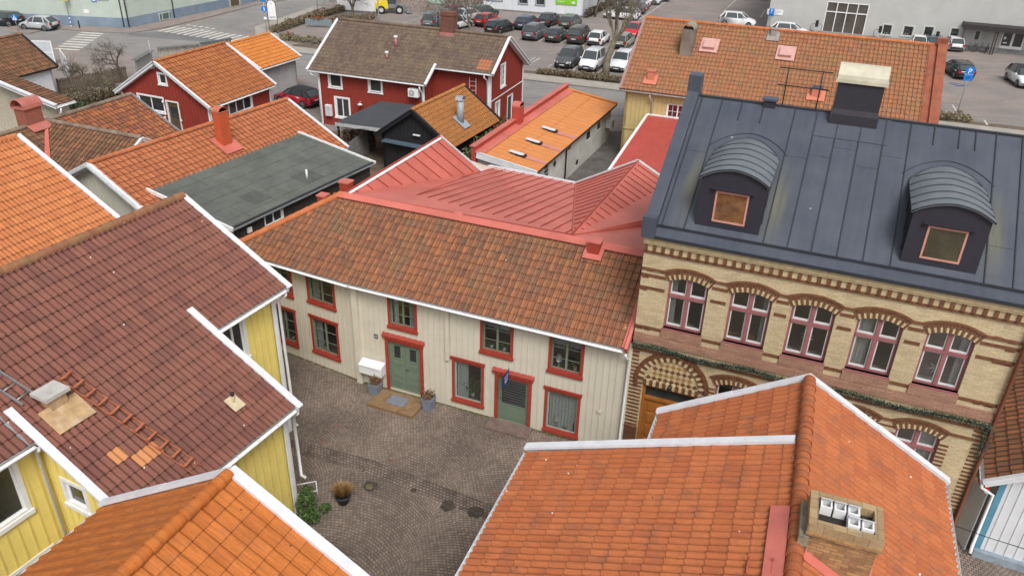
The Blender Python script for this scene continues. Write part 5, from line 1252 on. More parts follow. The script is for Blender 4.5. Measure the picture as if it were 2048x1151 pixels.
mb = MB(); mb.prism([(4.75, -.16, zW(-.16) + .13), (7.2, -.16, zW(-.16) + .13), (7.2, -.5, zW(-.5) + .13), (4.75, -.5, zW(-.5) + .13)], (0, 0, .02)); mb.box(4.85, 5.85, .0, .17, 7.85, 8.2)
mb.prism([(4.8, 1.3, zR(1.3) + .12), (5.9, 1.3, zR(1.3) + .12), (5.9, 1.5, zR(1.5) + .12), (4.8, 1.5, zR(1.5) + .12)], (0, 0, .02)); mb.prism([(5.75, .1, zR(.1) + .12), (6.0, .1, zR(.1) + .12), (6.0, 1.4, zR(1.4) + .12), (5.75, 1.4, zR(1.4) + .12)], (0, 0, .02)); mb.build('chimney_flashing', REDSHEET, XH)
mb = MB(); mb.box(4.9, 5.85, .0, .17, 8.0, 8.42); mb.build('mortar_fillet', mat('lichen_mortar', (.27, .23, .17), .95, .35, 6), XH)
for (x_, y_) in ((6.2, -.75), (6.22, -.35)):
    mb = MB(); mb.beam((x_ - .0, y_, zW(y_) + .1), (x_ + .32, y_, zW(y_) + .1), .03, .05, 0); mb.beam((x_, y_, zW(y_) + .07), (x_ + .0, y_ - .0, zW(y_) + .22), .03, .03, 0, up=(1, 0, 0)); mb.build('roof_step', mat('rust_red_steel', (.38, .10, .06), .5, .2), XH)
# ---------------------------------------------------------------- orange roofed house at the left edge
OL = tilemat('soft_orange_tiles', [(.47, .165, .06), (.52, .19, .07), (.44, .15, .055), (.49, .175, .065)], dirt=.1, streak=.2, moss=.0)
A_ = at(240, 442, 5.0); Lf = Fr(A_.x, A_.y, -116.2)
LH = fthing('left_edge_house', 'house with plain soft orange tiled slope and white barge board at the left picture edge', 'house', Lf)
zl_ = lambda y: 5.0 - .5 * y
roof_face(LH, sq(.05, 16, -5.4, 0, zl_), OL, .36, .42, 'dbl', deck=WHITE, wob=.002)
roof_face(LH, [V(16, -5.4, zl_(-5.4)), V(.05, -5.4, zl_(-5.4)), V(.05, -10.8, 5.0), V(16, -10.8, 5.0)], OL, .36, .42, 'dbl', deck=WHITE, wob=.002)
verge(LH, (0, -5.4, zl_(-5.4) + .05), (0, .08, zl_(.08) + .05), WMETAL, .2, .22); ridge_tiles(LH, (.1, -5.4, zl_(-5.4)), (16, -5.4, zl_(-5.4)), OL, .14, .42); gutter(LH, (.1, .07, 5.0), (16, .07, 5.0), WHITE, .06)
shell(LH, [(.35, -10.4), (.35, -5.4), (.35, -.35), (16, -.35), (16, -10.4)], 0, [5.0, 7.6, 5.0, 5.0, 5.0], CREAM, 'wall')
# ---------------------------------------------------------------- white boarded house with blue trim, right edge
BLUET = mat('blue_trim', (.10, .27, .38), .5, .12, 4); WBOARD = mat('white_boarding', (.64, .66, .69), .65, .06, 1.5, dirt=.15, dcol=(.45, .46, .46))
Wf = Fr(14.75, 18.2, -25)
WH = fthing('white_boarded_house', 'white boarded house with blue corner trim and mottled tile roof at the right edge', 'house', Wf)
TWw = wallT((0, 0, 0), (1, 0, 0), (0, -1, 0))
panel('wall', WH, TWw, [(0, .25), (5, .25), (5, 3.1 + 2.2), (3.4, 3.1 + 2.4), (0, 3.05)], [rect(1.6, .8, .9, 1.2)], [WBOARD, BLUET], .2)
battens('battens', WH, TWw, .15, 4.9, .3, lambda a: 3.0 + .7 * min(a, 3.4) - max(0, a - 3.4) * .6, [(1.45, .65, 1.2, 1.5)], WBOARD, .27, .04, .02)
window(WH, TWw, 1.6, .8, .9, 1.2, BLUET, WHITE, .12, .06, .05, 1, 1, None, DARKGL)
mb = MB(TWw); mb.box(-.03, .14, .003, .04, .25, 3.0); mb.beam((-.3, .08, 2.78), (3.4, .08, 2.78 + 2.6), .1, .26, 0, up=(0, 0, 1)); mb.build('blue_trim', BLUET, WH)
mb = MB(TWw); mb.prism([(-.03, -.1, -.2), (5, -.1, -.2), (5, .18, -.2), (-.03, .18, -.2)], (0, 0, .46)); mb.build('plinth', mat('blue_grey_stone', (.26, .31, .36), .85, .25, 3), WH)
zw = lambda x: 3.3 + .7 * x
roof_face(WH, [V(3.4, -.3, zw(3.4)), V(3.4, 9, zw(3.4)), V(-.45, 9, zw(-.45)), V(-.45, -.3, zw(-.45))], OLDTILE, .26, .36, 'pan4', deck=WHITE, wob=.008)
roof_face(WH, [V(3.4, 9, zw(3.4)), V(3.4, -.3, zw(3.4)), V(7.2, -.3, zw(-.4)), V(7.2, 9, zw(-.4))], OLDTILE, .26, .36, 'pan4', deck=WHITE, wob=.008)
verge(WH, (-.5, -.36, zw(-.5)), (3.4, -.36, zw(3.4)), WMETAL, .16, .2)
shell(WH, [(0, .05), (0, 8.7), (6.8, 8.7), (6.8, .05)], 0, [3.2, 3.2, 3.2, 3.2], WBOARD, 'back_wall')
gutter(WH, (-.52, -.35, zw(-.5)), (-.52, 9, zw(-.5)), WHITE, .06)
downpipe(WH, [(-.52, -.3, 2.9), (-.52, -.3, 2.75), (-.12, -.1, 2.45), (-.1, -.12, .35), (-.12, -.3, .2)], WHITE, .05)
gt = thing('board_gate', 'pale grey boarded gate between the brick building and the white house', 'gate', at(1905, 1062), 0)
g0 = Vector((0, 0, 0)); g1 = at(1927, 1098) - gt.location + Vector((.0, .0, 0)); mb = MB(); mb.prism([g0, g1, g1 + V(0, 0, 2.35), g0 + V(0, 0, 2.35)], (.05, .01, 0)); mb.build('gate_leaf', WBOARD, gt)
mb = MB(); mb.beam(g0 + V(-.02, 0, 2.36), g1 + V(-.02, 0, 2.36), .1, .03); mb.build('cap', WHITE, gt)
mb = MB(); gp_ = gt.location + g1.lerp(g0, .35); mb.box(-.1, .1, -.22, .22, 2.42, 2.5); mb.tube([(-.05, -.2, 2.38), (.05, .2, 2.38)], .02, 6, 0)
rs_ = thing('sledge', 'bright red plastic sledge lying on top of the boarded gate', 'sledge', (gp_.x, gp_.y, 0), R(-10)); mb.build('sledge_body', mat('bright_red_plastic', (.75, .05, .02), .4), rs_)
cbt = thing('overhead_cable', 'thin dark cable spanning in front of the white boarded house', 'cable', (0, 0, 0))
mb = MB(); p_, q_ = at(1895, 1045, 2.6), at(2060, 1100, 2.6); mb.tube([p_, p_.lerp(q_, .5) + V(0, 0, -.03), q_], .012, 5); mb.build('cable', BLACKM, cbt)
# ================================================================== MIDDLE DISTANCE HOUSES
FALU = mat('falu_red_boarding', (.27, .035, .022), .8, .12, 2); FALU2 = mat('falu_red_batten', (.22, .028, .018), .8, .12, 2)
def gable_house(name, label, fr, L, W, ze, zr, tile, wallm, batm=None, tw=.26, g=.36, prof='pan4', vergem=WMETAL, ridgem=None, inset=.35, front=None, over=(.15, .15), wob=.006, holes_g0=(), holes_s=(), wz=0, group=None, skip=(), back=True, tile2=None):
    "gabled house, x along the ridge, eaves at y=0 and y=W"
    o = fthing(name, label, 'house', fr, group); k = (zr - ze) / (W / 2); z = lambda y: ze + k * (y if y < W / 2 else W - y)
    if 'face0' not in skip: roof_face(o, [V(0, W / 2, zr), V(L, W / 2, zr), V(L, 0, ze), V(0, 0, ze)], tile, tw, g, prof, deck=wallm if vergem is None else vergem, wob=wob)
    if back: roof_face(o, [V(L, W / 2, zr), V(0, W / 2, zr), V(0, W, ze), V(L, W, ze)], tile2 or tile, tw, g, prof, deck=vergem or wallm, wob=wob)
    ridge_tiles(o, (L, W / 2, zr + .02), (0, W / 2, zr + .02), ridgem or tile, .12, .36)
    if vergem:
        for x in (0, L):
            if ('v%d' % (x > 0)) in skip: continue
            verge(o, (x, W / 2, zr + .03), (x, -.05, ze), vergem, .16, .22); verge(o, (x, W / 2, zr + .03), (x, W + .05, ze), vergem, .16, .22)
    Tg0 = wallT((inset, 0, 0), (0, 1, 0), (-1, 0, 0)); Tg1 = wallT((L - inset, 0, 0), (0, 1, 0), (1, 0, 0)); Ts0 = wallT((0, inset, 0), (1, 0, 0), (0, -1, 0)); Ts1 = wallT((0, W - inset, 0), (1, 0, 0), (0, 1, 0))
    i = inset; zi = z(i) - .08
    gp_ = [(i, -.2), (W - i, -.2), (W - i, zi), (W / 2, zr - .15), (i, zi)]
    panel('wall', o, Tg0, gp_, [rect(*h_) for h_ in holes_g0], [wallm, WHITE], .15); panel('wall', o, Tg1, gp_, [], [wallm], .15)
    sp_ = [(i, -.2), (L - i, -.2), (L - i, zi), (i, zi)]
    panel('wall', o, Ts0, sp_, [rect(*h_) for h_ in holes_s], [wallm, WHITE], .15); panel('wall', o, Ts1, sp_, [], [wallm], .15)
    if batm:
        ex = lambda hs: [(h_[0] - .12, h_[1] - .15, h_[2] + .24, h_[3] + .3) for h_ in hs]
        battens('battens', o, Tg0, i + .05, W - i - .05, 0, lambda a: z(a) - .12, ex(holes_g0), batm, .3, .045, .02)
        battens('battens', o, Ts0, i + .05, L - i - .05, 0, zi, ex(holes_s), batm, .3, .045, .02)
    return o, Tg0, Ts0, Tg1, z
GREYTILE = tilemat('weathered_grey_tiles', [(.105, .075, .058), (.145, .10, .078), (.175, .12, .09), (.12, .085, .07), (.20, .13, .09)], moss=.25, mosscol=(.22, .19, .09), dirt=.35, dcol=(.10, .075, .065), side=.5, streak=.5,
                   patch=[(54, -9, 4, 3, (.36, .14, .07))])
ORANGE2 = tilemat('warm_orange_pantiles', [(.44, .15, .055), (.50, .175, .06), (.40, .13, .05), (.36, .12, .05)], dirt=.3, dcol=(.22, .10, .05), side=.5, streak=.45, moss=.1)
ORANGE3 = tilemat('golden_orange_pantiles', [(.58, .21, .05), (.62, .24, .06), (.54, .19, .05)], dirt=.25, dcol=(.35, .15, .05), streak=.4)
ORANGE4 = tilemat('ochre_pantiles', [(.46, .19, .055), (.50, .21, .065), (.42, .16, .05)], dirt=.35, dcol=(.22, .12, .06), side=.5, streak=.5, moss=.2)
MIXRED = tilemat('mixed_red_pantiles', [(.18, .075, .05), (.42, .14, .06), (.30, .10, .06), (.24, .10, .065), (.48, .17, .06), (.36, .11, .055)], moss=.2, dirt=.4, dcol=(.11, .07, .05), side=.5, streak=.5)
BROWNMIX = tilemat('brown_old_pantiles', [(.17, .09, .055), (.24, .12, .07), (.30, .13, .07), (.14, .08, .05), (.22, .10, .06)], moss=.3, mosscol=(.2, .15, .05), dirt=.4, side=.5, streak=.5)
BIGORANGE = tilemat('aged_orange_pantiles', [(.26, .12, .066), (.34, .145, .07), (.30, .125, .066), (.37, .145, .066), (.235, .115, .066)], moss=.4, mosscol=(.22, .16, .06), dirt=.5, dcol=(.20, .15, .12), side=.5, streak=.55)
# ---- red house with grey roof
Rf = Fr(-15.80, 59.83, -19.85); kR = (7.04 - 4.17) / 4.71
RH = fthing('red_house_grey_roof', 'long falu red house with weathered grey brown tile roof and white corners', 'house', Rf)
zr_ = lambda y: 4.17 + kR * (y if y < 4.71 else 9.42 - y)
m1 = [V(0, 4.71, 7.04), V(9.75, 4.71, 7.04), V(9.75, 0, 4.17), V(0, 0, 4.17)]; m2 = [V(9.75, 4.71, 7.04), V(14.35, 4.71, 7.04), V(14.35, 1.5, zr_(1.5)), V(9.75, 1.5, zr_(1.5))]
roof_face(RH, m1, GREYTILE, .24, .34, 'pan4', polys=[m1, m2], deck=WHITE, basis=facebasis(m1), wob=.008)
roof_face(RH, [V(14.35, 4.71, 7.04), V(0, 4.71, 7.04), V(0, 9.42, 4.17), V(14.35, 9.42, 4.17)], GREYTILE, .24, .34, 'pan4', deck=WHITE)
ridge_tiles(RH, (14.3, 4.71, 7.06), (.05, 4.71, 7.06), GREYTILE, .12, .36)
for a_, b_ in (((0, 4.71, 7.05), (0, -.05, 4.15)), ((0, 4.71, 7.05), (0, 9.47, 4.15)), ((14.35, 4.71, 7.05), (14.35, 1.45, zr_(1.45))), ((14.35, 4.71, 7.05), (14.35, 9.47, 4.15)), ((9.78, 1.75, zr_(1.75)), (9.78, -.05, 4.15))): verge(RH, a_, b_, WMETAL, .2, .22)
TR0 = wallT((0, .5, 0), (1, 0, 0), (0, -1, 0)); TR1 = wallT((0, 2.0, 0), (1, 0, 0), (0, -1, 0)); TR2 = wallT((13.95, 0, 0), (0, 1, 0), (1, 0, 0)); TR3 = wallT((.6, 0, 0), (0, 1, 0), (-1, 0, 0)); TR4 = wallT((9.4, 0, 0), (0, 1, 0), (1, 0, 0))
hs = [(1.55, 3.0, .95, .95), (4.95, 3.05, .95, .95), (1.95, .75, 1.1, 1.42)]
panel('wall', RH, TR0, [(.6, -.2), (9.4, -.2), (9.4, 4.4), (.6, 4.4)], [rect(*h_) for h_ in hs], [FALU, WHITE], .15); battens('battens', RH, TR0, .7, 9.3, 0, 4.3, [(h_[0] - .12, h_[1] - .15, h_[2] + .24, h_[3] + .3) for h_ in hs], FALU2, .25, .04, .02)
for i, h_ in enumerate(hs): window(RH, TR0, *h_, WHITE, WHITE, .14, .04, .05, 2 if i == 2 else 1, 1, None, DARKGL)
panel('wall', RH, TR1, [(9.4, -.2), (13.95, -.2), (13.95, 5.35), (9.4, 5.35)], [], [FALU], .15); battens('battens', RH, TR1, 9.5, 13.8, 0, 5.3, [], FALU2, .25, .04, .02)
hg = [(4.1, 4.45 - .9, .8, 1.55), (3.1, 1.2, .75, 1.35), (5.6, .1, 1.0, 2.3)]
panel('wall', RH, TR2, [(2.0, -.2), (8.9, -.2), (8.9, zr_(8.9) - .1), (4.71, 6.85), (2.0, zr_(2.0) - .1)], [rect(*h_) for h_ in hg], [FALU, WHITE], .15); battens('battens', RH, TR2, 2.1, 8.8, 0, lambda a: zr_(a) - .15, [(h_[0] - .12, h_[1] - .15, h_[2] + .24, h_[3] + .3) for h_ in hg], FALU2, .25, .04, .02)
window(RH, TR2, *hg[0], WHITE, WHITE, .12, .04, .05, 2, 4, None, DARKGL); window(RH, TR2, *hg[1], WHITE, WHITE, .12, .04, .05, 2, 3, None, DARKGL)
mb = MB(TR2); a_, z_, w_, h_ = hg[2]; mb.box(a_ - .1, a_, .003, .03, 0, z_ + h_ + .1); mb.box(a_ + w_, a_ + w_ + .1, .003, .03, 0, z_ + h_ + .1); mb.box(a_, a_ + w_, .003, .03, z_ + h_, z_ + h_ + .1); mb.box(a_, a_ + w_, -.12, -.08, z_, z_ + h_, 1); mb.build('door', [WHITE, mat('dark_green_door', (.03, .05, .05), .5)], RH)
panel('wall', RH, TR3, [(.5, -.2), (8.9, -.2), (8.9, zr_(8.9) - .1), (4.71, 6.85), (.5, 4.35)], [], [FALU], .15); panel('wall', RH, TR4, [(.5, -.2), (2.0, -.2), (2.0, 5.3), (.5, 4.4)], [], [FALU], .1)
shell(RH, [(.6, 8.9), (13.95, 8.9)], 0, 4.4, FALU, 'back_wall')
for T_, a_, z1 in ((TR0, .6, 4.35), (TR0, 9.35, 4.3), (TR1, 13.85, 5.2), (TR2, 2.06, 5.2), (TR2, 8.84, 4.2)):
    mb = MB(T_); mb.box(a_ - .06, a_ + .1, .003, .04, 0, z1); mb.build('corner_board', WHITE, RH)
mb = MB(TR2); mb.box(2.1, 8.8, .022, .045, 2.9, 2.98); mb.build('string_board', WHITE, RH)
gutter(RH, (.05, -.08, 4.17), (9.7, -.08, 4.17), WHITE); gutter(RH, (9.85, 1.42, zr_(1.5)), (14.3, 1.42, zr_(1.5)), WHITE)
downpipe(RH, [(13.7, 1.42, 4.95), (13.7, 1.42, 4.8), (13.75, 1.9, 4.5), (13.75, 1.9, .2)], WHITE, .05); downpipe(RH, [(9.3, -.05, 4.0), (9.35, -.05, 3.85), (9.3, .4, 3.4), (9.3, .4, .2)], WHITE, .05); downpipe(RH, [(.3, -.05, 4.0), (.3, -.05, 3.9), (.58, .42, 3.6), (.58, .42, .2)], WHITE, .05)
NRr = Vector((0, -kR, 1)).normalized()
mb = MB(); mb.box(9.0, 10.05, 4.3, 5.0, 6.4, 8.45); mb.box(8.95, 10.1, 4.25, 5.05, 8.2, 8.3); mb.box(8.97, 10.08, 4.22, 5.0, 6.75, 7.0, 1); mb.build('chimney', [brickmat('dark_chimney_brick', (.20, .07, .045), (.14, .055, .04), (.10, .08, .07), .25, .075, .8), mat('pink_flashing', (.45, .18, .17), .5)], RH)
for (a_, b_, hh) in ((792, 95, .75), (774, 118, .45)):
    p_ = Rf.pl(a_, b_, (0, 0, 4.17), (0, -kR, 1)); mb = MB(); mb.tube([p_, p_ + V(0, 0, hh)], .11, 8); mb.tube([p_ + V(0, 0, hh - .05), p_ + V(0, 0, hh + .1)], .14, 8, 1); mb.build('vent_pipe', [mat('pink_flashing', (.45, .18, .17), .5), WHITE], RH)
ac = fthing('heat_pump_unit', 'white heat pump unit hung on the red wall under the eaves', 'heat pump', Rf)
mb = MB(TR0); mb.box(8.35, 9.15, .12, .5, 3.15, 3.75); mb.build('casing', WHITE, ac, bevel=.02)
mb = MB(TR0)
for i in range(4): mb.tube([(8.66 + .22 * (1 - i * .22) * math.cos(t_ * math.pi / 8), .51, 3.45 + .22 * (1 - i * .22) * math.sin(t_ * math.pi / 8)) for t_ in range(17)], .008, 4, 0)
mb.box(8.4, 8.45, .02, .45, 3.05, 3.12); mb.box(9.05, 9.1, .02, .45, 3.05, 3.12); mb.build('fan_grille', BLACKM, ac)
ac2 = fthing('utility_cabinet', 'grey white cabinet on the red wall left of the double window', 'cabinet', Rf); mb = MB(TR0); mb.box(1.1, 1.6, .03, .28, .75, 1.6); mb.build('casing', WHITE, ac2, bevel=.02); mb = MB(TR0); mb.box(1.13, 1.57, .282, .29, .8, 1.55); mb.build('door', mat('pale_grey', (.5, .52, .54), .5), ac2)
lp = MB(TR0); lp.lathe((0, 0, 0), [(0, 0)], 3); 
wl = fthing('wall_lamp', 'white disc wall lamp on the red boarding', 'lamp', Rf); mb = MB(); mb.tube([(4.2, .48, 2.15), (4.2, .2, 2.2), (4.2, .2, 2.1)], .02, 6); mb.build('arm', WHITE, wl); mb = MB(); mb.lathe((4.2, .2, 2.0), [(.18, 0), (.16, .05), (.03, .1)], 14); mb.lathe((4.2, .2, 1.9), [(0, 0), (.07, .04), (.06, .1)], 10); mb.build('lamp_shade', WHITE, wl)
def ladder(fr, T, a, z0, z1, lab, w=.4, m=WHITE, d=.12):
    o = fthing('ladder', lab, 'ladder', fr)
    for s_ in (0, w): mb = MB(T); mb.beam((a + s_, d, z0), (a + s_, d, z1), .04, .06, up=(0, 1, 0)); mb.build('rail', m, o)
    n = int((z1 - z0) / .32)
    for i in range(n): mb = MB(T); mb.tube([(a, d + .02, z0 + .2 + i * .32), (a + w, d + .02, z0 + .2 + i * .32)], .018, 6); mb.build('rung', m, o)
ladder(Rf, TR1, 12.4, 2.2, 4.6, 'pinkish white ladder hanging on the red gable wing wall', .5, mat('pink_white', (.6, .5, .5), .6))
# ---- small red house, orange roof, gable with door
Of = Fr(-21.31, 53.9, 67.24)
h0 = [(3.9, 3.85, .62, .68), (4.55, 1.75, 2.3, 1.0), (3.2, .25, 1.0, 2.35)]; h1 = [(2.3, 1.62, 2.4, .95)]
O_, Tg, Ts, Tg1, z_ = gable_house('small_red_house', 'small falu red house with warm orange roof, white verges and a door in its gable', Of, 7.19, 8.73, 2.77, 5.39, ORANGE2, FALU, FALU2, .30, .42, holes_g0=h0, holes_s=h1)
window(O_, Tg, *h0[0], WHITE, WHITE, .12, .04, .05, 1, 1, None, DARKGL); window(O_, Tg, *h0[1], WHITE, WHITE, .12, .05, .05, 2, 1, None, DARKGL); window(O_, Ts, *h1[0], WHITE, WHITE, .1, .04, .05, 3, 1, None, DARKGL)
a_, z_0, w_, h_ = h0[2]; mb = MB(Tg)
for q in ((a_ - .1, a_, 0, z_0 + h_ + .1), (a_ + w_, a_ + w_ + .1, 0, z_0 + h_ + .1), (a_, a_ + w_, z_0 + h_, z_0 + h_ + .1)): mb.box(q[0], q[1], .003, .03, q[2], q[3])
mb.box(a_, a_ + w_, -.12, -.07, z_0, z_0 + h_, 1); mb.box(a_ + .2, a_ + w_ - .2, -.069, -.05, z_0 + 1.2, z_0 + 2.0, 2); mb.build('door', [WHITE, mat('brown_glazed_door', (.13, .085, .05), .3, .3, 2), DARKGL], O_)
for T_, a_ in ((Tg, .36), (Tg, 8.3), (Ts, .36), (Ts, 6.75)): mb = MB(T_); mb.box(a_, a_ + .12, .003, .035, 0, 2.75); mb.build('corner_board', WHITE, O_)
gutter(O_, (.1, -.08, 2.77), (7.1, -.08, 2.77), WHITE)
an = fthing('roof_antenna', 'thin television antenna on the gable peak of the small red house', 'antenna', Of); mb = MB(); mb.tube([(-.1, 4.36, 4.9), (-.1, 4.36, 6.9)], .02, 5); mb.tube([(-.9, 4.0, 5.2), (.7, 4.7, 5.0)], .012, 4)
for i in range(5): mb.tube([(-.8 + i * .35, 4.0 + i * .16 - .3, 5.2 - i * .04), (-.8 + i * .35, 4.0 + i * .16 + .3, 5.2 - i * .04)], .008, 4)
mb.build('mast', GALV, an)
for (y_, z0) in ((2.95, 1.35), (4.45, 1.35), (4.4, 2.5)): mb = MB(); mb.tube([(.33, y_, z0), (.2, y_, z0)], .02, 5); mb.lathe((.18, y_, z0), [(0, .0), (.05, .0), (.07, .14), (0, .18)], 8); mb.build('door_lamp', WHITE, O_)
# ---- grey walled house
B9 = Fr(-20.84, 64.51, 66.48)
GWALL = mat('grey_render', (.38, .38, .38), .85, .12, 1.2)
G_, *_ = gable_house('grey_walled_house', 'house with golden orange roof and bare grey side wall beside the street', B9, 5.25, 6.2, 2.9, 4.49, ORANGE3, GWALL, None, .28, .40)
gutter(G_, (.1, -.08, 2.9), (5.2, -.08, 2.9), WHITE)
# ---- long orange roof with felt roofed annex
Mf = Fr(-16.234, 33.223, 61.92); kM = (5.494 - 3.334) / 4.3765
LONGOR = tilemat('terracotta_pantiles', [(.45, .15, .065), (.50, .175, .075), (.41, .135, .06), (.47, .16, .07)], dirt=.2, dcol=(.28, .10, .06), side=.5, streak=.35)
M_, MTg, MTs, _, mz = gable_house('annexed_house', 'cream house with terracotta roof and a wide grey felt roofed annex', Mf, 13.36, 8.753, 3.334, 5.494, LONGOR, mat('pale_grey_boarding', (.55, .54, .47), .7, .06, 1.5), None, .30, .40, prof='pan4')
# wide white gable fascia
mb = MB()
for s_ in (0, 1):
    y0 = 4.3765; y1 = -.1 if s_ == 0 else 8.85
    mb.beam((.02, y0, 5.42), (.02, y1, 3.334 + kM * (y1 if s_ == 0 else 8.753 - y1) - .07), .3, .12, 0); mb.beam((.2, y0, 5.25), (.2, y1, 3.1), .05, .22, 0)
mb.build('gable_fascia', mat('grey_white_fascia', (.58, .60, .62), .6), M_)
battens('battens', M_, MTg, .4, 8.3, 0, lambda a: mz(a) - .2, [], mat('pale_grey_boarding', (.55, .54, .47)), .28, .04, .02)
mb = MB(MTg); mb.box(1.2, 2.1, .0, .03, 1.9, 2.9); mb.build('window', DARKGL, M_)
FELT = mat('grey_roofing_felt', (.115, .125, .11), .9, .22, .8, dirt=.35, dcol=(.17, .175, .15)); FELT2 = mat('felt_seam', (.07, .075, .068), .9)
mb = MB(); z0, z1 = 4.38, 3.62
mb.prism([(1.2, 2.15, z0), (11.55, 2.15, z0), (11.55, -3.3, z1), (1.2, -3.3, z1)], (0, 0, -.14)); fr_ = mb.build('felt_roof', FELT, M_)
fz = lambda y: z1 + (y + 3.3) * (z0 - z1) / 5.45
mb = MB()
for i in range(1, 6): y_ = 2.1 - i * .95; mb.beam((1.3, y_, fz(y_)), (11.5, y_, fz(y_)), .02, .006, 0, off=.001)
for x_, ya, yb in ((3.4, 2.1, .2), (6.4, 1.15, -.75), (9.2, .2, -1.7), (4.6, -.75, -2.65), (7.8, -1.7, -3.25), (2.6, -1.7, -3.25), (10.3, -2.65, -3.25), (5.2, -2.65, -3.25)): mb.beam((x_, ya, fz(ya)), (x_, yb, fz(yb)), .02, .005, 0, off=.001)
mb.build('felt_joint', FELT2, fr_)
for xa_, xb_, ya_, yb_ in ((7.0, 8.3, -2.6, -1.5), (3.6, 4.7, -2.4, -1.3)): mb = MB(); mb.prism([(xa_, ya_, fz(ya_) + .004), (xb_, ya_, fz(ya_) + .004), (xb_, yb_, fz(yb_) + .004), (xa_, yb_, fz(yb_) + .004)], (0, 0, .012)); mb.build('felt_patch', mat('dark_felt', (.095, .10, .092), .9, .2), fr_)
mb = MB(); mb.tube([(7.37, -2.27, fz(-2.27)), (7.37, -2.27, fz(-2.27) + .55)], .055, 8); mb.build('vent_pipe', WHITE, M_)
for xa_ in (1.15, 11.6): mb = MB(); mb.beam((xa_, 2.1, z0 - .1), (xa_, -3.4, z1 - .1), .09, .18, 0); mb.build('fascia', WHITE, M_)
mb = MB(); mb.box(1.15, 11.6, -3.42, -3.33, z1 - .08, z1 - .02, 0); mb.build('gutter', GALV, M_); 
mb = MB(); mb.prism([(1.15, -3.2, z1 + .005), (11.6, -3.2, z1 + .005), (11.6, -3.33, z1 - .0), (1.15, -3.33, z1 - .0)], (0, 0, .03)); mb.build('eaves_strip', BLACKM, M_)
MTa = wallT((0, -3.15, 0), (1, 0, 0), (0, -1, 0)); hw = [(3.35, 2.85, 1.15, .62)]
panel('annex_wall', M_, MTa, [(1.4, 0), (11.4, 0), (11.4, z1 - .12), (1.4, z1 - .12)], [rect(*hw[0])], [DARKW, WHITE], .12); window(M_, MTa, *hw[0], WHITE, WHITE, .06, .03, .04, 2, 1, None, DARKGL)
battens('annex_battens', M_, MTa, 1.45, 11.35, 0, z1 - .12, [(hw[0][0] - .1, hw[0][1] - .1, hw[0][2] + .2, hw[0][3] + .2)], DARKW, .2, .05, .02)
mb = MB(MTa); mb.box(2.15, 2.4, .0, .1, 3.0, 3.25); mb.build('wall_box', WHITE, M_)
for xa_ in (1.4, 11.4): mb = MB(); mb.poly([(xa_, -3.15, 0), (xa_, 2.1, 0), (xa_, 2.1, z0 - .15), (xa_, -3.15, z1 - .15)]); mb.build('annex_side_wall', mat('pale_grey_boarding', (.55, .54, .47)), M_)
def stack(parent, fr, px_, py_, z, w, d, h, m, capm, az=0, name='chimney', plate=True, zb=1.0, caph=.22, cap='barrel', platem=None):
    p = fr.at(px_, py_, z); mb = MB(); mb.box(p.x - w / 2, p.x + w / 2, p.y - d / 2, p.y + d / 2, z - zb, z + h)
    if cap == 'barrel': mb.box(p.x - w / 2 - .02, p.x + w / 2 + .02, p.y - d / 2 - .02, p.y + d / 2 + .02, z + h - .06, z + h + .0, 1); barrel_cap(mb, (p.x, p.y, z + h), w + .05 if az == 0 else d + .05, d + .02 if az == 0 else w + .02, caph, 1, az)
    o = mb.build(name, [m, capm], parent); return o
CHRED = mat('orange_red_stack', (.50, .095, .035), .55, .1); CAPOR = mat('orange_cap', (.50, .16, .08), .5, .12)
stack(M_, Mf, 448, 278, 5.1, .62, .5, 1.55, CHRED, CAPOR, 0)
p_ = Mf.at(448, 278, 5.1); NM_ = Vector((0, -kM, 1)).normalized(); mb = MB(); c_ = V(p_.x, p_.y, 3.334 + kM * p_.y)
mb.prism([c_ + V(-.6, .5, kM * .5) + NM_ * .13, c_ + V(.6, .5, kM * .5) + NM_ * .13, c_ + V(.6, -.7, -kM * .7) + NM_ * .13, c_ + V(-.6, -.7, -kM * .7) + NM_ * .13], NM_ * .02); mb.build('flashing', REDSHEET, M_)
# ---- T shaped brown tiled house
Tf = Fr(-23.94, 39.20, 68.7); kT = .565
TH = fthing('t_shaped_house', 'old T shaped house with mixed brown red tile roof and brick chimney', 'house', Tf)
zt_ = lambda y: 4.907 - kT * abs(y - 3.85)
mainp = [V(-1, 3.85, 4.907), V(9.16, 3.85, 4.907), V(9.16, 0, zt_(0)), V(-1, 0, zt_(0))]
roof_face(TH, [V(3.0, 3.85, 4.907), V(9.16, 3.85, 4.907), V(9.16, 0, zt_(0)), V(6.85, 0, zt_(0))], MIXRED, .27, .37, 'pan4', deck=WHITE, basis=facebasis(mainp), wob=.01)
roof_face(TH, [V(-1, 3.85, 4.907), V(3.0, 3.85, 4.907), V(-.85, 0, zt_(0)), V(-1, 0, zt_(0))], BROWNMIX, .27, .37, 'pan4', deck=WHITE, basis=facebasis(mainp), wob=.01)
roof_face(TH, [V(9.16, 3.85, 4.907), V(-1, 3.85, 4.907), V(-1, 7.7, zt_(7.7)), V(9.16, 7.7, zt_(7.7))], BROWNMIX, .27, .37, 'pan4', deck=WHITE)
roof_face(TH, [V(3.0, -3.0, 4.907), V(3.0, 3.85, 4.907), V(-.85, 0, zt_(0)), V(-.85, -3.0, zt_(0))], BROWNMIX, .27, .37, 'pan4', deck=WHITE, wob=.01)
roof_face(TH, [V(3.0, 3.85, 4.907), V(3.0, -3.0, 4.907), V(6.85, -3.0, zt_(0)), V(6.85, 0, zt_(0))], MIXRED, .27, .37, 'pan4', deck=WHITE, wob=.01)
LICH = tilemat('lichened_ridge_tiles', [(.16, .12, .09), (.26, .20, .15), (.20, .15, .11)], moss=.3, mosscol=(.3, .25, .15), dirt=.3)
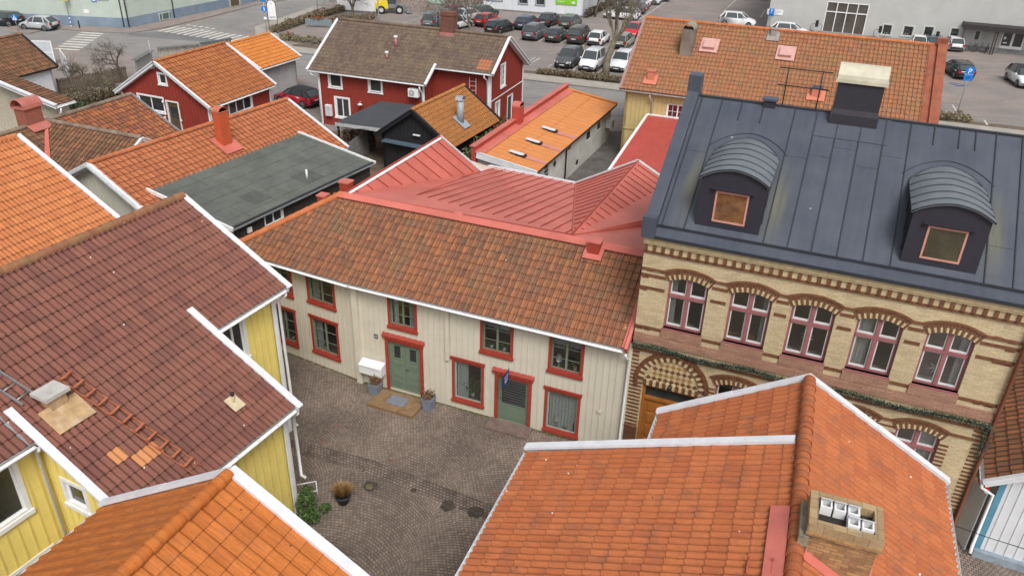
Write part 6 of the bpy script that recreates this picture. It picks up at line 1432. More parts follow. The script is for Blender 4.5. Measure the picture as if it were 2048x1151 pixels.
ridge_tiles(TH, (9.16, 3.85, 4.92), (-1, 3.85, 4.92), LICH, .13, .4); ridge_tiles(TH, (3.0, -3.0, 4.92), (3.0, 3.7, 4.92), LICH, .13, .4)
verge(TH, (9.2, 3.85, 4.93), (9.2, -.1, zt_(-.1)), GALV, .12, .18); verge(TH, (3.0, -3.05, 4.93), (-.9, -3.05, zt_(0)), WMETAL, .14, .2); verge(TH, (3.0, -3.05, 4.93), (6.9, -3.05, zt_(0)), WMETAL, .14, .2); verge(TH, (9.2, 3.85, 4.93), (9.2, 7.75, zt_(7.75)), GALV, .12, .18)
YGAB = mat('ochre_boarding', (.58, .44, .19), .7, .07)
shell(TH, [(3.0, -2.7), (6.5, -2.7), (6.5, .35), (8.85, .35), (8.85, 3.85), (8.85, 7.35), (-.7, 7.35), (-.7, 3.85), (-.5, -2.7)], 0, [4.7, 2.8, 2.8, 2.8, 4.7, 2.8, 2.8, 4.7, 2.8], YGAB, 'wall')
mb = MB(); v_ = V(-3.85, -3.85, zt_(0) - 4.907).normalized(); s_ = V(1, -1, 0).normalized()
for a0 in (0,): mb.prism([V(3.0, 3.85, 5.07) + s_ * .06, V(-.85, 0, zt_(0) + .16) + s_ * .2, V(-.85, 0, zt_(0) + .16) - s_ * .2, V(3.0, 3.85, 5.07) - s_ * .06], (0, 0, .02))
mb.build('valley_flashing', REDSHEET, TH)
RBR = brickmat('red_chimney_brick', (.34, .09, .05), (.26, .07, .045), (.22, .16, .13), .25, .075, .8)
mb = MB(); mb.box(1.7, 2.75, 3.7, 4.5, 4.3, 5.9); mb.box(1.62, 2.83, 3.62, 4.58, 5.9, 5.98, 1); barrel_cap(mb, (2.22, 4.1, 5.98), .95, 1.25, .45, 1, R(90)); mb.prism([(1.6, 3.2, 4.75), (2.9, 3.2, 4.75), (2.9, 3.7, 5.0), (1.6, 3.7, 5.0)], (0, 0, .03), 1)
mb.build('chimney', [RBR, mat('dull_pink_sheet', (.46, .15, .12), .45, .15, 3, dirt=.25, dcol=(.25, .25, .28))], TH)
# ---- far left house with white verge
Ef = Fr(-30.02, 51.47, 158.6)
EH = fthing('cream_gable_house', 'cream boarded gable wall under a white barge board at the left edge', 'house', Ef)
mb = MB(); mb.poly([(.6, 0, 0), (9, 0, 0), (9, 0, 5.1), (7.4, 0, 5.0), (.6, 0, 3.55)]); mb.build('wall', CREAM, EH)
TE = wallT((0, 0, 0), (1, 0, 0), (0, 1, 0)); battens('battens', EH, TE, .7, 8.5, 0, lambda a: 3.45 + .2 * a, [], mat('tan_batten', (.5, .44, .33), .8), .3, .05, .02)
roof_face(EH, [V(8, .5, 5.05), V(8, -1.0, 5.05), V(0, -1.0, 3.5), V(0, .5, 3.5)], BROWNMIX, .27, .37, 'pan4', deck=WHITE); verge(EH, (8, .55, 5.1), (-.05, .55, 3.5), WMETAL, .25, .3); gutter(EH, (-.08, .5, 3.45), (-.08, -1, 3.45), WHITE, .07)
shell(EH, [(.6, -.9), (.6, 0), (8, 0), (8, -.9)], 0, [3.5, 3.5, 4.9, 4.9], CREAM, 'side_wall'); downpipe(EH, [(-.1, .3, 3.3), (-.1, .3, 3.1), (.5, .15, 2.6), (.5, .1, .2)], WHITE, .06)
# ---- garage with white boarding, top left
Qf = Fr(-39.75, 59.23, 69.28)
Q_, QTg, QTs, QTg1, qz = gable_house('white_garage', 'white boarded garage with mottled brown tile roof at the top left', Qf, 6.17, 6.43, 2.5, 4.71, BROWNMIX, WBOARD, WBOARD, .27, .40, vergem=BLACKM)
# ---- black shed
Sf = Fr(-4.014, 47.535, 65.61); kS = (4.574 - 2.562) / 2.835
BLKW = mat('black_tarred_boarding', (.016, .015, .018), .7, .2, 3)
S_, STg, STs, STg1, sz = gable_house('black_shed', 'black boarded shed with ochre tile roof and a grey metal flue', Sf, 6.9, 5.67, 2.562, 4.574, ORANGE4, BLKW, BLKW, .22, .34, vergem=BLKW, ridgem=ORANGE4)
mb = MB(STg); mb.box(.6, 5.1, .02, .5, 2.25, 2.35); mb.build('awning_box', mat('slate_blue_metal', (.09, .13, .18), .4), S_); mb = MB(STg); mb.box(1.5, 2.5, .025, .05, .8, 1.9); mb.build('door', mat('dark_brown_door', (.06, .035, .025), .6), S_)
mb = MB(STg); mb.box(2.4, 2.9, .1, .2, 2.95, 3.02); mb.build('wall_lamp', WHITE, S_)
FLUE = mat('grey_flue_metal', (.30, .34, .38), .4, .12, 2); p_ = V(3.0, 1.0, 2.562 + kS * 1.0)
mb = MB(); mb.tube([p_ - V(0, 0, .1), p_ + V(0, 0, 1.5)], .23, 16); mb.tube([p_ + V(0, 0, 1.5), p_ + V(0, 0, 1.56)], .26, 16); mb.mesh([(p_.x + .25 * math.cos(t * math.pi / 6) * (1 if k == 0 else 1), p_.y + .25 * (1 if k else -1), p_.z + 1.56 + .25 * math.sin(t * math.pi / 6)) for k in (0, 1) for t in range(7)], [(i, i + 1, 8 + i, 7 + i) for i in range(6)], 1, True)
NS = Vector((0, -kS, 1)).normalized(); mb.prism([p_ + V(-.4, .45, kS * .45) + NS * .12, p_ + V(.4, .45, kS * .45) + NS * .12, p_ + V(.4, -.45, -kS * .45) + NS * .12, p_ + V(-.4, -.45, -kS * .45) + NS * .12], NS * .06); mb.build('chimney', [FLUE, mat('shiny_steel', (.6, .62, .65), .25, .05, metal=.7)], S_)
# ---- carport between
cpt = [at(670, 245, 2.7), at(762, 202, 2.7), at(850, 213, 2.7), at(768, 258, 2.7)]
Cf = Fr(cpt[3].x, cpt[3].y, math.degrees(math.atan2(cpt[2].y - cpt[3].y, cpt[2].x - cpt[3].x)))
CP = fthing('carport', 'open carport with flat dark felt roof and white fascia in front of the red house', 'carport', Cf)
lc = [Cf.l(p) for p in cpt]; mb = MB(); mb.prism(lc, (0, 0, -.1)); mb.build('felt_roof', mat('dark_felt_roof', (.06, .065, .075), .85, .12, 1), CP)
mb = MB()
for i in (3, 2): a_, b_ = lc[i], lc[(i + 1) % 4]; mb.beam(a_ + V(0, 0, -.22), b_ + V(0, 0, -.22), .05, .25, 0)
a_, b_ = lc[0], lc[3]; mb.beam(a_ + V(0, 0, -.22), b_ + V(0, 0, -.22), .05, .25); mb.build('fascia', WHITE, CP)
for p in lc: q = p.lerp(sum(lc, Vector()) / 4, .06); mb = MB(); mb.box(q.x - .06, q.x + .06, q.y - .06, q.y + .06, 0, 2.6); mb.build('post', BLKW, CP)
# ---- low building with orange sheet tiles
Df = Fr(1.232, 43.672, 67.49)
DH = fthing('orange_sheet_roof_building', 'long low white outbuilding with bright orange sheet roof and three small skylights', 'outbuilding', Df)
SHEETOR = mat('orange_tile_sheet', (.58, .22, .065), .6, .08, 1.5, dirt=.1, dcol=(.45, .2, .08)); DL, DWd = 16.18, 3.9
kD = .571 / 3.9; dz = lambda y: 2.634 + kD * y
roof_face(DH, [V(0, 3.9, dz(3.9)), V(DL, 3.9, dz(3.9)), V(DL, 0, 2.634), V(0, 0, 2.634)], SHEETOR, .62, 2.0, 'sheet', deck=BLACKM, wob=0, step=.03)
mb = MB(); mb.beam((DL - .1, 0, 2.72), (DL - .1, 3.9, dz(3.9) + .08), .28, .05, 0); mb.build('verge_tiles', SHEETOR, DH)
mb = MB(); mb.beam((0, 0, 2.7), (0, 3.9, dz(3.9) + .05), .1, .05, 0); mb.beam((-.02, 0, 2.38), (-.02, 3.9, dz(3.9) - .3), .04, .35); mb.build('bargeboard', WMETAL, DH)
mb = MB(); mb.box(-.05, DL + .1, 3.95, 4.2, 0, dz(3.9) + .38); mb.build('parapet_wall', mat('red_rendered_wall', (.42, .06, .045), .6, .12), DH)
mb = MB(); mb.box(-.12, DL + .17, 3.9, 4.28, dz(3.9) + .38, dz(3.9) + .43); mb.prism([(-.05, 3.4, dz(3.4) + .07), (DL, 3.4, dz(3.4) + .07), (DL, 3.95, dz(3.95) + .09), (-.05, 3.95, dz(3.95) + .09)], (0, 0, .02)); mb.build('coping', REDSHEET, DH)
stack(DH, Df, 1035, 245, 3.3, .75, .55, 1.15, mat('red_rendered_wall', (.42, .06, .045)), REDSHEET, 0, caph=.25)
for x_ in (1.55, 4.15, 6.9):
    mb = MB(); mb.box(x_ - .2, x_ + .2, 1.35, 2.55, dz(1.3) + .0, dz(1.95) + .1, 1); mb.prism([(x_ - .17, 1.45, dz(1.45) + .14), (x_ + .17, 1.45, dz(1.45) + .14), (x_ + .17, 2.4, dz(2.4) + .14), (x_ - .17, 2.4, dz(2.4) + .14)], (0, 0, .03), 0)
    mb.prism([(x_ - .2, .0, dz(0) + .06), (x_ + .2, .0, dz(0) + .06), (x_ + .2, 1.3, dz(1.3) + .06), (x_ - .2, 1.3, dz(1.3) + .06)], (0, 0, .02), 2); mb.build('skylight', [mat('frosted_dome', (.6, .63, .65), .25, .08), BLACKM, mat('pink_sheet', (.55, .22, .19), .5, .1)], DH)
DW = mat('patchy_white_render', (.55, .54, .51), .85, .15, 1, dirt=.5, dcol=(.33, .31, .28))
shell(DH, [(.3, .35), (DL - .3, .35), (DL - .3, 3.95), (.3, 3.95)], 0, [2.6, 2.6, 3.1, 3.1], DW, 'wall')
TD = wallT((0, .35, 0), (1, 0, 0), (0, -1, 0))
mb = MB(TD); mb.tube([(5.9, .3, 2.5), (5.9, .3, 2.35), (5.9, .08, 2.15), (5.9, .08, .1)], .05, 8); mb.build('downpipe', BLACKM, DH)
for (a_, z0, w_, h_) in ((10.2, 1.55, .7, .55), (12.6, 1.6, .6, .5), (8.2, .35, .45, .35)): mb = MB(TD); mb.box(a_ - .06, a_ + w_ + .06, .0, .04, z0 - .08, z0); mb.box(a_, a_ + w_, .0, .03, z0, z0 + h_, 1); mb.build('window', [WHITE, DARKGL], DH)
for i in range(2):
    for j in range(3):
        mb = MB(TD); mb.box(2.2 + i * .32, 2.42 + i * .32, .0, .03, 1.5 + j * .28, 1.68 + j * .28); mb.build('vent_slot', BLACKM, DH)
mb = MB(TD); mb.box(14.6, 15.2, .02, .5, 1.2, 1.8); mb.build('wall_box', [mat('grey_box', (.45, .46, .47), .5)], DH)
mb = MB(TD); mb.tube([(3.9, .02, 1.9), (3.9, .05, 1.9)], .18, 14); mb.build('round_vent', BLACKM, DH)
# ---- big yellow boarded house with aged orange roof
Bf = Fr(6.864, 53.676, -20.49); kB = (8.718 - 5.071) / 5.756
YBD = mat('sand_yellow_boarding', (.52, .40, .18), .7, .08, 1.5); YBD2 = mat('sand_yellow_batten', (.45, .34, .15), .7, .08)
hB = [(3.3, 2.95, 1.35, 1.4)]
BH, BTg, BTs, BTg1, bz = gable_house('big_orange_roof_house', 'large sand yellow boarded house with broad aged orange tile roof behind the brick building', Bf, 19.1, 11.51, 5.071, 8.718, BIGORANGE, YBD, YBD2, .26, .37, holes_s=hB, vergem=mat('dull_mauve_sheet', (.33, .22, .21), .5, .15), skip=('v1',), ridgem=tilemat('orange_ridge', [(.5, .17, .06), (.44, .14, .05)], dirt=.3, moss=.1), wob=.01)
window(BH, BTs, *hB[0], WHITE, WHITE, .06, .05, .05, 2, 3, 2, mat('wine_dark_glass', (.09, .015, .02), .1, .2, spec=.8))
mb = MB(BTs); mb.box(3.1, 4.9, .02, .12, 4.45, 4.5); mb.box(.4, 4.4, .021, .06, 2.3, 2.38); mb.build('string_board', YBD2, BH)
gutter(BH, (.1, -.08, 5.07), (19, -.08, 5.07), mat('weathered_gutter', (.42, .38, .36), .5, .15), .07)
downpipe(BH, [(2.1, -.08, 4.9), (2.1, -.08, 4.75), (2.25, .25, 4.4), (2.25, .25, 3.1)], mat('weathered_gutter', (.42, .38, .36)), .055)
mb = MB(); RUST = mat('rust_brown_sheet', (.30, .085, .045), .5, .25, 2, dirt=.4, dcol=(.30, .15, .07))
mb.prism([(19.0, -.1, 5.0), (19.55, -.1, 5.0), (19.55, 5.756, 8.75), (19.0, 5.756, 8.75)], (0, 0, .35)); mb.prism([(19.0, 5.756, 8.75), (19.55, 5.756, 8.75), (19.55, 11.6, 5.0), (19.0, 11.6, 5.0)], (0, 0, .35)); mb.box(18.9, 19.55, 5.5, 6.0, 8.9, 9.25)
mb.prism([(18.55, 0, 5.15), (19.0, 0, 5.15), (19.0, 5.7, 8.78), (18.55, 5.7, 8.78)], (0, 0, .05)); mb.build('parapet', RUST, BH)
NB = Vector((0, -kB, 1)).normalized(); bp = lambda x, y, h=0: V(x, y, 5.071 + kB * y) + NB * (h + .04)
mb = MB(); mb.box(3.2, 4.0, 2.95, 4.2, 6.6, 8.75); barrel_cap(mb, (3.6, 3.57, 8.75), .78, 1.3, .38, 1); mb.build('chimney', [mat('stained_concrete_stack', (.22, .18, .15), .9, .3, 1.2, dirt=.6, dcol=(.11, .07, .06)), mat('lichened_cowl', (.30, .31, .24), .7, .3, 5)], BH)
PINK = mat('pale_pink_sheet', (.56, .32, .29), .5, .1)
for x_ in (5.0, 10.0):
    mb = MB(); mb.prism([bp(x_ - .6, 3.45, .08), bp(x_ + .6, 3.45, .08), bp(x_ + .6, 4.55, .08), bp(x_ - .6, 4.55, .08)], NB * .02); mb.prism([bp(x_ - .38, 3.65, .1), bp(x_ + .38, 3.65, .1), bp(x_ + .38, 4.35, .1), bp(x_ - .38, 4.35, .1)], NB * .2); mb.build('roof_hatch', PINK, BH)
def ventbox(x_, y_, w_, h_, m_, cm, par=BH):
    mb = MB(); mb.prism([bp(x_ - w_, y_ - .45, .08), bp(x_ + w_, y_ - .45, .08), bp(x_ + w_, y_ + .3, .08), bp(x_ - w_, y_ + .3, .08)], NB * .02); z0 = bp(x_, y_).z; mb.box(x_ - w_ * .5, x_ + w_ * .5, y_ - w_ * .5, y_ + w_ * .5, z0 - .2, z0 + h_, 0); mb.box(x_ - w_ * .6, x_ + w_ * .6, y_ - w_ * .6, y_ + w_ * .6, z0 + h_, z0 + h_ + .06, 1); mb.build('vent_box', [m_, cm], par)
ventbox(1.85, .95, .45, .55, mat('salmon_sheet', (.56, .19, .12), .5), mat('salmon_sheet', (.56, .19, .12))); ventbox(8.95, 5.3, .4, .45, mat('grey_vent', (.3, .27, .25), .6), mat('grey_vent', (.3, .27, .25))); ventbox(12.4, 1.2, .55, .5, mat('salmon_sheet', (.56, .19, .12)), BLKROOF)
# red corrugated lean-to
AN = fthing('corrugated_annex', 'low annex with red ribbed sheet roof beside the sand yellow house', 'annex', Bf)
l0 = [V(2.05, .2, 3.45), V(6.5, .2, 3.45), V(6.5, -9.5, 2.7), V(2.05, -9.5, 2.7)]
m_ = mat('red_ribbed_sheet', (.42, .07, .055), .5, .12, 1.2, dirt=.3, dcol=(.30, .13, .07))
bs_ = (V(2.05, .2, 3.45), V(1, 0, 0), (V(2.05, -9.5, 2.7) - V(2.05, .2, 3.45)).normalized(), V(1, 0, 0).cross((V(2.05, -9.5, 2.7) - V(2.05, .2, 3.45)).normalized()) * -1)
bs_ = facebasis(l0); roof_face(AN, l0, m_, .22, 12, 'plat', deck=WHITE, wob=0, step=0)
mb = MB(); mb.beam((2.0, .2, 3.42), (2.0, -9.5, 2.67), .16, .12, 0); mb.beam((2.0, .24, 3.45), (6.5, .24, 3.45), .12, .12, 0); mb.build('white_trim', WHITE, AN)
shell(AN, [(2.15, .2), (2.15, -9.4), (6.4, -9.4), (6.4, .2)], 0, [3.3, 2.6, 2.6, 3.3], YBD, 'wall')
# ================================================================== STREETS AND CAR PARK
S = Fr(.39, 75.27, -19)
def sw(x, y, z=0): p = S.o + S.u * x + S.n * y; return V(p.x, p.y, z)
sheetpoly('road', [sw(-36, -7.5), sw(75, -7.5), sw(75, 0), sw(-26, 0), sw(-33, 2), sw(-37.2, 9), sw(-38.6, 40), sw(-45.2, 22), sw(-43.2, 9), sw(-44.2, 3.5), sw(-47, 0), sw(-56, 1), sw(-70, 5), sw(-70, -6), sw(-46, -8)], .004, M_ROAD)
sheetpoly('asphalt_patch', [at(252, 68, 0), at(318, 64), at(372, 67), at(430, 75), at(455, 84), at(400, 83), at(330, 78), at(262, 72)], .008, M_NEWASPH)
sheetpoly('alley_asphalt', [at(1150, 372), at(1060, 372), at(1222, 262), at(1250, 262), at(1238, 372)], .004, mat('alley_asphalt', (.12, .11, .105), .85, .3, .6, dirt=.5, dcol=(.2, .18, .16)))
sheetpoly('pavement', [sw(-25.9, 0), sw(75, 0), sw(75, 2.2), sw(-26.5, 2.2), sw(-29.5, 4.4), sw(-34.5, 10), sw(-36.2, 24), sw(-37.6, 24), sw(-36.2, 9), sw(-31.5, 2.6)], .12, M_PAVE, edge=.12)
Ca = V(-44.52, 92.85, 0)
sheetpoly('pavement', [at(20, 66), at(20, 52), at(120, 49), Ca + V(0, -.3, 0), Ca + V(17, 38, 0), Ca + V(19.5, 37, 0), at(510, 12), at(400, 40), at(330, 56), at(262, 67.5), at(180, 65), at(100, 58), at(60, 68)], .1, mat('pink_grey_slabs', (.27, .225, .205), .85, .15, .8, dirt=.3), edge=.1)
sheetpoly('earth_strip', [sw(-28, 2.25), sw(-2, 2.25), sw(-2, 4.2), sw(-14, 4.2), sw(-26, 5.2)], .006, M_EARTH); sheetpoly('earth_strip', [sw(-1, 2.25), sw(75, 2.25), sw(75, 3.7), sw(-1, 3.7)], .006, M_EARTH)
sheetpoly('yard', [at(270, 165), at(110, 215), at(60, 250), at(200, 260), at(300, 215)], .004, M_EARTH)
sheetpoly('yard', [at(640, 262), at(790, 262), at(930, 345), at(760, 380), at(680, 330)], .004, M_EARTH)
# painted markings
mk = MB()
def stripe(a, b, w, z=.012):
    a, b = V(a.x, a.y, z), V(b.x, b.y, z); d = (b - a).normalized(); s_ = V(-d.y, d.x, 0) * (w / 2); mk.poly([a - s_, b - s_, b + s_, a + s_])
za0, za1 = V(-47.2, 89.9, 0), V(-45.9, 81.6, 0)
for i in range(8):
    c = za0.lerp(za1, i / 7.3); stripe(c + V(-1.3, .18, 0), c + V(1.35, -.2, 0), .5)
zb0, zb1 = V(-40.1, 93.4, 0), V(-30.8, 89.2, 0)
for i in range(12):
    c = zb0.lerp(zb1, i / 11); stripe(c + V(-.55, -1.5, 0), c + V(.6, 1.6, 0), .42)
    if i < 5: stripe(c + V(1.3, 2.2, 0), c + V(1.5, 2.6, 0), .45)
ud = Vector((math.cos(R(68.6)), math.sin(R(68.6)), 0)); ur = Vector((math.cos(R(-21.4)), math.sin(R(-21.4)), 0))
P0 = V(-.35, 93.6, 0)
for i in range(-6, 9):
    a = P0 + ur * (i * 2.6); stripe(a - ud * .1, a + ud * 9.5, .1)
for i in range(-4, 9):
    a = V(2.6, 79.3, 0) + ur * (i * 2.6 - .2); stripe(a, a + ud * 4.6, .1)
stripe(at(1338, 0), at(1270, 45), .12); stripe(at(1290, 37), at(1455, 46), .1)
for a, b in (((1455, 16), (1446, 25)), ((1530, 21), (1521, 35)), ((1472, 0), (1450, 20)), ((1345, 25), (1470, 28)), ((1905, 210), (1912, 222)), ((1968, 240), (1975, 250)), ((870, 46), (840, 49)), ((815, 50), (842, 46)), ((1065, 125), (1080, 117)), ((1345, 38), (1300, 34))): stripe(at(*a), at(*b), .14)
mk.build('road_markings', M_LINE, None); bpy.context.scene.collection.objects['road_markings']['kind'] = 'structure'
mk = MB()
for a, b in (((1898, 165), (1930, 170)), ((1900, 168), (1928, 173)), ((1912, 172), (1936, 171))): stripe(at(*a), at(*b), .18)
o = mk.build('bay_symbol', mat('blue_road_paint', (.06, .14, .35), .8), None); tag(o, kind='structure')
# covers, leaves and stains on the cobbles
def disc(name, x, y, r, m, lab, cat, z=.006, sq=1.0, group=None):
    p = at(x, y); mb = MB(); rnd = random.Random(int(x)); K = 18; pts = [(r * math.cos(6.2832 * i / K) * rnd.uniform(.82, 1.1), r * sq * math.sin(6.2832 * i / K) * rnd.uniform(.82, 1.1), z) for i in range(K)]
    mb.poly(pts); o = mb.build(name, m, None); o.location = (p.x, p.y, 0); tag(o, lab, cat, group); return o
DAMP = mat('damp_dirt', (.085, .065, .052), .9, .5, 8)
for (x, y, r, l_) in ((741, 972, .26, 'damp dark ring stain on the cobbles right of the straw pot'), (895, 1011, .26, 'dark leaf litter patch on the cobbles, nearer the cream house door'), (951, 1023, .28, 'dark leaf litter patch on the cobbles beside the right orange roof')):
    disc('dirt_patch', x, y, r, DAMP, l_, 'dirt patch')
disc('drain_cover', 739, 973, .13, mat('mossy_iron', (.16, .14, .07), .8, .3), 'small round mossy iron cover on the cobbles', 'drain cover', .009)
disc('drain_cover', 827, 980, .11, DAMP, 'small dark drain cover near the middle of the square', 'drain cover')
# ================================================================== CARS
RIM = mat('alloy_rim', (.32, .33, .34), .35, .15, metal=.6); TAILR = mat('tail_lamp', (.28, .02, .02), .25, .05); HEADL = mat('head_lamp', (.7, .72, .74), .15, .05); PLATE = mat('number_plate_white', (.6, .6, .58), .5); CARGL = mat('car_glass', (.05, .06, .065), .05, .15, 1.5, spec=.9); TRIM = mat('black_plastic_trim', (.025, .025, .028), .6)
KIND = {  # L, W, H, belt, nose z, hood z at screen, screen base, screen top, roof end, rear base, tail z
    'hatch': (4.1, 1.74, 1.48, .95, .70, .98, .95, .25, -1.45, -1.92, .98), 'suv': (4.6, 1.88, 1.68, 1.08, .82, 1.10, 1.15, .45, -1.75, -2.18, 1.08),
    'wagon': (4.7, 1.82, 1.49, .95, .70, .98, 1.2, .45, -1.8, -2.25, .98), 'sedan': (4.7, 1.82, 1.46, .95, .70, .98, 1.15, .4, -1.05, -1.75, 1.0),
    'van': (4.4, 1.82, 1.82, 1.08, .85, 1.12, 1.35, .75, -2.0, -2.15, 1.1)}
def car(kind, col, P, head, lab, name='parked_car', roofc=None, rails=False, group='cars parked around the town'):
    L, W, H, belt, zn, zh, xs0, xs1, xr1, xr0, zt_ = KIND[kind]
    cm = paint('car_paint_' + '_'.join('%02d' % int(c * 99) for c in col), col); rcm = roofc or cm
    o = thing(name, lab, 'car', (P.x, P.y, 0), R(head), group); h = W / 2
    st = [(-L / 2, .42, zt_ - .22, .80), (-L / 2 + .12, .30, zt_ - .04, .93), (-L / 2 + .5, .22, zt_, .99), (xr0 + .35, .2, belt + .02, 1), (0, .19, belt, 1), (xs0 - .3, .19, belt - .01, 1), (xs0, .2, zh - .02, .995), (L / 2 - .75, .22, (zh + zn) / 2 + .03, .975), (L / 2 - .25, .26, zn + .01, .9), (L / 2 - .06, .32, zn - .14, .8), (L / 2, .38, zn - .3, .72)]
    mb = MB(); vs = []
    sec = lambda x, zb, zt, k: [(x, h * k * .9, zb), (x, h * k, zb + .2), (x, h * k * 1.0, zt - .22), (x, h * k * .955, zt - .05), (x, h * k * .86, zt + .0), (x, 0, zt + .035), (x, -h * k * .86, zt + .0), (x, -h * k * .955, zt - .05), (x, -h * k, zt - .22), (x, -h * k, zb + .2), (x, -h * k * .9, zb)]
    for s_ in st: vs += sec(*s_)
    n = 11; fs = [(i * n + k, i * n + (k + 1) % n, (i + 1) * n + (k + 1) % n, (i + 1) * n + k) for i in range(len(st) - 1) for k in range(n)] + [tuple(range(n)), tuple((len(st) - 1) * n + k for k in range(n))]
    mb.mesh(vs, fs, 0, True); body = mb.build('body', cm, o)
    # greenhouse
    g = MB(); zr = H; hb, ht = h * .93, h * .72
    rows = [(xs0 + .02, zh - .01, xs1, zr - .03), (xs1 - .35, 0, 0, 0)]
    lo = [(xs0, zh), (xs0 - .5, belt + .01), (0, belt), (xr0 + .4, belt + .01), (xr0 - .05, zt_)]; hi = [(xs1, zr - .05), (xs1 - .28, zr - .015), (-.3, zr), (xr1 + .3, zr - .03), (xr1, zr - .09)]
    vs = []
    for (a, b), (c, d) in zip(lo, hi): vs += [(a, hb, b), (c, ht, d), (c, -ht, d), (a, -hb, b)]
    vs[0] = (lo[0][0], hb * .88, lo[0][1]); vs[3] = (lo[0][0], -hb * .88, lo[0][1]); vs[-4] = (lo[-1][0], hb * .88, lo[-1][1]); vs[-1] = (lo[-1][0], -hb * .88, lo[-1][1])
    fs = []
    for i in range(4):
        for k in range(3): fs.append((i * 4 + k, i * 4 + k + 1, i * 4 + 5 + k, i * 4 + 4 + k))
    fs += [(0, 1, 2, 3), (16, 19, 18, 17)]
    g.mesh(vs, fs, 0, False); g.build('windows', CARGL, o)
    r = MB(); vs = []
    for c, d in hi: vs += [(c, ht + .02, d - .015), (c, ht * .8, d + .03), (c, 0, d + .045), (c, -ht * .8, d + .03), (c, -ht - .02, d - .015)]
    r.mesh(vs, [(i * 5 + k, i * 5 + k + 1, i * 5 + 6 + k, i * 5 + 5 + k) for i in range(4) for k in range(4)], 0, True)
    for s_ in (1, -1):
        for a, b, w_ in (((lo[0][0] - .02, s_ * hb * .9, lo[0][1]), (hi[0][0], s_ * (ht + .005), hi[0][1]), .07), ((.05, s_ * (hb + .004), belt), (-.1, s_ * (ht + .008), zr - .01), .08), ((xr0 + .62, s_ * (hb + .004), belt), (xr1 + .35, s_ * (ht + .008), zr - .03), .12), ((lo[-1][0] + .04, s_ * hb * .9, lo[-1][1]), (hi[-1][0] + .03, s_ * (ht + .005), hi[-1][1]), .13)):
            r.beam(a, b, w_, .05, 0, up=(0, s_, .3), off=-.03)
    r.build('roof', rcm, o)
    if rails:
        rr_ = MB()
        for s_ in (1, -1): rr_.beam((xs1 - .3, s_ * ht * .95, zr + .05), (xr1 + .15, s_ * ht * .95, zr + .03), .035, .03, 0)
        rr_.build('roof_rails', BLACKM, o)
    t_ = MB(); t_.box(-L / 2 - .025, -L / 2 + .2, -h * .8, h * .8, .34, .56); t_.box(L / 2 - .12, L / 2 + .02, -h * .62, h * .62, .26, .44)
    for s_ in (1, -1): t_.box(-L / 2 + .5, L / 2 - .7, s_ * h - .015 * (s_ > 0) - .0, s_ * h + .012 * s_, .2, .3)
    t_.build('bumper', TRIM, o)
    t_ = MB(); t_.box(L / 2 - .1, L / 2 + .012, -h * .4, h * .4, .5, zn - .2); t_.build('grille', TRIM, o)
    for s_ in (1, -1):
        m_ = MB(); m_.mesh([(L / 2 - .02, s_ * h * .48, zn - .24), (L / 2 - .22, s_ * h * .86, zn - .18), (L / 2 - .3, s_ * h * .88, zn - .04), (L / 2 - .1, s_ * h * .5, zn - .1)], [(0, 1, 2, 3)]); m_.v = [v + V(.035, .02 * s_, .01) for v in m_.v]; m_.build('headlight', HEADL, o, recalc=False)
        m_ = MB(); m_.box(-L / 2 - .012, -L / 2 + .16, s_ * h * .62 if s_ > 0 else -h * .93, h * .93 if s_ > 0 else -h * .62, zt_ - .33, zt_ - .06); m_.build('tail_light', TAILR, o, bevel=.02)
        m_ = MB(); m_.box(xs0 - .42, xs0 - .28, s_ * (h + .12) if s_ < 0 else h * .95, -h * .95 if s_ < 0 else h + .12, belt - .02, belt + .12); m_.build('mirror', cm, o, bevel=.02)
    p_ = MB(); p_.box(-L / 2 - .03, -L / 2 - .02, -.26, .26, .62, .73); p_.build('number_plate', PLATE, o); p_ = MB(); p_.box(L / 2 + .021, L / 2 + .03, -.26, .26, .4, .5); p_.build('number_plate', PLATE, o)
    wr_ = .33 if kind != 'suv' else .36
    for xw in (L / 2 - .85, -L / 2 + .82):
        for s_ in (1, -1):
            w_ = MB(wallT((xw, s_ * (h - .02), wr_), (1, 0, 0), (0, s_, 0)))
            def ringd(r0, d0, r1, d1, mi, K=18): w_.mesh([(rr * math.cos(6.2832 * i / K), dd, rr * math.sin(6.2832 * i / K)) for rr, dd in ((r0, d0), (r1, d1)) for i in range(K)], [(i, (i + 1) % K, K + (i + 1) % K, K + i) for i in range(K)], mi)
            ringd(wr_ + .06, .005, wr_ + .005, .012, 0); ringd(wr_, -.18, wr_, .03, 0); ringd(wr_, .03, wr_ * .68, .035, 0); ringd(wr_ * .68, .034, wr_ * .2, .02, 1); ringd(wr_ * .2, .02, .0, .03, 1)
            for q in range(5):
                t0 = q * 1.2566; w_.mesh([(math.cos(t0 + e) * r_, .031, math.sin(t0 + e) * r_) for r_, e in ((.09, -.25), (.09, .25), (wr_ * .62, .13), (wr_ * .62, -.13))], [(0, 1, 2, 3)], 0)
            w_.build('wheel', [RUBBER, RIM], o, recalc=False)
    return o
GREY = (.10, .11, .125); DGREY = (.045, .05, .055); BLK = (.012, .012, .015); WHT = (.72, .73, .74); RED = (.50, .02, .025); SILV = (.42, .44, .46); BLU = (.025, .04, .09); BEI = (.24, .22, .18); BROWN = (.055, .035, .03)
def rear(x, y, L): return at(x, y) + ud * (L / 2)
def frontc(x, y, L): return at(x, y) + ud * (L / 2)
car('suv', GREY, rear(1056, 83, 4.6), 68.6, 'grey estate seen from behind, leftmost of the row nearest the red house gable', rails=True)
car('hatch', DGREY, rear(1101, 87, 4.1), 68.6, 'dark grey hatchback seen from behind between the grey estate and the brown van')
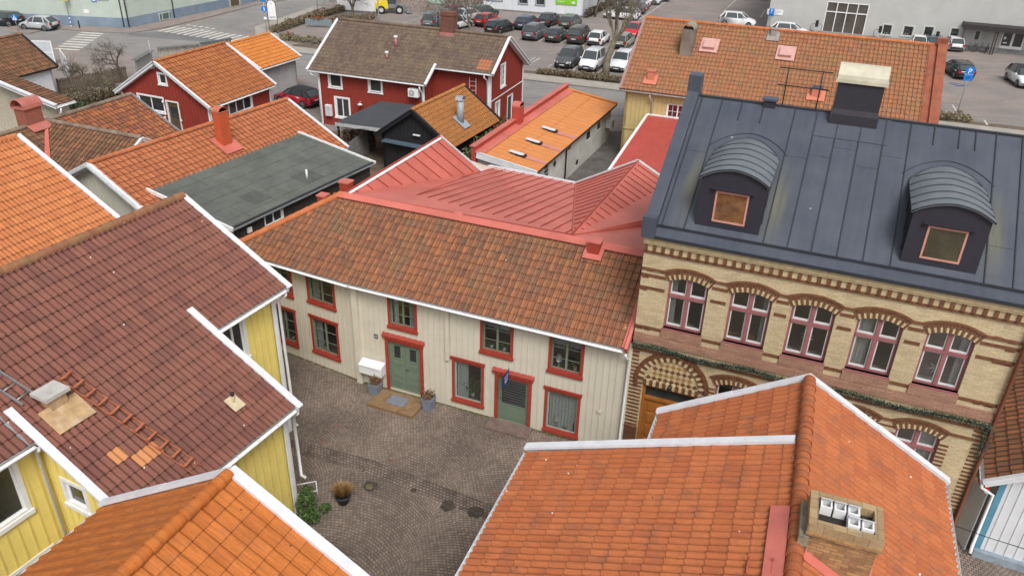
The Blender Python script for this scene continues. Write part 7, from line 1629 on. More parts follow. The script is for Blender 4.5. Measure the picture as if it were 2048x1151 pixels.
car('van', BROWN, rear(1146, 91, 4.4), 68.6, 'dark brown people carrier seen from behind through the bare tree branches')
car('hatch', WHT, rear(1186, 94, 4.1), 68.6, 'white hatchback partly hidden behind the thick tree trunk')
car('wagon', BEI, rear(1235, 100, 4.7), 68.6, 'beige estate seen from behind, right of the tree trunk')
car('wagon', BLU, rear(1040, 62, 4.7), 68.6, 'dark blue estate in the second row above the grey estate')
car('sedan', BLK, rear(1085, 56, 4.6), 68.6, 'black car in the second row above the dark hatchback')
car('wagon', (.08, .095, .085), rear(1128, 60, 4.7), 68.6, 'greenish grey estate in the second row near the white building')
car('hatch', RED, rear(1256, 78, 4.1), -111.4, 'red hatchback facing the camera beside the big orange roof')
car('suv', (.075, .08, .085), frontc(1123, 139, 4.6), -111.4, 'dark grey crossover facing the street, leftmost of the front row', rails=True)
car('van', WHT, frontc(1171, 145, 4.4), -111.4, 'white people carrier facing the street left of the tree trunk')
car('suv', WHT, frontc(1231, 146, 4.5), -111.4, 'white crossover facing the street right of the tree trunk')
car('suv', (.13, .17, .21), at(866, 52), 80, 'blue grey crossover parked beside the street lamp behind the grey tiled roof')
car('hatch', DGREY, at(893, 42), 75, 'dark hatchback hidden behind the brick chimney of the red house')
car('hatch', WHT, at(917, 56), 55, 'white hatchback right of the brick chimney of the red house')
car('hatch', RED, at(975, 50), 60, 'bright red hatchback behind the bare tree at the top')
car('wagon', BLK, at(1000, 64), 60, 'black estate parked right beside the bright red hatchback')
car('hatch', (.3, .02, .06), at(915, 33), 50, 'crimson hatchback behind the white one near the brick chimney')
car('hatch', SILV, at(939, 40), 50, 'silver car among the tree twigs left of the bright red hatchback')
car('wagon', (.02, .05, .035), at(966, 34), 50, 'dark green estate behind the bright red hatchback')
car('wagon', WHT, at(1243, 38), 158.6, 'white estate side on, nearest of the row by the white building')
car('wagon', GREY, at(1258, 25), 158.6, 'dark grey estate directly behind the white estate')
car('sedan', SILV, at(1266, 16), 158.6, 'silver saloon, third in the row by the white building')
car('suv', WHT, at(1290, 7), 158.6, 'white car, fourth in the row by the white building')
car('hatch', GREY, at(1312, 1), 158.6, 'grey car at the far end of the row, cut by the picture edge')
car('suv', WHT, at(1474, 52), -21.4, 'white electric crossover with black wheel arches standing alone in the car park')
car('sedan', BLK, at(1508, -3), -21.4, 'black car at the top edge left of the concrete building')
EVG = Fr(50.5, 94.6, -21.4)
def ev(x, y): p = EVG.o + EVG.u * x + EVG.n * y; return V(p.x, p.y, 0)
p1_ = EVG.wall(1582, 60, .3); car('wagon', WHT, ev(p1_.x, -.8), -21.4, 'white estate parked along the concrete wall left of the big window')
p1_ = EVG.wall(1838, 82, -1.2); car('hatch', WHT, ev(p1_.x, -1.6), -111.4, 'white car nosed behind the orange ridge by the small square windows')
p1_ = EVG.wall(1868, 82, -1.2); car('hatch', BLU, ev(p1_.x, -1.3), -111.4, 'dark car half hidden behind the ridge end by the charging post')
car('hatch', WHT, at(1904, 98), 75, 'white hatchback seen from behind just right of the rusty parapet')
car('wagon', BLK, at(1913, 150), 84, 'black estate with roof rails parked by the blue parking sign', rails=True)
car('suv', WHT, at(2040, 168), -100, 'white car with dark roof at the right edge of the car park', roofc=TRIM)
car('hatch', SILV, at(80, 59), 172, 'silver hatchback parked by the green apartment building at the top left')
car('wagon', BLK, at(4, 50), 175, 'black car cut off at the top left corner')
car('hatch', (.32, .015, .035), at(597, 208), 152, 'dark red hatchback with black roof by the grey walled house', roofc=TRIM)
# ================================================================== FAR BUILDINGS
APW = mat('pale_green_render', (.44, .50, .45), .85, .08, .6); APB = mat('blue_grey_plinth', (.20, .26, .33), .85, .2, .5, dirt=.3, dcol=(.28, .33, .38))
Pf = Fr(-44.52, 92.85, 66); AP = fthing('apartment_block', 'pale green rendered block with blue grey plinth and cellar windows at the top left', 'building', Pf)
TPa = wallT((0, 0, 0), (1, 0, 0), (0, -1, 0)); dl = Pf.l(Pf.o + Vector((math.cos(R(176)), math.sin(R(176)), 0))); dl.z = 0; TPb = wallT((0, 0, 0), (dl.x, dl.y, 0), (dl.y, -dl.x, 0))
if (dl.y * (-CAM.x + 0) + 0) != 0:
    pass
nb = Vector((dl.y, -dl.x, 0)); nw = Pf.u * nb.x + Pf.n * nb.y
if nw.y > 0: nb = -nb
TPb = wallT((0, 0, 0), dl, nb)
for T_, Ln in ((TPa, 46), (TPb, 16.5)):
    mb = MB(T_); mb.poly([(0, 0, 1.15), (Ln, 0, 1.15), (Ln, 0, 11), (0, 0, 11)]); mb.build('wall', APW, AP); mb = MB(T_); mb.box(0, Ln, -.3, .06, -.1, 1.15); mb.build('plinth', APB, AP)
    for f in range(2):
        for i in range(int(Ln / 3.4)): window(AP, T_, 1.6 + i * 3.4, 3.1 + f * 3.0, 1.3, 1.4, APW, WHITE, .0, .05, .02, 2, 1, None, DARKGL)
def pxw(T_, fr, x, y, az_world_T): pass
for a0, w_ in ((4.6, 1.9), (22, 1.6), (31, 1.6)):
    mb = MB(TPa); mb.box(a0, a0 + w_, .06, .1, .15, 1.0); mb.box(a0 + .12, a0 + w_ * .22, .1, .11, .25, .9, 1); mb.box(a0 + w_ * .3, a0 + w_ * .78, .1, .11, .25, .9, 1); mb.box(a0 + w_ * .85, a0 + w_ - .08, .1, .11, .25, .9, 1); mb.build('cellar_window', [mat('cream_frame', (.5, .5, .44), .6), mat('teal_glass', (.08, .14, .14), .15)], AP)
mb = MB(TPa); mb.box(16.4, 16.6, .06, .12, 0, 2.6); mb.box(18.2, 18.4, .06, .12, 0, 2.6); mb.box(16.6, 18.2, .0, .065, 0, 2.5, 1); mb.box(16.2, 18.8, .06, .9, 0, .12, 2); mb.build('entrance_door', [mat('beige_stone', (.45, .42, .35), .8), mat('dark_entrance', (.10, .075, .05), .5), M_KERB], AP)
for T_, a0 in ((TPa, .12), (TPa, 6.9), (TPb, .35)): mb = MB(T_); mb.tube([(a0, .12, 11), (a0, .12, .2)], .055, 8); mb.build('downpipe', BLACKM, AP)
mb = MB(TPb); mb.box(7.0, 8.9, .0, .05, 2.85, 2.95); mb.box(4.2, 4.8, .01, .03, 1.5, 1.9); mb.build('sill_and_panel', WHITE, AP)
mb = MB(TPb); mb.box(16.5, 17.0, -2, .3, 0, 11); mb.build('pink_pillar', mat('pinkish_render', (.42, .3, .24), .85), AP)
# crossing sign plates
SIGNB = mat('road_sign_blue', (.01, .17, .55), .4)
def cross_sign(P, h, lab, az, w_=.6, pole=True, kindn='pedestrian'):
    o = thing('crossing_sign', lab, 'sign', P, R(az)); mb = MB(); mb.tube([(0, 0, 0), (0, 0, h + .35)], .03, 8); mb.build('pole', GALV, o) if pole else None
    mb = MB(); mb.box(-w_ / 2, w_ / 2, -.045, -.03, h - w_ / 2, h + w_ / 2); b_ = mb.build('sign_plate', SIGNB, o)
    mb = MB(); mb.poly([(-w_ * .4, -.047, h - w_ * .38), (w_ * .4, -.047, h - w_ * .38), (0, -.047, h + w_ * .42)]); mb.build('white_triangle', WHITE, b_, recalc=False)
    mb = MB(); mb.poly([(-.03, -.049, h - .02), (.04, -.049, h - .02), (.05, -.049, h + .08), (-.02, -.049, h + .08)]); mb.poly([(-.02, -.049, h), (.02, -.049, h), (-.08, -.049, h - .2), (-.11, -.049, h - .2)]); mb.poly([(-.01, -.049, h), (.03, -.049, h), (.11, -.049, h - .2), (.08, -.049, h - .2)]); mb.poly([(-.02, -.049, h + .1), (.04, -.049, h + .1), (.04, -.049, h + .15), (-.02, -.049, h + .15)]); mb.build('walking_figure', BLACKM, b_, recalc=False); return o
pb_ = at(37, 66); cross_sign(pb_, 1.6, 'blue pedestrian crossing sign on a tall pole beside the garage roof', 5); 
pb_ = at(226, 58); 
mb = MB(TPb); mb.box(3.0, 3.6, .06, .08, 2.8, 3.4); wsg = mb.build('wall_sign', SIGNB, AP); mb = MB(TPb); mb.poly([(3.08, .082, 2.88), (3.52, .082, 2.88), (3.3, .082, 3.32)]); mb.build('white_triangle', WHITE, wsg, recalc=False)
yp_ = thing('striped_signal_post', 'pole with blue and white banded foot and yellow box near the silver hatchback', 'signal post', at(143, 55), R(5))
mb = MB(); mb.tube([(0, 0, 1.3), (0, 0, 4.2)], .04, 8)
for i in range(6): mb.tube([(0, 0, i * .22), (0, 0, i * .22 + .22)], .06, 8, 1 + i % 2)
mb.build('pole', [GALV, WHITE, SIGNB], yp_); mb = MB(); mb.box(-.3, .3, -.1, .1, 2.9, 3.9); mb.build('yellow_box', mat('signal_yellow', (.7, .5, .03), .5), yp_)
bo = thing('bollard', 'short black bollard on the pavement by the green block', 'bollard', at(160, 58)); mb = MB(); mb.tube([(0, 0, 0), (0, 0, .85), (0, 0, .95)], [.07, .07, .03], 8); mb.build('post', BLACKM, bo)
# concrete building
CONC = mat('pale_grey_concrete', (.45, .455, .44), .85, .07, .5, dirt=.12, dcol=(.32, .32, .31))
CB = fthing('concrete_building', 'long pale grey windowed hall with dark entrance canopy at the top right', 'building', EVG)
YW = 1.6; TC = wallT((0, YW, 0), (1, 0, 0), (0, -1, 0))
def wr(x0, y0, x1, y1):
    a = EVG.wall(x0, y0, YW); b_ = EVG.wall(x1, y1, YW); return (min(a.x, b_.x), min(a.z, b_.z), abs(b_.x - a.x), abs(b_.z - a.z))
sqw = [wr(1785, 51, 1763, 69), wr(1828, 54, 1804, 71), wr(1868, 55, 1845, 74), wr(1920, 58, 1898, 76), wr(1962, 63, 1947, 80)]
bigw = wr(1740, 8, 1644, 63); bigw = (EVG.wall(1650, 34, YW).x, bigw[1], EVG.wall(1732, 40, YW).x - EVG.wall(1650, 34, YW).x, 3.5)
xl = EVG.wall(1535, 40, YW).x
panel('wall', CB, TC, [(xl, -.2), (30, -.2), (30, 12), (xl, 12)], [rect(*q) for q in sqw + [bigw]], [CONC, WHITE], .25)
REFG = mat('reflecting_glass', (.10, .085, .075), .05, .3, .5, spec=.9)
for q in sqw: window(CB, TC, *q, mat('pale_window_surround', (.55, .56, .53), .7), mat('pale_window_surround', (.55, .56, .53)), .16, .03, .12, 1, 1, None, DARKGL)
for q in sqw[:4]:
    mb = MB(TC)
    for k_ in (.3, .55): mb.lathe((q[0] + q[2] * k_, -.13, q[1] + q[3] * .2), [(0, -.06), (.06, 0), (0, .06)], 6)
    mb.build('window_lights', mat('pale_flowers', (.6, .5, .4), .6), CB)
a_, z_0, w_, h_ = bigw; mb = MB(TC)
for i in range(5): mb.box(a_ + w_ * i / 4 - .05, a_ + w_ * i / 4 + .05, -.14, .03, z_0, z_0 + h_)
for zz in (0, .68, 1): mb.box(a_, a_ + w_, -.13, .02, z_0 + h_ * zz - .05, z_0 + h_ * zz + .05)
bw_ = mb.build('large_window', WHITE, CB); g_ = MB(TC); g_.poly([(a_, -.1, z_0), (a_ + w_, -.1, z_0), (a_ + w_, -.1, z_0 + h_), (a_, -.1, z_0 + h_)]); g_.build('pane', REFG, bw_, recalc=False)
mb = MB(); mb.poly([(xl, YW, -.2), (xl, 25, -.2), (xl, 25, 12), (xl, YW, 12)]); mb.poly([(xl, 25, 0), (30, 25, 0), (30, 25, 12), (xl, 25, 12)]); mb.build('side_wall', CONC, CB); mb = MB(); mb.poly([(xl, YW, 12), (30, YW, 12), (30, 25, 12), (xl, 25, 12)]); mb.build('flat_roof', FELT, CB)
mb = MB(TC); mb.box(xl, 30, .0, .05, 0, .5); mb.build('plinth', mat('grey_plinth', (.28, .29, .29), .85), CB)
cx0 = EVG.wall(1929, 54, -.2).x; mb = MB(); mb.prism([(cx0, -.3, 2.75), (cx0 + 9, -.3, 2.75), (cx0 + 9, YW, 2.95), (cx0, YW, 2.95)], (0, 0, .1)); mb.box(cx0 - .06, cx0 + 9.06, -.38, -.3, 2.5, 3.05); mb.box(cx0 - .06, cx0 + .02, -.3, YW, 2.5, 3.1)
can = mb.build('canopy', mat('dark_brown_canopy', (.035, .028, .03), .6), CB)
for x_ in (cx0 + .1, cx0 + 3.3, cx0 + 3.55, cx0 + 8): mb = MB(); mb.box(x_ - .06, x_ + .06, -.2, -.08, 0, 2.6); mb.build('canopy_post', mat('brown_post', (.06, .035, .03), .6), CB)
q = EVG.wall(2003, 75, YW).x; mb = MB(TC)
for i in range(2): mb.box(q + i * 1.15, q + .12 + i * 1.15, .0, .05, .1, 2.35); mb.box(q + 1.03 + i * 1.15, q + 1.15 + i * 1.15, .0, .05, .1, 2.35); mb.box(q + .12 + i * 1.15, q + 1.03 + i * 1.15, .0, .05, .1, .8); mb.box(q + .12 + i * 1.15, q + 1.03 + i * 1.15, .0, .05, 2.2, 2.35); mb.box(q + .12 + i * 1.15, q + 1.03 + i * 1.15, .0, .03, .8, 2.2, 1)
mb.box(q + .25, q + .5, .031, .035, 1.5, 1.8); mb.box(q + .3, q + .7, .031, .035, 1.05, 1.2); mb.build('entrance_door', [WHITE, DARKGL], CB)
mb = MB(TC); mb.box(q + 2.6, q + 3.4, .05, .5, 2.75, 3.3); mb.build('air_unit', [mat('grey_box', (.45, .46, .47))], CB)
sgx = EVG.wall(1551, 25, YW); mb = MB(TC); mb.box(sgx.x - 1.0, sgx.x + .9, .02, .06, sgx.z - .3, sgx.z + .35); sb_ = mb.build('wall_sign', WHITE, CB); mb = MB(TC); mb.box(sgx.x - .8, sgx.x - .65, .061, .065, sgx.z - .12, sgx.z + .2)
for i in range(3): mb.box(sgx.x - .4, sgx.x + .7 - i * .2, .061, .065, sgx.z + .15 - i * .18, sgx.z + .2 - i * .18)
mb.build('sign_print', mat('grey_print', (.25, .3, .3), .6), sb_)
# P signs
def p_sign(P, h, w_, hh, lab, az, pole=True, tilt=0, name='parking_sign'):
    o = thing(name, lab, 'parking sign', P, R(az)); mb = MB(); mb.tube([(0, 0, 0), (0, 0, h + hh / 2)], .035, 8); mb.build('pole', GALV, o)
    mb = MB(); mb.box(-w_ / 2, w_ / 2, -.06, -.045, h - hh / 2, h + hh / 2); b_ = mb.build('sign_plate', SIGNB, o)
    T_ = wallT((0, 0, 0), (1, 0, 0), (0, -1, 0)); text(b_, T_, 'P', hh * .55, 0, h + hh * .18, WHITE, .063, flip=False)
    mb = MB(T_); mb.box(-w_ / 2 + .03, w_ / 2 - .03, .061, .063, h - .045, h - .03); mb.lathe((0, .062, h - hh * .25), [(0, 0)], 3)
    K = 12; mb.mesh([(w_ * .28 * math.cos(6.2832 * i / K), .064, h - hh * .27 + hh * .09 * math.sin(6.2832 * i / K)) for i in range(K)], [tuple(range(K))], 1); mb.build('disc_symbol', [WHITE, mat('dark_symbol_blue', (.005, .09, .3), .4)], b_, recalc=False); return o
p_sign(at(1915, 224), 3.3, .75, 1.15, 'tall blue parking sign above the hedge at the right', 0)
pw = ev(EVG.wall(1541, 38, 1.0).x, 1.0); p_sign(pw, 2.2, .6, .9, 'small blue parking sign at the corner of the concrete building', -10)
# charging posts
for i, (x, y, l_) in enumerate(((1631, 62, 'charging post standing left of the big reflecting window'), (1758, 70, 'charging post right of the big reflecting window'), (1873, 78, 'charging post above the end of the orange ridge'))):
    a = EVG.wall(x, y, .6); o = thing('charging_post', l_, 'charging post', ev(a.x, .6), R(-21.4), 'car charging posts'); mb = MB(); mb.box(-.06, .06, -.05, .05, 0, 1.1); mb.box(-.14, .14, -.1, .02, .25, .5); mb.build('post', mat('grey_box', (.45, .46, .47)), o); mb = MB(); mb.box(-.18, .18, -.12, .1, 1.1, 1.85); mb.build('charger_head', BLACKM, o, bevel=.02)
    mb = MB()
    for s_ in (1, -1): mb.tube([(s_ * .14, -.1, 1.4), (s_ * .4, -.2, 1.5), (s_ * .65, -.2, 1.2), (s_ * .6, -.2, .7), (s_ * .3, -.12, .5)], .025, 5)
    mb.build('cable', RUBBER, o)
# bicycles by the entrance
def bike(P, az, lab):
    o = thing('bicycle', lab, 'bicycle', P, R(az), 'bicycles under the canopy')
    for x_ in (-.52, .52):
        mb = MB(); mb.tube([(x_ + .33 * math.cos(t * math.pi / 9), 0, .34 + .33 * math.sin(t * math.pi / 9)) for t in range(19)], .022, 5)
        for t in range(6): mb.tube([(x_, 0, .34), (x_ + .32 * math.cos(t * 1.047), 0, .34 + .32 * math.sin(t * 1.047))], .004, 3)
        mb.build('wheel', RUBBER, o)
    mb = MB()
    for a, b in (((-.52, 0, .34), (-.1, 0, .32)), ((-.1, 0, .32), (.35, 0, .8)), ((-.22, 0, .82), (.35, 0, .82)), ((-.1, 0, .32), (-.24, 0, .92)), ((-.52, 0, .34), (-.22, 0, .82)), ((.52, 0, .34), (.34, 0, .98))): mb.tube([a, b], .018, 6)
    mb.build('frame', BLACKM, o); mb = MB(); mb.tube([(.3, -.28, 1.0), (.36, 0, 1.0), (.3, .28, 1.0)], .015, 5); mb.build('handlebar', BLACKM, o); mb = MB(); mb.mesh([(-.38, -.08, .94), (-.38, .08, .94), (-.1, .02, .95), (-.1, -.02, .95), (-.36, 0, .98)], [(0, 1, 4), (1, 2, 4), (2, 3, 4), (3, 0, 4)]); mb.build('saddle', RUBBER, o)
for x, l_ in ((1942, 'black bicycle leaning under the canopy below the small window'), (1957, 'black bicycle, second from the left under the canopy'), (1975, 'black bicycle nearest the canopy post')):
    a = EVG.wall(x, 95, .4); bike(ev(a.x, .5), -21.4 + (70 if x > 1970 else 20), l_)
# white shed-like industrial building
If = Fr(8.2, 108.6, 164.4); IB = fthing('white_industrial_building', 'low white panel clad building with green sign board at the top centre', 'building', If)
IW = mat('white_panel_cladding', (.60, .63, .66), .6, .05, .6); TI = wallT((0, 0, 0), (1, 0, 0), (0, 1, 0)); fl_ = If.n.y < 0
TI = wallT((0, 0, 0), (1, 0, 0), (0, 1, 0) if If.n.y < 0 else (0, -1, 0))
panel('wall', IB, TI, [(0, .2), (13.7, .2), (13.7, 6), (0, 6)], [rect(5.25, 1.1, 1.2, 1.3), rect(7.6, 1.1, 1.2, 1.3), rect(11.1, 1.25, 2.1, 1.2)], [IW, DARKGL], .15)
for q in ((5.25, 1.1, 1.2, 1.3), (7.6, 1.1, 1.2, 1.3), (11.1, 1.25, 2.1, 1.2)): window(IB, TI, *q, mat('blue_grey_frame', (.18, .24, .29), .5), WHITE, .1, .03, .05, 1, 1, None, DARKGL)
mb = MB(TI); mb.box(0, 13.7, -.2, .0, -.1, .2); mb.build('plinth', M_KERB, IB)
mb = MB(TI)
for i in range(1, 12): mb.box(i * 1.2 - .01, i * 1.2 + .01, .0, .012, .2, 6)
mb.box(13.62, 13.76, -.1, .04, .1, 6); mb.build('panel_joint', mat('cool_grey', (.35, .4, .43), .6), IB)
mb = MB(); e_ = -1 if If.n.y < 0 else 1
mb.poly([(0, 0, 0), (0, e_ * 24, 0), (0, e_ * 24, 6), (0, 0, 6)]); mb.poly([(13.7, 0, 0), (13.7, e_ * 24, 0), (13.7, e_ * 24, 6), (13.7, 0, 6)]); mb.poly([(0, e_ * 24, 0), (13.7, e_ * 24, 0), (13.7, e_ * 24, 6), (0, e_ * 24, 6)]); mb.poly([(0, 0, 6), (13.7, 0, 6), (13.7, e_ * 24, 6), (0, e_ * 24, 6)]); mb.build('side_wall', IW, IB)
mb = MB(TI); mb.box(.9, 3.75, .03, .09, 1.4, 3.5); gs_ = mb.build('sign_board', mat('lime_green_sign', (.22, .50, .03), .5), IB); mb = MB(TI)
for i, (a0, a1) in enumerate(((2.6, 3.5), (2.3, 3.5), (2.5, 3.5))): mb.box(a0, a1, .091, .096, 1.75 + i * .3, 1.81 + i * .3)
mb.box(1.15, 1.6, .091, .096, 1.62, 1.84); mb.build('sign_print', WHITE, gs_)
# kiosk, container, loader, gravel
Kf = Fr(at(752, 27).x, at(752, 27).y, 170); KI = fthing('white_kiosk', 'small white boarded hut with brown door behind the bare tree at the top', 'hut', Kf)
mb = MB(); mb.box(0, 5.2, -3, 0, .2, 3.2); mb.build('wall', WHITE, KI); mb = MB(); mb.box(-.2, 5.4, -3.2, .2, 3.2, 3.35); mb.build('roof', BLACKM, KI); s_ = 1 if Kf.n.y < 0 else -1
mb = MB(); y_ = 0 if Kf.n.y < 0 else -3
mb.box(3.2, 4.2, y_ - .02, y_ + .03, 1.6, 3.0); mb.build('door', mat('brown_shutter', (.2, .07, .04), .6), KI); mb = MB(); mb.box(1.2, 2.2, y_ - .02, y_ + .03, 1.7, 2.7); mb.build('window', DARKGL, KI); mb = MB(); mb.box(.0, 5.2, -3, 0, 0, .19); mb.build('plinth', M_KERB, KI)
ct = thing('site_container', 'pale green site container at the top edge behind the gravel heap', 'container', at(850, 5), R(-12)); mb = MB(); mb.box(-3, 3, -1.2, 1.2, .1, 2.6); mb.build('box', mat('pale_green_sheet', (.35, .46, .38), .6), ct); mb = MB(); mb.box(-1.2, -.9, -1.24, -1.19, .1, 2.4); mb.build('door_post', BLACKM, ct)
gh = thing('gravel_heap', 'heap of grey brown gravel beside the yellow loader', 'gravel heap', at(822, 16), 0); mb = MB(); rnd = random.Random(8); K = 26; rg = [(3.6, 0), (2.9, .45), (2.0, 1.1), (1.1, 1.7), (.3, 2.05)]; vs = []
for r_, z_ in rg:
    for k_ in range(K): t_ = 6.2832 * k_ / K; q = r_ * rnd.uniform(.86, 1.12); vs.append((q * math.cos(t_), q * .8 * math.sin(t_), z_ * rnd.uniform(.9, 1.08)))
vs.append((0, 0, 2.15)); mb.mesh(vs, [(i * K + k_, i * K + (k_ + 1) % K, (i + 1) * K + (k_ + 1) % K, (i + 1) * K + k_) for i in range(4) for k_ in range(K)] + [(4 * K + k_, 4 * K + (k_ + 1) % K, 5 * K) for k_ in range(K)], 0, True); mb.build('gravel', mat('gravel', (.22, .18, .16), .95, .4, 4, bump=.8, bs=10), gh)
lo_ = thing('wheel_loader', 'small yellow and grey wheel loader parked by the gravel heap', 'wheel loader', at(782, 26), R(8)); YLW = mat('machine_yellow', (.72, .55, .02), .4, .1)
mb = MB(); mb.mesh([(-1.9, -.75, .6), (-.3, -.75, .6), (-.3, .75, .6), (-1.9, .75, .6), (-1.9, -.7, 1.35), (-.4, -.7, 1.65), (-.4, .7, 1.65), (-1.9, .7, 1.35)], [(0, 3, 2, 1), (4, 5, 6, 7), (0, 1, 5, 4), (1, 2, 6, 5), (2, 3, 7, 6), (3, 0, 4, 7)]); mb.build('engine_cover', YLW, lo_, bevel=.08)
mb = MB(); mb.box(-.4, .6, -.6, .6, .7, 1.2); mb.box(.6, 1.5, -.35, .35, .6, 1.1); mb.build('chassis', mat('machine_grey', (.2, .21, .22), .5), lo_, bevel=.03)
mb = MB(); mb.box(-.45, .65, -.62, .62, 1.25, 2.1); mb.build('cab_glass', CARGL, lo_); mb = MB(); mb.box(-.55, .75, -.7, .7, 2.3, 2.42)
for x_ in (-.48, .62):
    for y_ in (-.62, .62): mb.box(x_ - .04, x_ + .04, y_ - .04, y_ + .04, 1.2, 2.3)
mb.build('cab_frame', BLACKM, lo_)
for x_ in (-1.2, 1.1):
    for s_ in (1, -1):
        mb = MB(wallT((x_, s_ * .75, .5), (1, 0, 0), (0, s_, 0))); K = 16
        for (r0, d0, r1, d1, mi) in ((.5, -.2, .5, .15, 0), (.5, .15, .28, .16, 0), (.28, .15, 0, .1, 1)): mb.mesh([(rr * math.cos(6.2832 * i / K), dd, rr * math.sin(6.2832 * i / K)) for rr, dd in ((r0, d0), (r1, d1)) for i in range(K)], [(i, (i + 1) % K, K + (i + 1) % K, K + i) for i in range(K)], mi)
        mb.build('wheel', [RUBBER, mat('pale_rim', (.5, .5, .5), .5)], lo_, recalc=False)
mb = MB(); mb.beam((.9, -.4, 1.1), (2.1, -.4, .5), .1, .15); mb.beam((.9, .4, 1.1), (2.1, .4, .5), .1, .15); mb.prism([(2.0, -.9, .15), (2.0, -.9, .9), (2.15, -.9, .9), (2.7, -.9, .1)], (0, 1.8, 0)); mb.build('bucket', mat('machine_grey', (.2, .21, .22)), lo_)
# lamp posts
for (x, y, h_, l_) in ((758, 50, 7, 'tall grey lamp post left of the loader'), (873, 60, 7, 'thin grey lamp post behind the brick chimney of the red house'), (880, 60, 5, 'thin pale post right next to the lamp post by the chimney'), (636, 32, 6, 'grey lamp post among the twigs at the top left of the red house'), (1167, 36, 6, 'dark lamp post at the corner of the white industrial building')):
    o = thing('lamp_post', l_, 'lamp post', at(x, y), 0); mb = MB(); mb.tube([(0, 0, 0), (0, 0, 1), (0, 0, h_)], [.11, .08, .05], 8); mb.build('pole', GALV, o); mb = MB(); mb.box(-.1, .5, -.12, .12, h_, h_ + .1); mb.build('lamp_head', GALV, o)
# round road sign, banner sign, barrier, hydrant
o = thing('cycle_path_sign', 'round blue sign with white arrow on a pole by the banner', 'sign', at(534, 66), R(10)); mb = MB(); mb.tube([(0, 0, 0), (0, 0, 3.9)], .035, 8); mb.build('pole', GALV, o)
T_ = wallT((0, 0, 0), (1, 0, 0), (0, -1, 0)); mb = MB(T_); K = 20; mb.mesh([(.32 * math.cos(6.2832 * i / K), .05, 2.6 + .32 * math.sin(6.2832 * i / K)) for i in range(K)], [tuple(range(K))], 0); mb.poly([(-.03, .055, 2.4), (.05, .055, 2.4), (.03, .055, 2.75), (-.06, .055, 2.75)], 1); mb.poly([(-.12, .055, 2.68), (.08, .055, 2.68), (-.02, .055, 2.82)], 1); mb.build('sign_plate', [SIGNB, WHITE], o, recalc=False)
mb = MB(T_); mb.box(-.25, .25, .04, .05, 3.35, 3.75, 0); mb.build('street_plate', SIGNB, o); mb = MB(T_); mb.box(-.15, .15, .04, .05, 1.5, 1.75); mb.build('small_plate', WHITE, o)
o = thing('banner_sign', 'tall white arched banner board in a black tube frame beside the road', 'banner', at(548, 63), R(12)); mb = MB(T_); wv_, hb_ = .48, 3.4
pts = [(-wv_, 0, 0), (-wv_, 0, hb_ - .5)] + [(-wv_ * math.cos(math.pi * i / 8), 0, hb_ - .5 + .55 * math.sin(math.pi * i / 8)) for i in range(1, 8)] + [(wv_, 0, hb_ - .5), (wv_, 0, 0)]; mb.tube(pts, .035, 6); mb.build('tube_frame', BLACKM, o)
mb = MB(T_); mb.mesh([(p[0] * .93, .0, max(1.3, p[2] * .985)) for p in pts], [tuple(range(len(pts)))], 0); bn = mb.build('banner_board', WHITE, o, recalc=False); mb = MB(T_); mb.box(-.3, .3, .01, .015, 1.5, 1.62)
mb.mesh([(-.06, .012, 2.95), (.06, .012, 2.95), (.0, .012, 3.2)], [(0, 1, 2)]); mb.build('banner_print', mat('grey_print', (.25, .3, .3)), bn)
o = thing('crowd_barrier', 'grey barrier with orange flowers behind it near the pavement edge', 'barrier', at(638, 55), R(-5)); mb = MB()
mb.box(-1.6, 1.6, -.03, .03, .25, .95); mb.build('panel', mat('blue_grey_panel', (.18, .23, .25), .6), o); mb = MB()
for x_ in (-1.3, 1.3): mb.box(x_ - .04, x_ + .04, -.35, .35, 0, .06); mb.box(x_ - .03, x_ + .03, -.03, .03, .06, 1.1)
mb.build('feet', GALV, o)
ff = thing('flower_box', 'row of orange and brown flowers on top of the barrier', 'flowers', at(638, 55), R(-5)); multi_foliage(ff, [((0, 0, 1.05), (1.1, .25, .2), 160)], leafmat('orange_flowers', [(.4, .12, .03), (.25, .08, .03), (.1, .12, .03)]), .1, 'blossoms', 4)
hy = thing('hydrant', 'dark red standpipe in front of the low hedge', 'hydrant', at(578, 81), 0); mb = MB(); mb.lathe((0, 0, 0), [(0, 0), (.13, 0), (.1, .15), (.09, .75), (.13, .8), (.1, .95), (0, 1.02)], 10); mb.tube([(-.2, 0, .65), (.2, 0, .65)], .05, 8); mb.build('body', mat('dull_red_iron', (.26, .04, .03), .6), hy)
# low fences on the left
def slat_fence(name, lab, A, B_, h_, m, sp=.16, capm=None, posts=True):
    o = thing(name, lab, 'fence', (A.x, A.y, 0), math.atan2(B_.y - A.y, B_.x - A.x)); Ln = math.hypot(B_.x - A.x, B_.y - A.y); mb = MB(); n = int(Ln / sp)
    for i in range(n): mb.box(i * sp + .01, i * sp + sp - .025, -.01, .012, .05, h_ + .03 * ((i * 7) % 3 - 1))
    mb.box(0, Ln, .013, .05, h_ * .25, h_ * .25 + .08); mb.box(0, Ln, .013, .05, h_ * .8, h_ * .8 + .08); mb.build('slats', m, o)
    if capm: mb = MB(); mb.box(-.05, Ln + .05, -.25, .3, h_ + .05, h_ + .1); mb.build('cap', capm, o)
    for k_ in range(int(Ln / 2.4) + 1): mb = MB(); mb.box(k_ * 2.4 - .05, k_ * 2.4 + .05, .05, .15, 0, h_ + .05); mb.build('post', m, o)
    return o
OLDW = mat('pale_old_wood', (.42, .37, .31), .9, .35, 4, dirt=.4, dcol=(.2, .17, .14)); CAPG = mat('grey_green_cap', (.16, .17, .16), .8, .25, 2)
slat_fence('slat_fence', 'old pale wooden fence with grey cap behind the small red house', at(316, 98, 1.5), at(400, 90, 1.5), 1.5, OLDW, capm=CAPG)
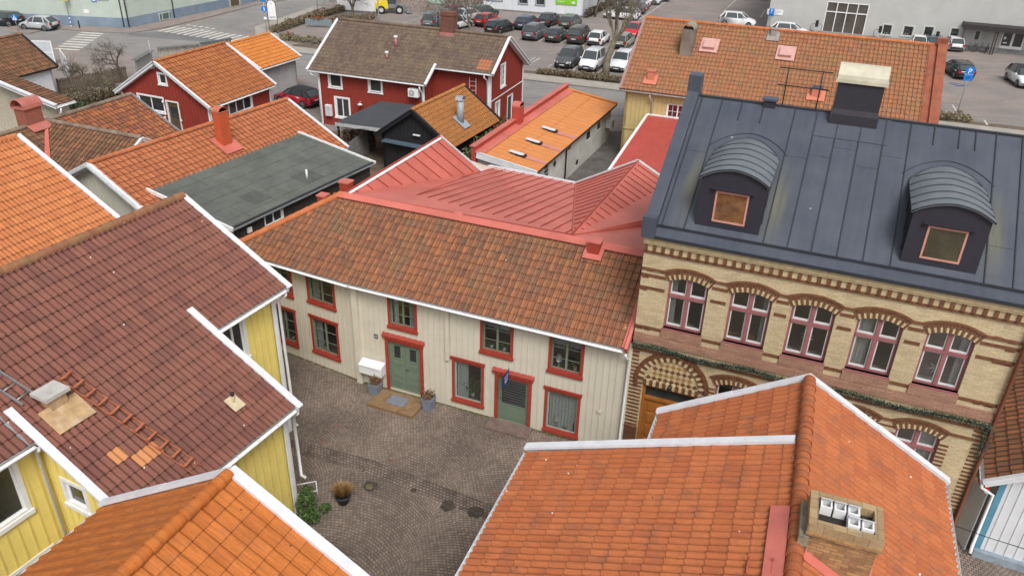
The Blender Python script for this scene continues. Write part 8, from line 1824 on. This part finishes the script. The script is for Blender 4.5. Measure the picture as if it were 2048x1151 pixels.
slat_fence('slat_fence', 'fence section with dark green cap near the zebra crossing', at(403, 88, 1.6), at(463, 79, 1.6), 1.6, OLDW, capm=mat('dark_green_cap', (.07, .10, .10), .7))
slat_fence('slat_fence', 'short capped fence running down to the bare apple tree', at(269, 122, 1.4), at(303, 103, 1.4), 1.4, mat('grey_mesh_wood', (.38, .38, .36), .9), capm=CAPG)
slat_fence('garden_fence', 'weathered grey board fence behind the felt roof', at(700, 338), at(752, 296), 1.8, mat('silver_grey_wood', (.24, .23, .225), .9, .3, 4))
slat_fence('garden_fence', 'dark brown garden wall fence behind the bare bushes', at(122, 190), at(258, 162), 1.3, mat('brown_wood', (.13, .10, .07), .9, .3, 4))
# white frames beside the garage
for (A_, B_, z0, l_) in ((at(62, 81, 2.2), at(101, 82, 2.2), 2.2, 'white glazed frame panel standing behind the garage roof'), (at(118, 97, 2.0), at(131, 115, 2.0), 2.0, 'white lattice gate panel standing open beside the garage')):
    o = thing('white_frame_panel', l_, 'frame panel', (A_.x, A_.y, 0), math.atan2(B_.y - A_.y, B_.x - A_.x)); Ln = math.hypot(B_.x - A_.x, B_.y - A_.y); mb = MB()
    for q in ((0, .1, 0, z0), (Ln - .1, Ln, 0, z0), (.1, Ln - .1, 0, .1), (.1, Ln - .1, z0 - .1, z0), (.1, Ln - .1, z0 * .5, z0 * .5 + .06)): mb.box(q[0], q[1], -.03, .03, q[2], q[3])
    if Ln > 3: mb.box(Ln * .5 - .03, Ln * .5 + .03, -.03, .03, .1, z0 - .1)
    mb.build('frame', WHITE, o); mb = MB(); mb.box(.1, Ln - .1, -.01, .01, .1, z0 * .5); mb.box(.1, Ln - .1, -.01, .01, z0 * .5 + .06, z0 - .1); mb.build('panel', mat('pale_panel', (.5, .54, .57), .4), o)
# ================================================================== TREES AND SHRUBS
def bare_tree(name, lab, P, h, r0, seed, forks=4, depth=5, spread=.55, lean=(0, 0), trunk=.35, m=None, up=.35, twigr=.008, cat='tree', droop=0):
    o = thing(name, lab, cat, P, 0); rnd = random.Random(seed); tr = MB(); cr = MB()
    def grow(p, d, L, r, k):
        n = 4; pts = [p]; rs = [r]; dd = d.copy()
        for i in range(n):
            dd = (dd + Vector((rnd.gauss(0, .13), rnd.gauss(0, .13), rnd.gauss(0, .08) + up * .12 - droop * .1))).normalized(); pts.append(pts[-1] + dd * (L / n)); rs.append(r * (1 - .42 * (i + 1) / n))
        (tr if k == 0 else cr).tube(pts, rs, 8 if k == 0 else (6 if k < 2 else (4 if k < 3 else 3)), 0, k < 2, k == 0)
        if k >= depth: return
        nb = forks if k < 2 else rnd.choice((3, 4, 4))
        for j in range(nb):
            if k == 0: f = rnd.uniform(.75, 1) if j else 1
            else: f = rnd.uniform(.3, 1)
            idx = f * n; i0 = min(n - 1, int(idx)); q = pts[i0].lerp(pts[i0 + 1], idx - i0); a = rnd.uniform(0, 6.28) if k else 6.28 * j / nb + rnd.uniform(-.4, .4)
            s1 = dd.cross(Vector((0, 0, 1)) if abs(dd.z) < .9 else Vector((1, 0, 0))).normalized(); s2 = dd.cross(s1); sp_ = spread * rnd.uniform(.7, 1.3)
            nd = (dd + (s1 * math.cos(a) + s2 * math.sin(a)) * sp_).normalized(); grow(q, nd, L * rnd.uniform(.55, .82) * (1.0 if k else (1 - trunk) / trunk * .55), max(twigr, rs[min(n, i0 + 1)] * rnd.uniform(.5, .7)), k + 1)
    grow(Vector((0, 0, 0)), Vector((lean[0], lean[1], 1)).normalized(), h * trunk, r0, 0)
    tr.build('trunk', m or TWIG, o, recalc=False); cr.build('crown', m or TWIG, o, recalc=False); return o
bare_tree('bare_tree', 'large bare tree with thick trunk between the parked cars beside the big orange roof', at(1211, 152), 12, .38, 3, 5, 5, .58, (.0, 0), .3, TWIG2, 1.1, .011)
bare_tree('bare_tree', 'many stemmed bare tree behind the ridge of the red house', at(945, 72), 9.5, .22, 12, 6, 5, .75, (-.1, 0), .15, TWIG2, .4, .012)
bare_tree('bare_tree', 'wide bare tree with thick limbs in front of the white hut', at(705, 40), 9.5, .24, 21, 6, 5, .75, (0, 0), .16, TWIG, .25, .012)
bare_tree('bare_tree', 'slim bare tree at the corner of the white industrial building', at(1190, 34), 8, .14, 31, 4, 5, .55, (0, 0), .3, TWIG, .4, .012)
bare_tree('apple_tree', 'gnarled bare fruit tree with crooked limbs behind the small red house', at(246, 160), 4.8, .2, 41, 4, 5, .9, (-.25, 0), .38, TWIG, .2, .01, 'tree', .3)
for i, (x, y, h_, l_) in enumerate(((172, 168, 3.2, 'pollarded grey stem left of the gnarled fruit tree'), (140, 170, 2.8, 'thin bare sapling near the open white gate panel'), (205, 178, 2.6, 'dense bare shrub below the gnarled fruit tree'), (188, 192, 2.3, 'low tangled bare shrub above the lichened tile ridge'), (220, 190, 2.4, 'bare shrub left of the small red house gable'))):
    bare_tree('bare_shrub', l_, at(x, y), h_, .07, 50 + i, 5, 4, .7, (0, 0), .22, TWIG2 if i != 1 else TWIG, .5, .008, 'shrub')
def hedge(name, lab, pts, w_, h_, n, m, seed, s=.09):
    o = thing(name, lab, 'hedge', pts[0], 0); lst = []; p0 = Vector(pts[0])
    rnd = random.Random(seed)
    for a, b in zip(pts[:-1], pts[1:]):
        L = (Vector(b) - Vector(a)).length; k = max(2, int(L / .6))
        for i in range(k): c = Vector(a).lerp(Vector(b), (i + .5) / k) - p0; hh = h_ * rnd.uniform(.65, 1.1); lst.append((V(c.x + rnd.uniform(-.1, .1), c.y + rnd.uniform(-.15, .15), hh / 2), (.42, w_ / 2 * rnd.uniform(.8, 1.15), hh / 2), n))
    multi_foliage(o, lst, m, s, 'twigs', seed); return o
hedge('bare_hedge', 'low leafless hedge between the pavement and the front row of cars', [sw(.5, 3.0), sw(8.9, 3.0)], .9, .75, 150, BUSHB, 3, .12)
hedge('bare_hedge', 'low clipped straw brown hedge beside the red standpipe', [at(560, 80), at(590, 83), at(650, 88)], 1.0, .85, 130, leafmat('straw_hedge', [(.15, .12, .05), (.24, .2, .09), (.1, .09, .04)]), 5, .12)
hedge('bare_hedge', 'low straw coloured hedge under the tall parking sign', [sw(34, 3.2), sw(38.6, 3.2)], 1.0, .9, 150, leafmat('straw_hedge', [(.15, .12, .05), (.24, .2, .09), (.1, .09, .04)]), 6, .12)
hedge('bare_hedge', 'brown scrubby hedge along the road above the red standpipe', [at(545, 68), at(600, 50), at(640, 36), at(690, 22)], 1.6, 1.1, 130, BUSHB, 7, .14)
hedge('bare_hedge', 'leafless hedge behind the red house near the lamp post', [at(655, 50), at(700, 44), at(755, 46)], 1.4, 1.3, 150, BUSHB, 8, .14)
hedge('sloped_hedge', 'dark bare hedge climbing beside the white industrial building', [at(1172, 36), at(1205, 20), at(1245, 0)], 1.5, 1.2, 130, leafmat('dark_twigs', [(.06, .045, .03), (.1, .075, .05)]), 9, .14)
hedge('beech_hedge', 'tall brown beech hedge between the carport and the grey felt roof', [at(690, 300), at(720, 300), at(752, 305)], 1.4, 2.5, 620, leafmat('beech_brown', [(.07, .045, .025), (.13, .085, .045), (.1, .07, .035)]), 10, .1)
hedge('bramble_hedge', 'brown overgrown hedge below the gnarled fruit tree', [at(130, 205), at(175, 205), at(225, 195), at(262, 190)], 2.2, 1.3, 380, leafmat('moss_twigs', [(.10, .09, .04), (.16, .12, .07), (.08, .06, .04)]), 11, .11)
o = thing('evergreen_bush', 'dark evergreen bush beside the white verge at the left', 'bush', at(125, 232), 0); multi_foliage(o, [((0, 0, .7), (1.6, 1.0, .8), 900), ((1.6, .4, .5), (1.0, .8, .6), 450), ((-1.3, 0, .5), (.8, .8, .6), 350)], EVERG, .13)
iv = thing('ivy_bush', 'ivy covered hedge squeezed between the black shed and the orange sheet roof', 'bush', Df.o, Df.az)
multi_foliage(iv, [((x_, 5.0, 1.6 + .05 * x_), (1.0, .75, 1.5), 520) for x_ in (.6, 1.8, 3.0, 4.3, 5.6, 6.9)], leafmat('ivy_leaves', [(.03, .05, .012), (.07, .09, .025), (.15, .17, .06), (.12, .08, .03)]), .11)
cw = thing('clothes_wire', 'thin pale wire stretched in front of the black shed gable', 'cable', (0, 0, 0)); mb = MB(); a_, b_ = at(668, 258, 2.3), at(862, 253, 3.2); mb.tube([a_, a_.lerp(b_, .5) + V(0, 0, -.06), b_], .018, 4); mb.build('wire', GALV, cw)
# flue and small things on the cobbles: painted red marks
mk = MB()
for (x, y) in ((747, 802), (675, 851), (647, 884), (786, 921), (989, 987)): p_ = at(x, y); mk.poly([(p_.x - .12, p_.y - .03, .005), (p_.x + .1, p_.y - .02, .005), (p_.x + .12, p_.y + .03, .005), (p_.x - .1, p_.y + .04, .005)])
o = mk.build('paint_marks', mat('faded_red_spray', (.38, .10, .09), .8, .4, 9), None); tag(o, kind='structure')
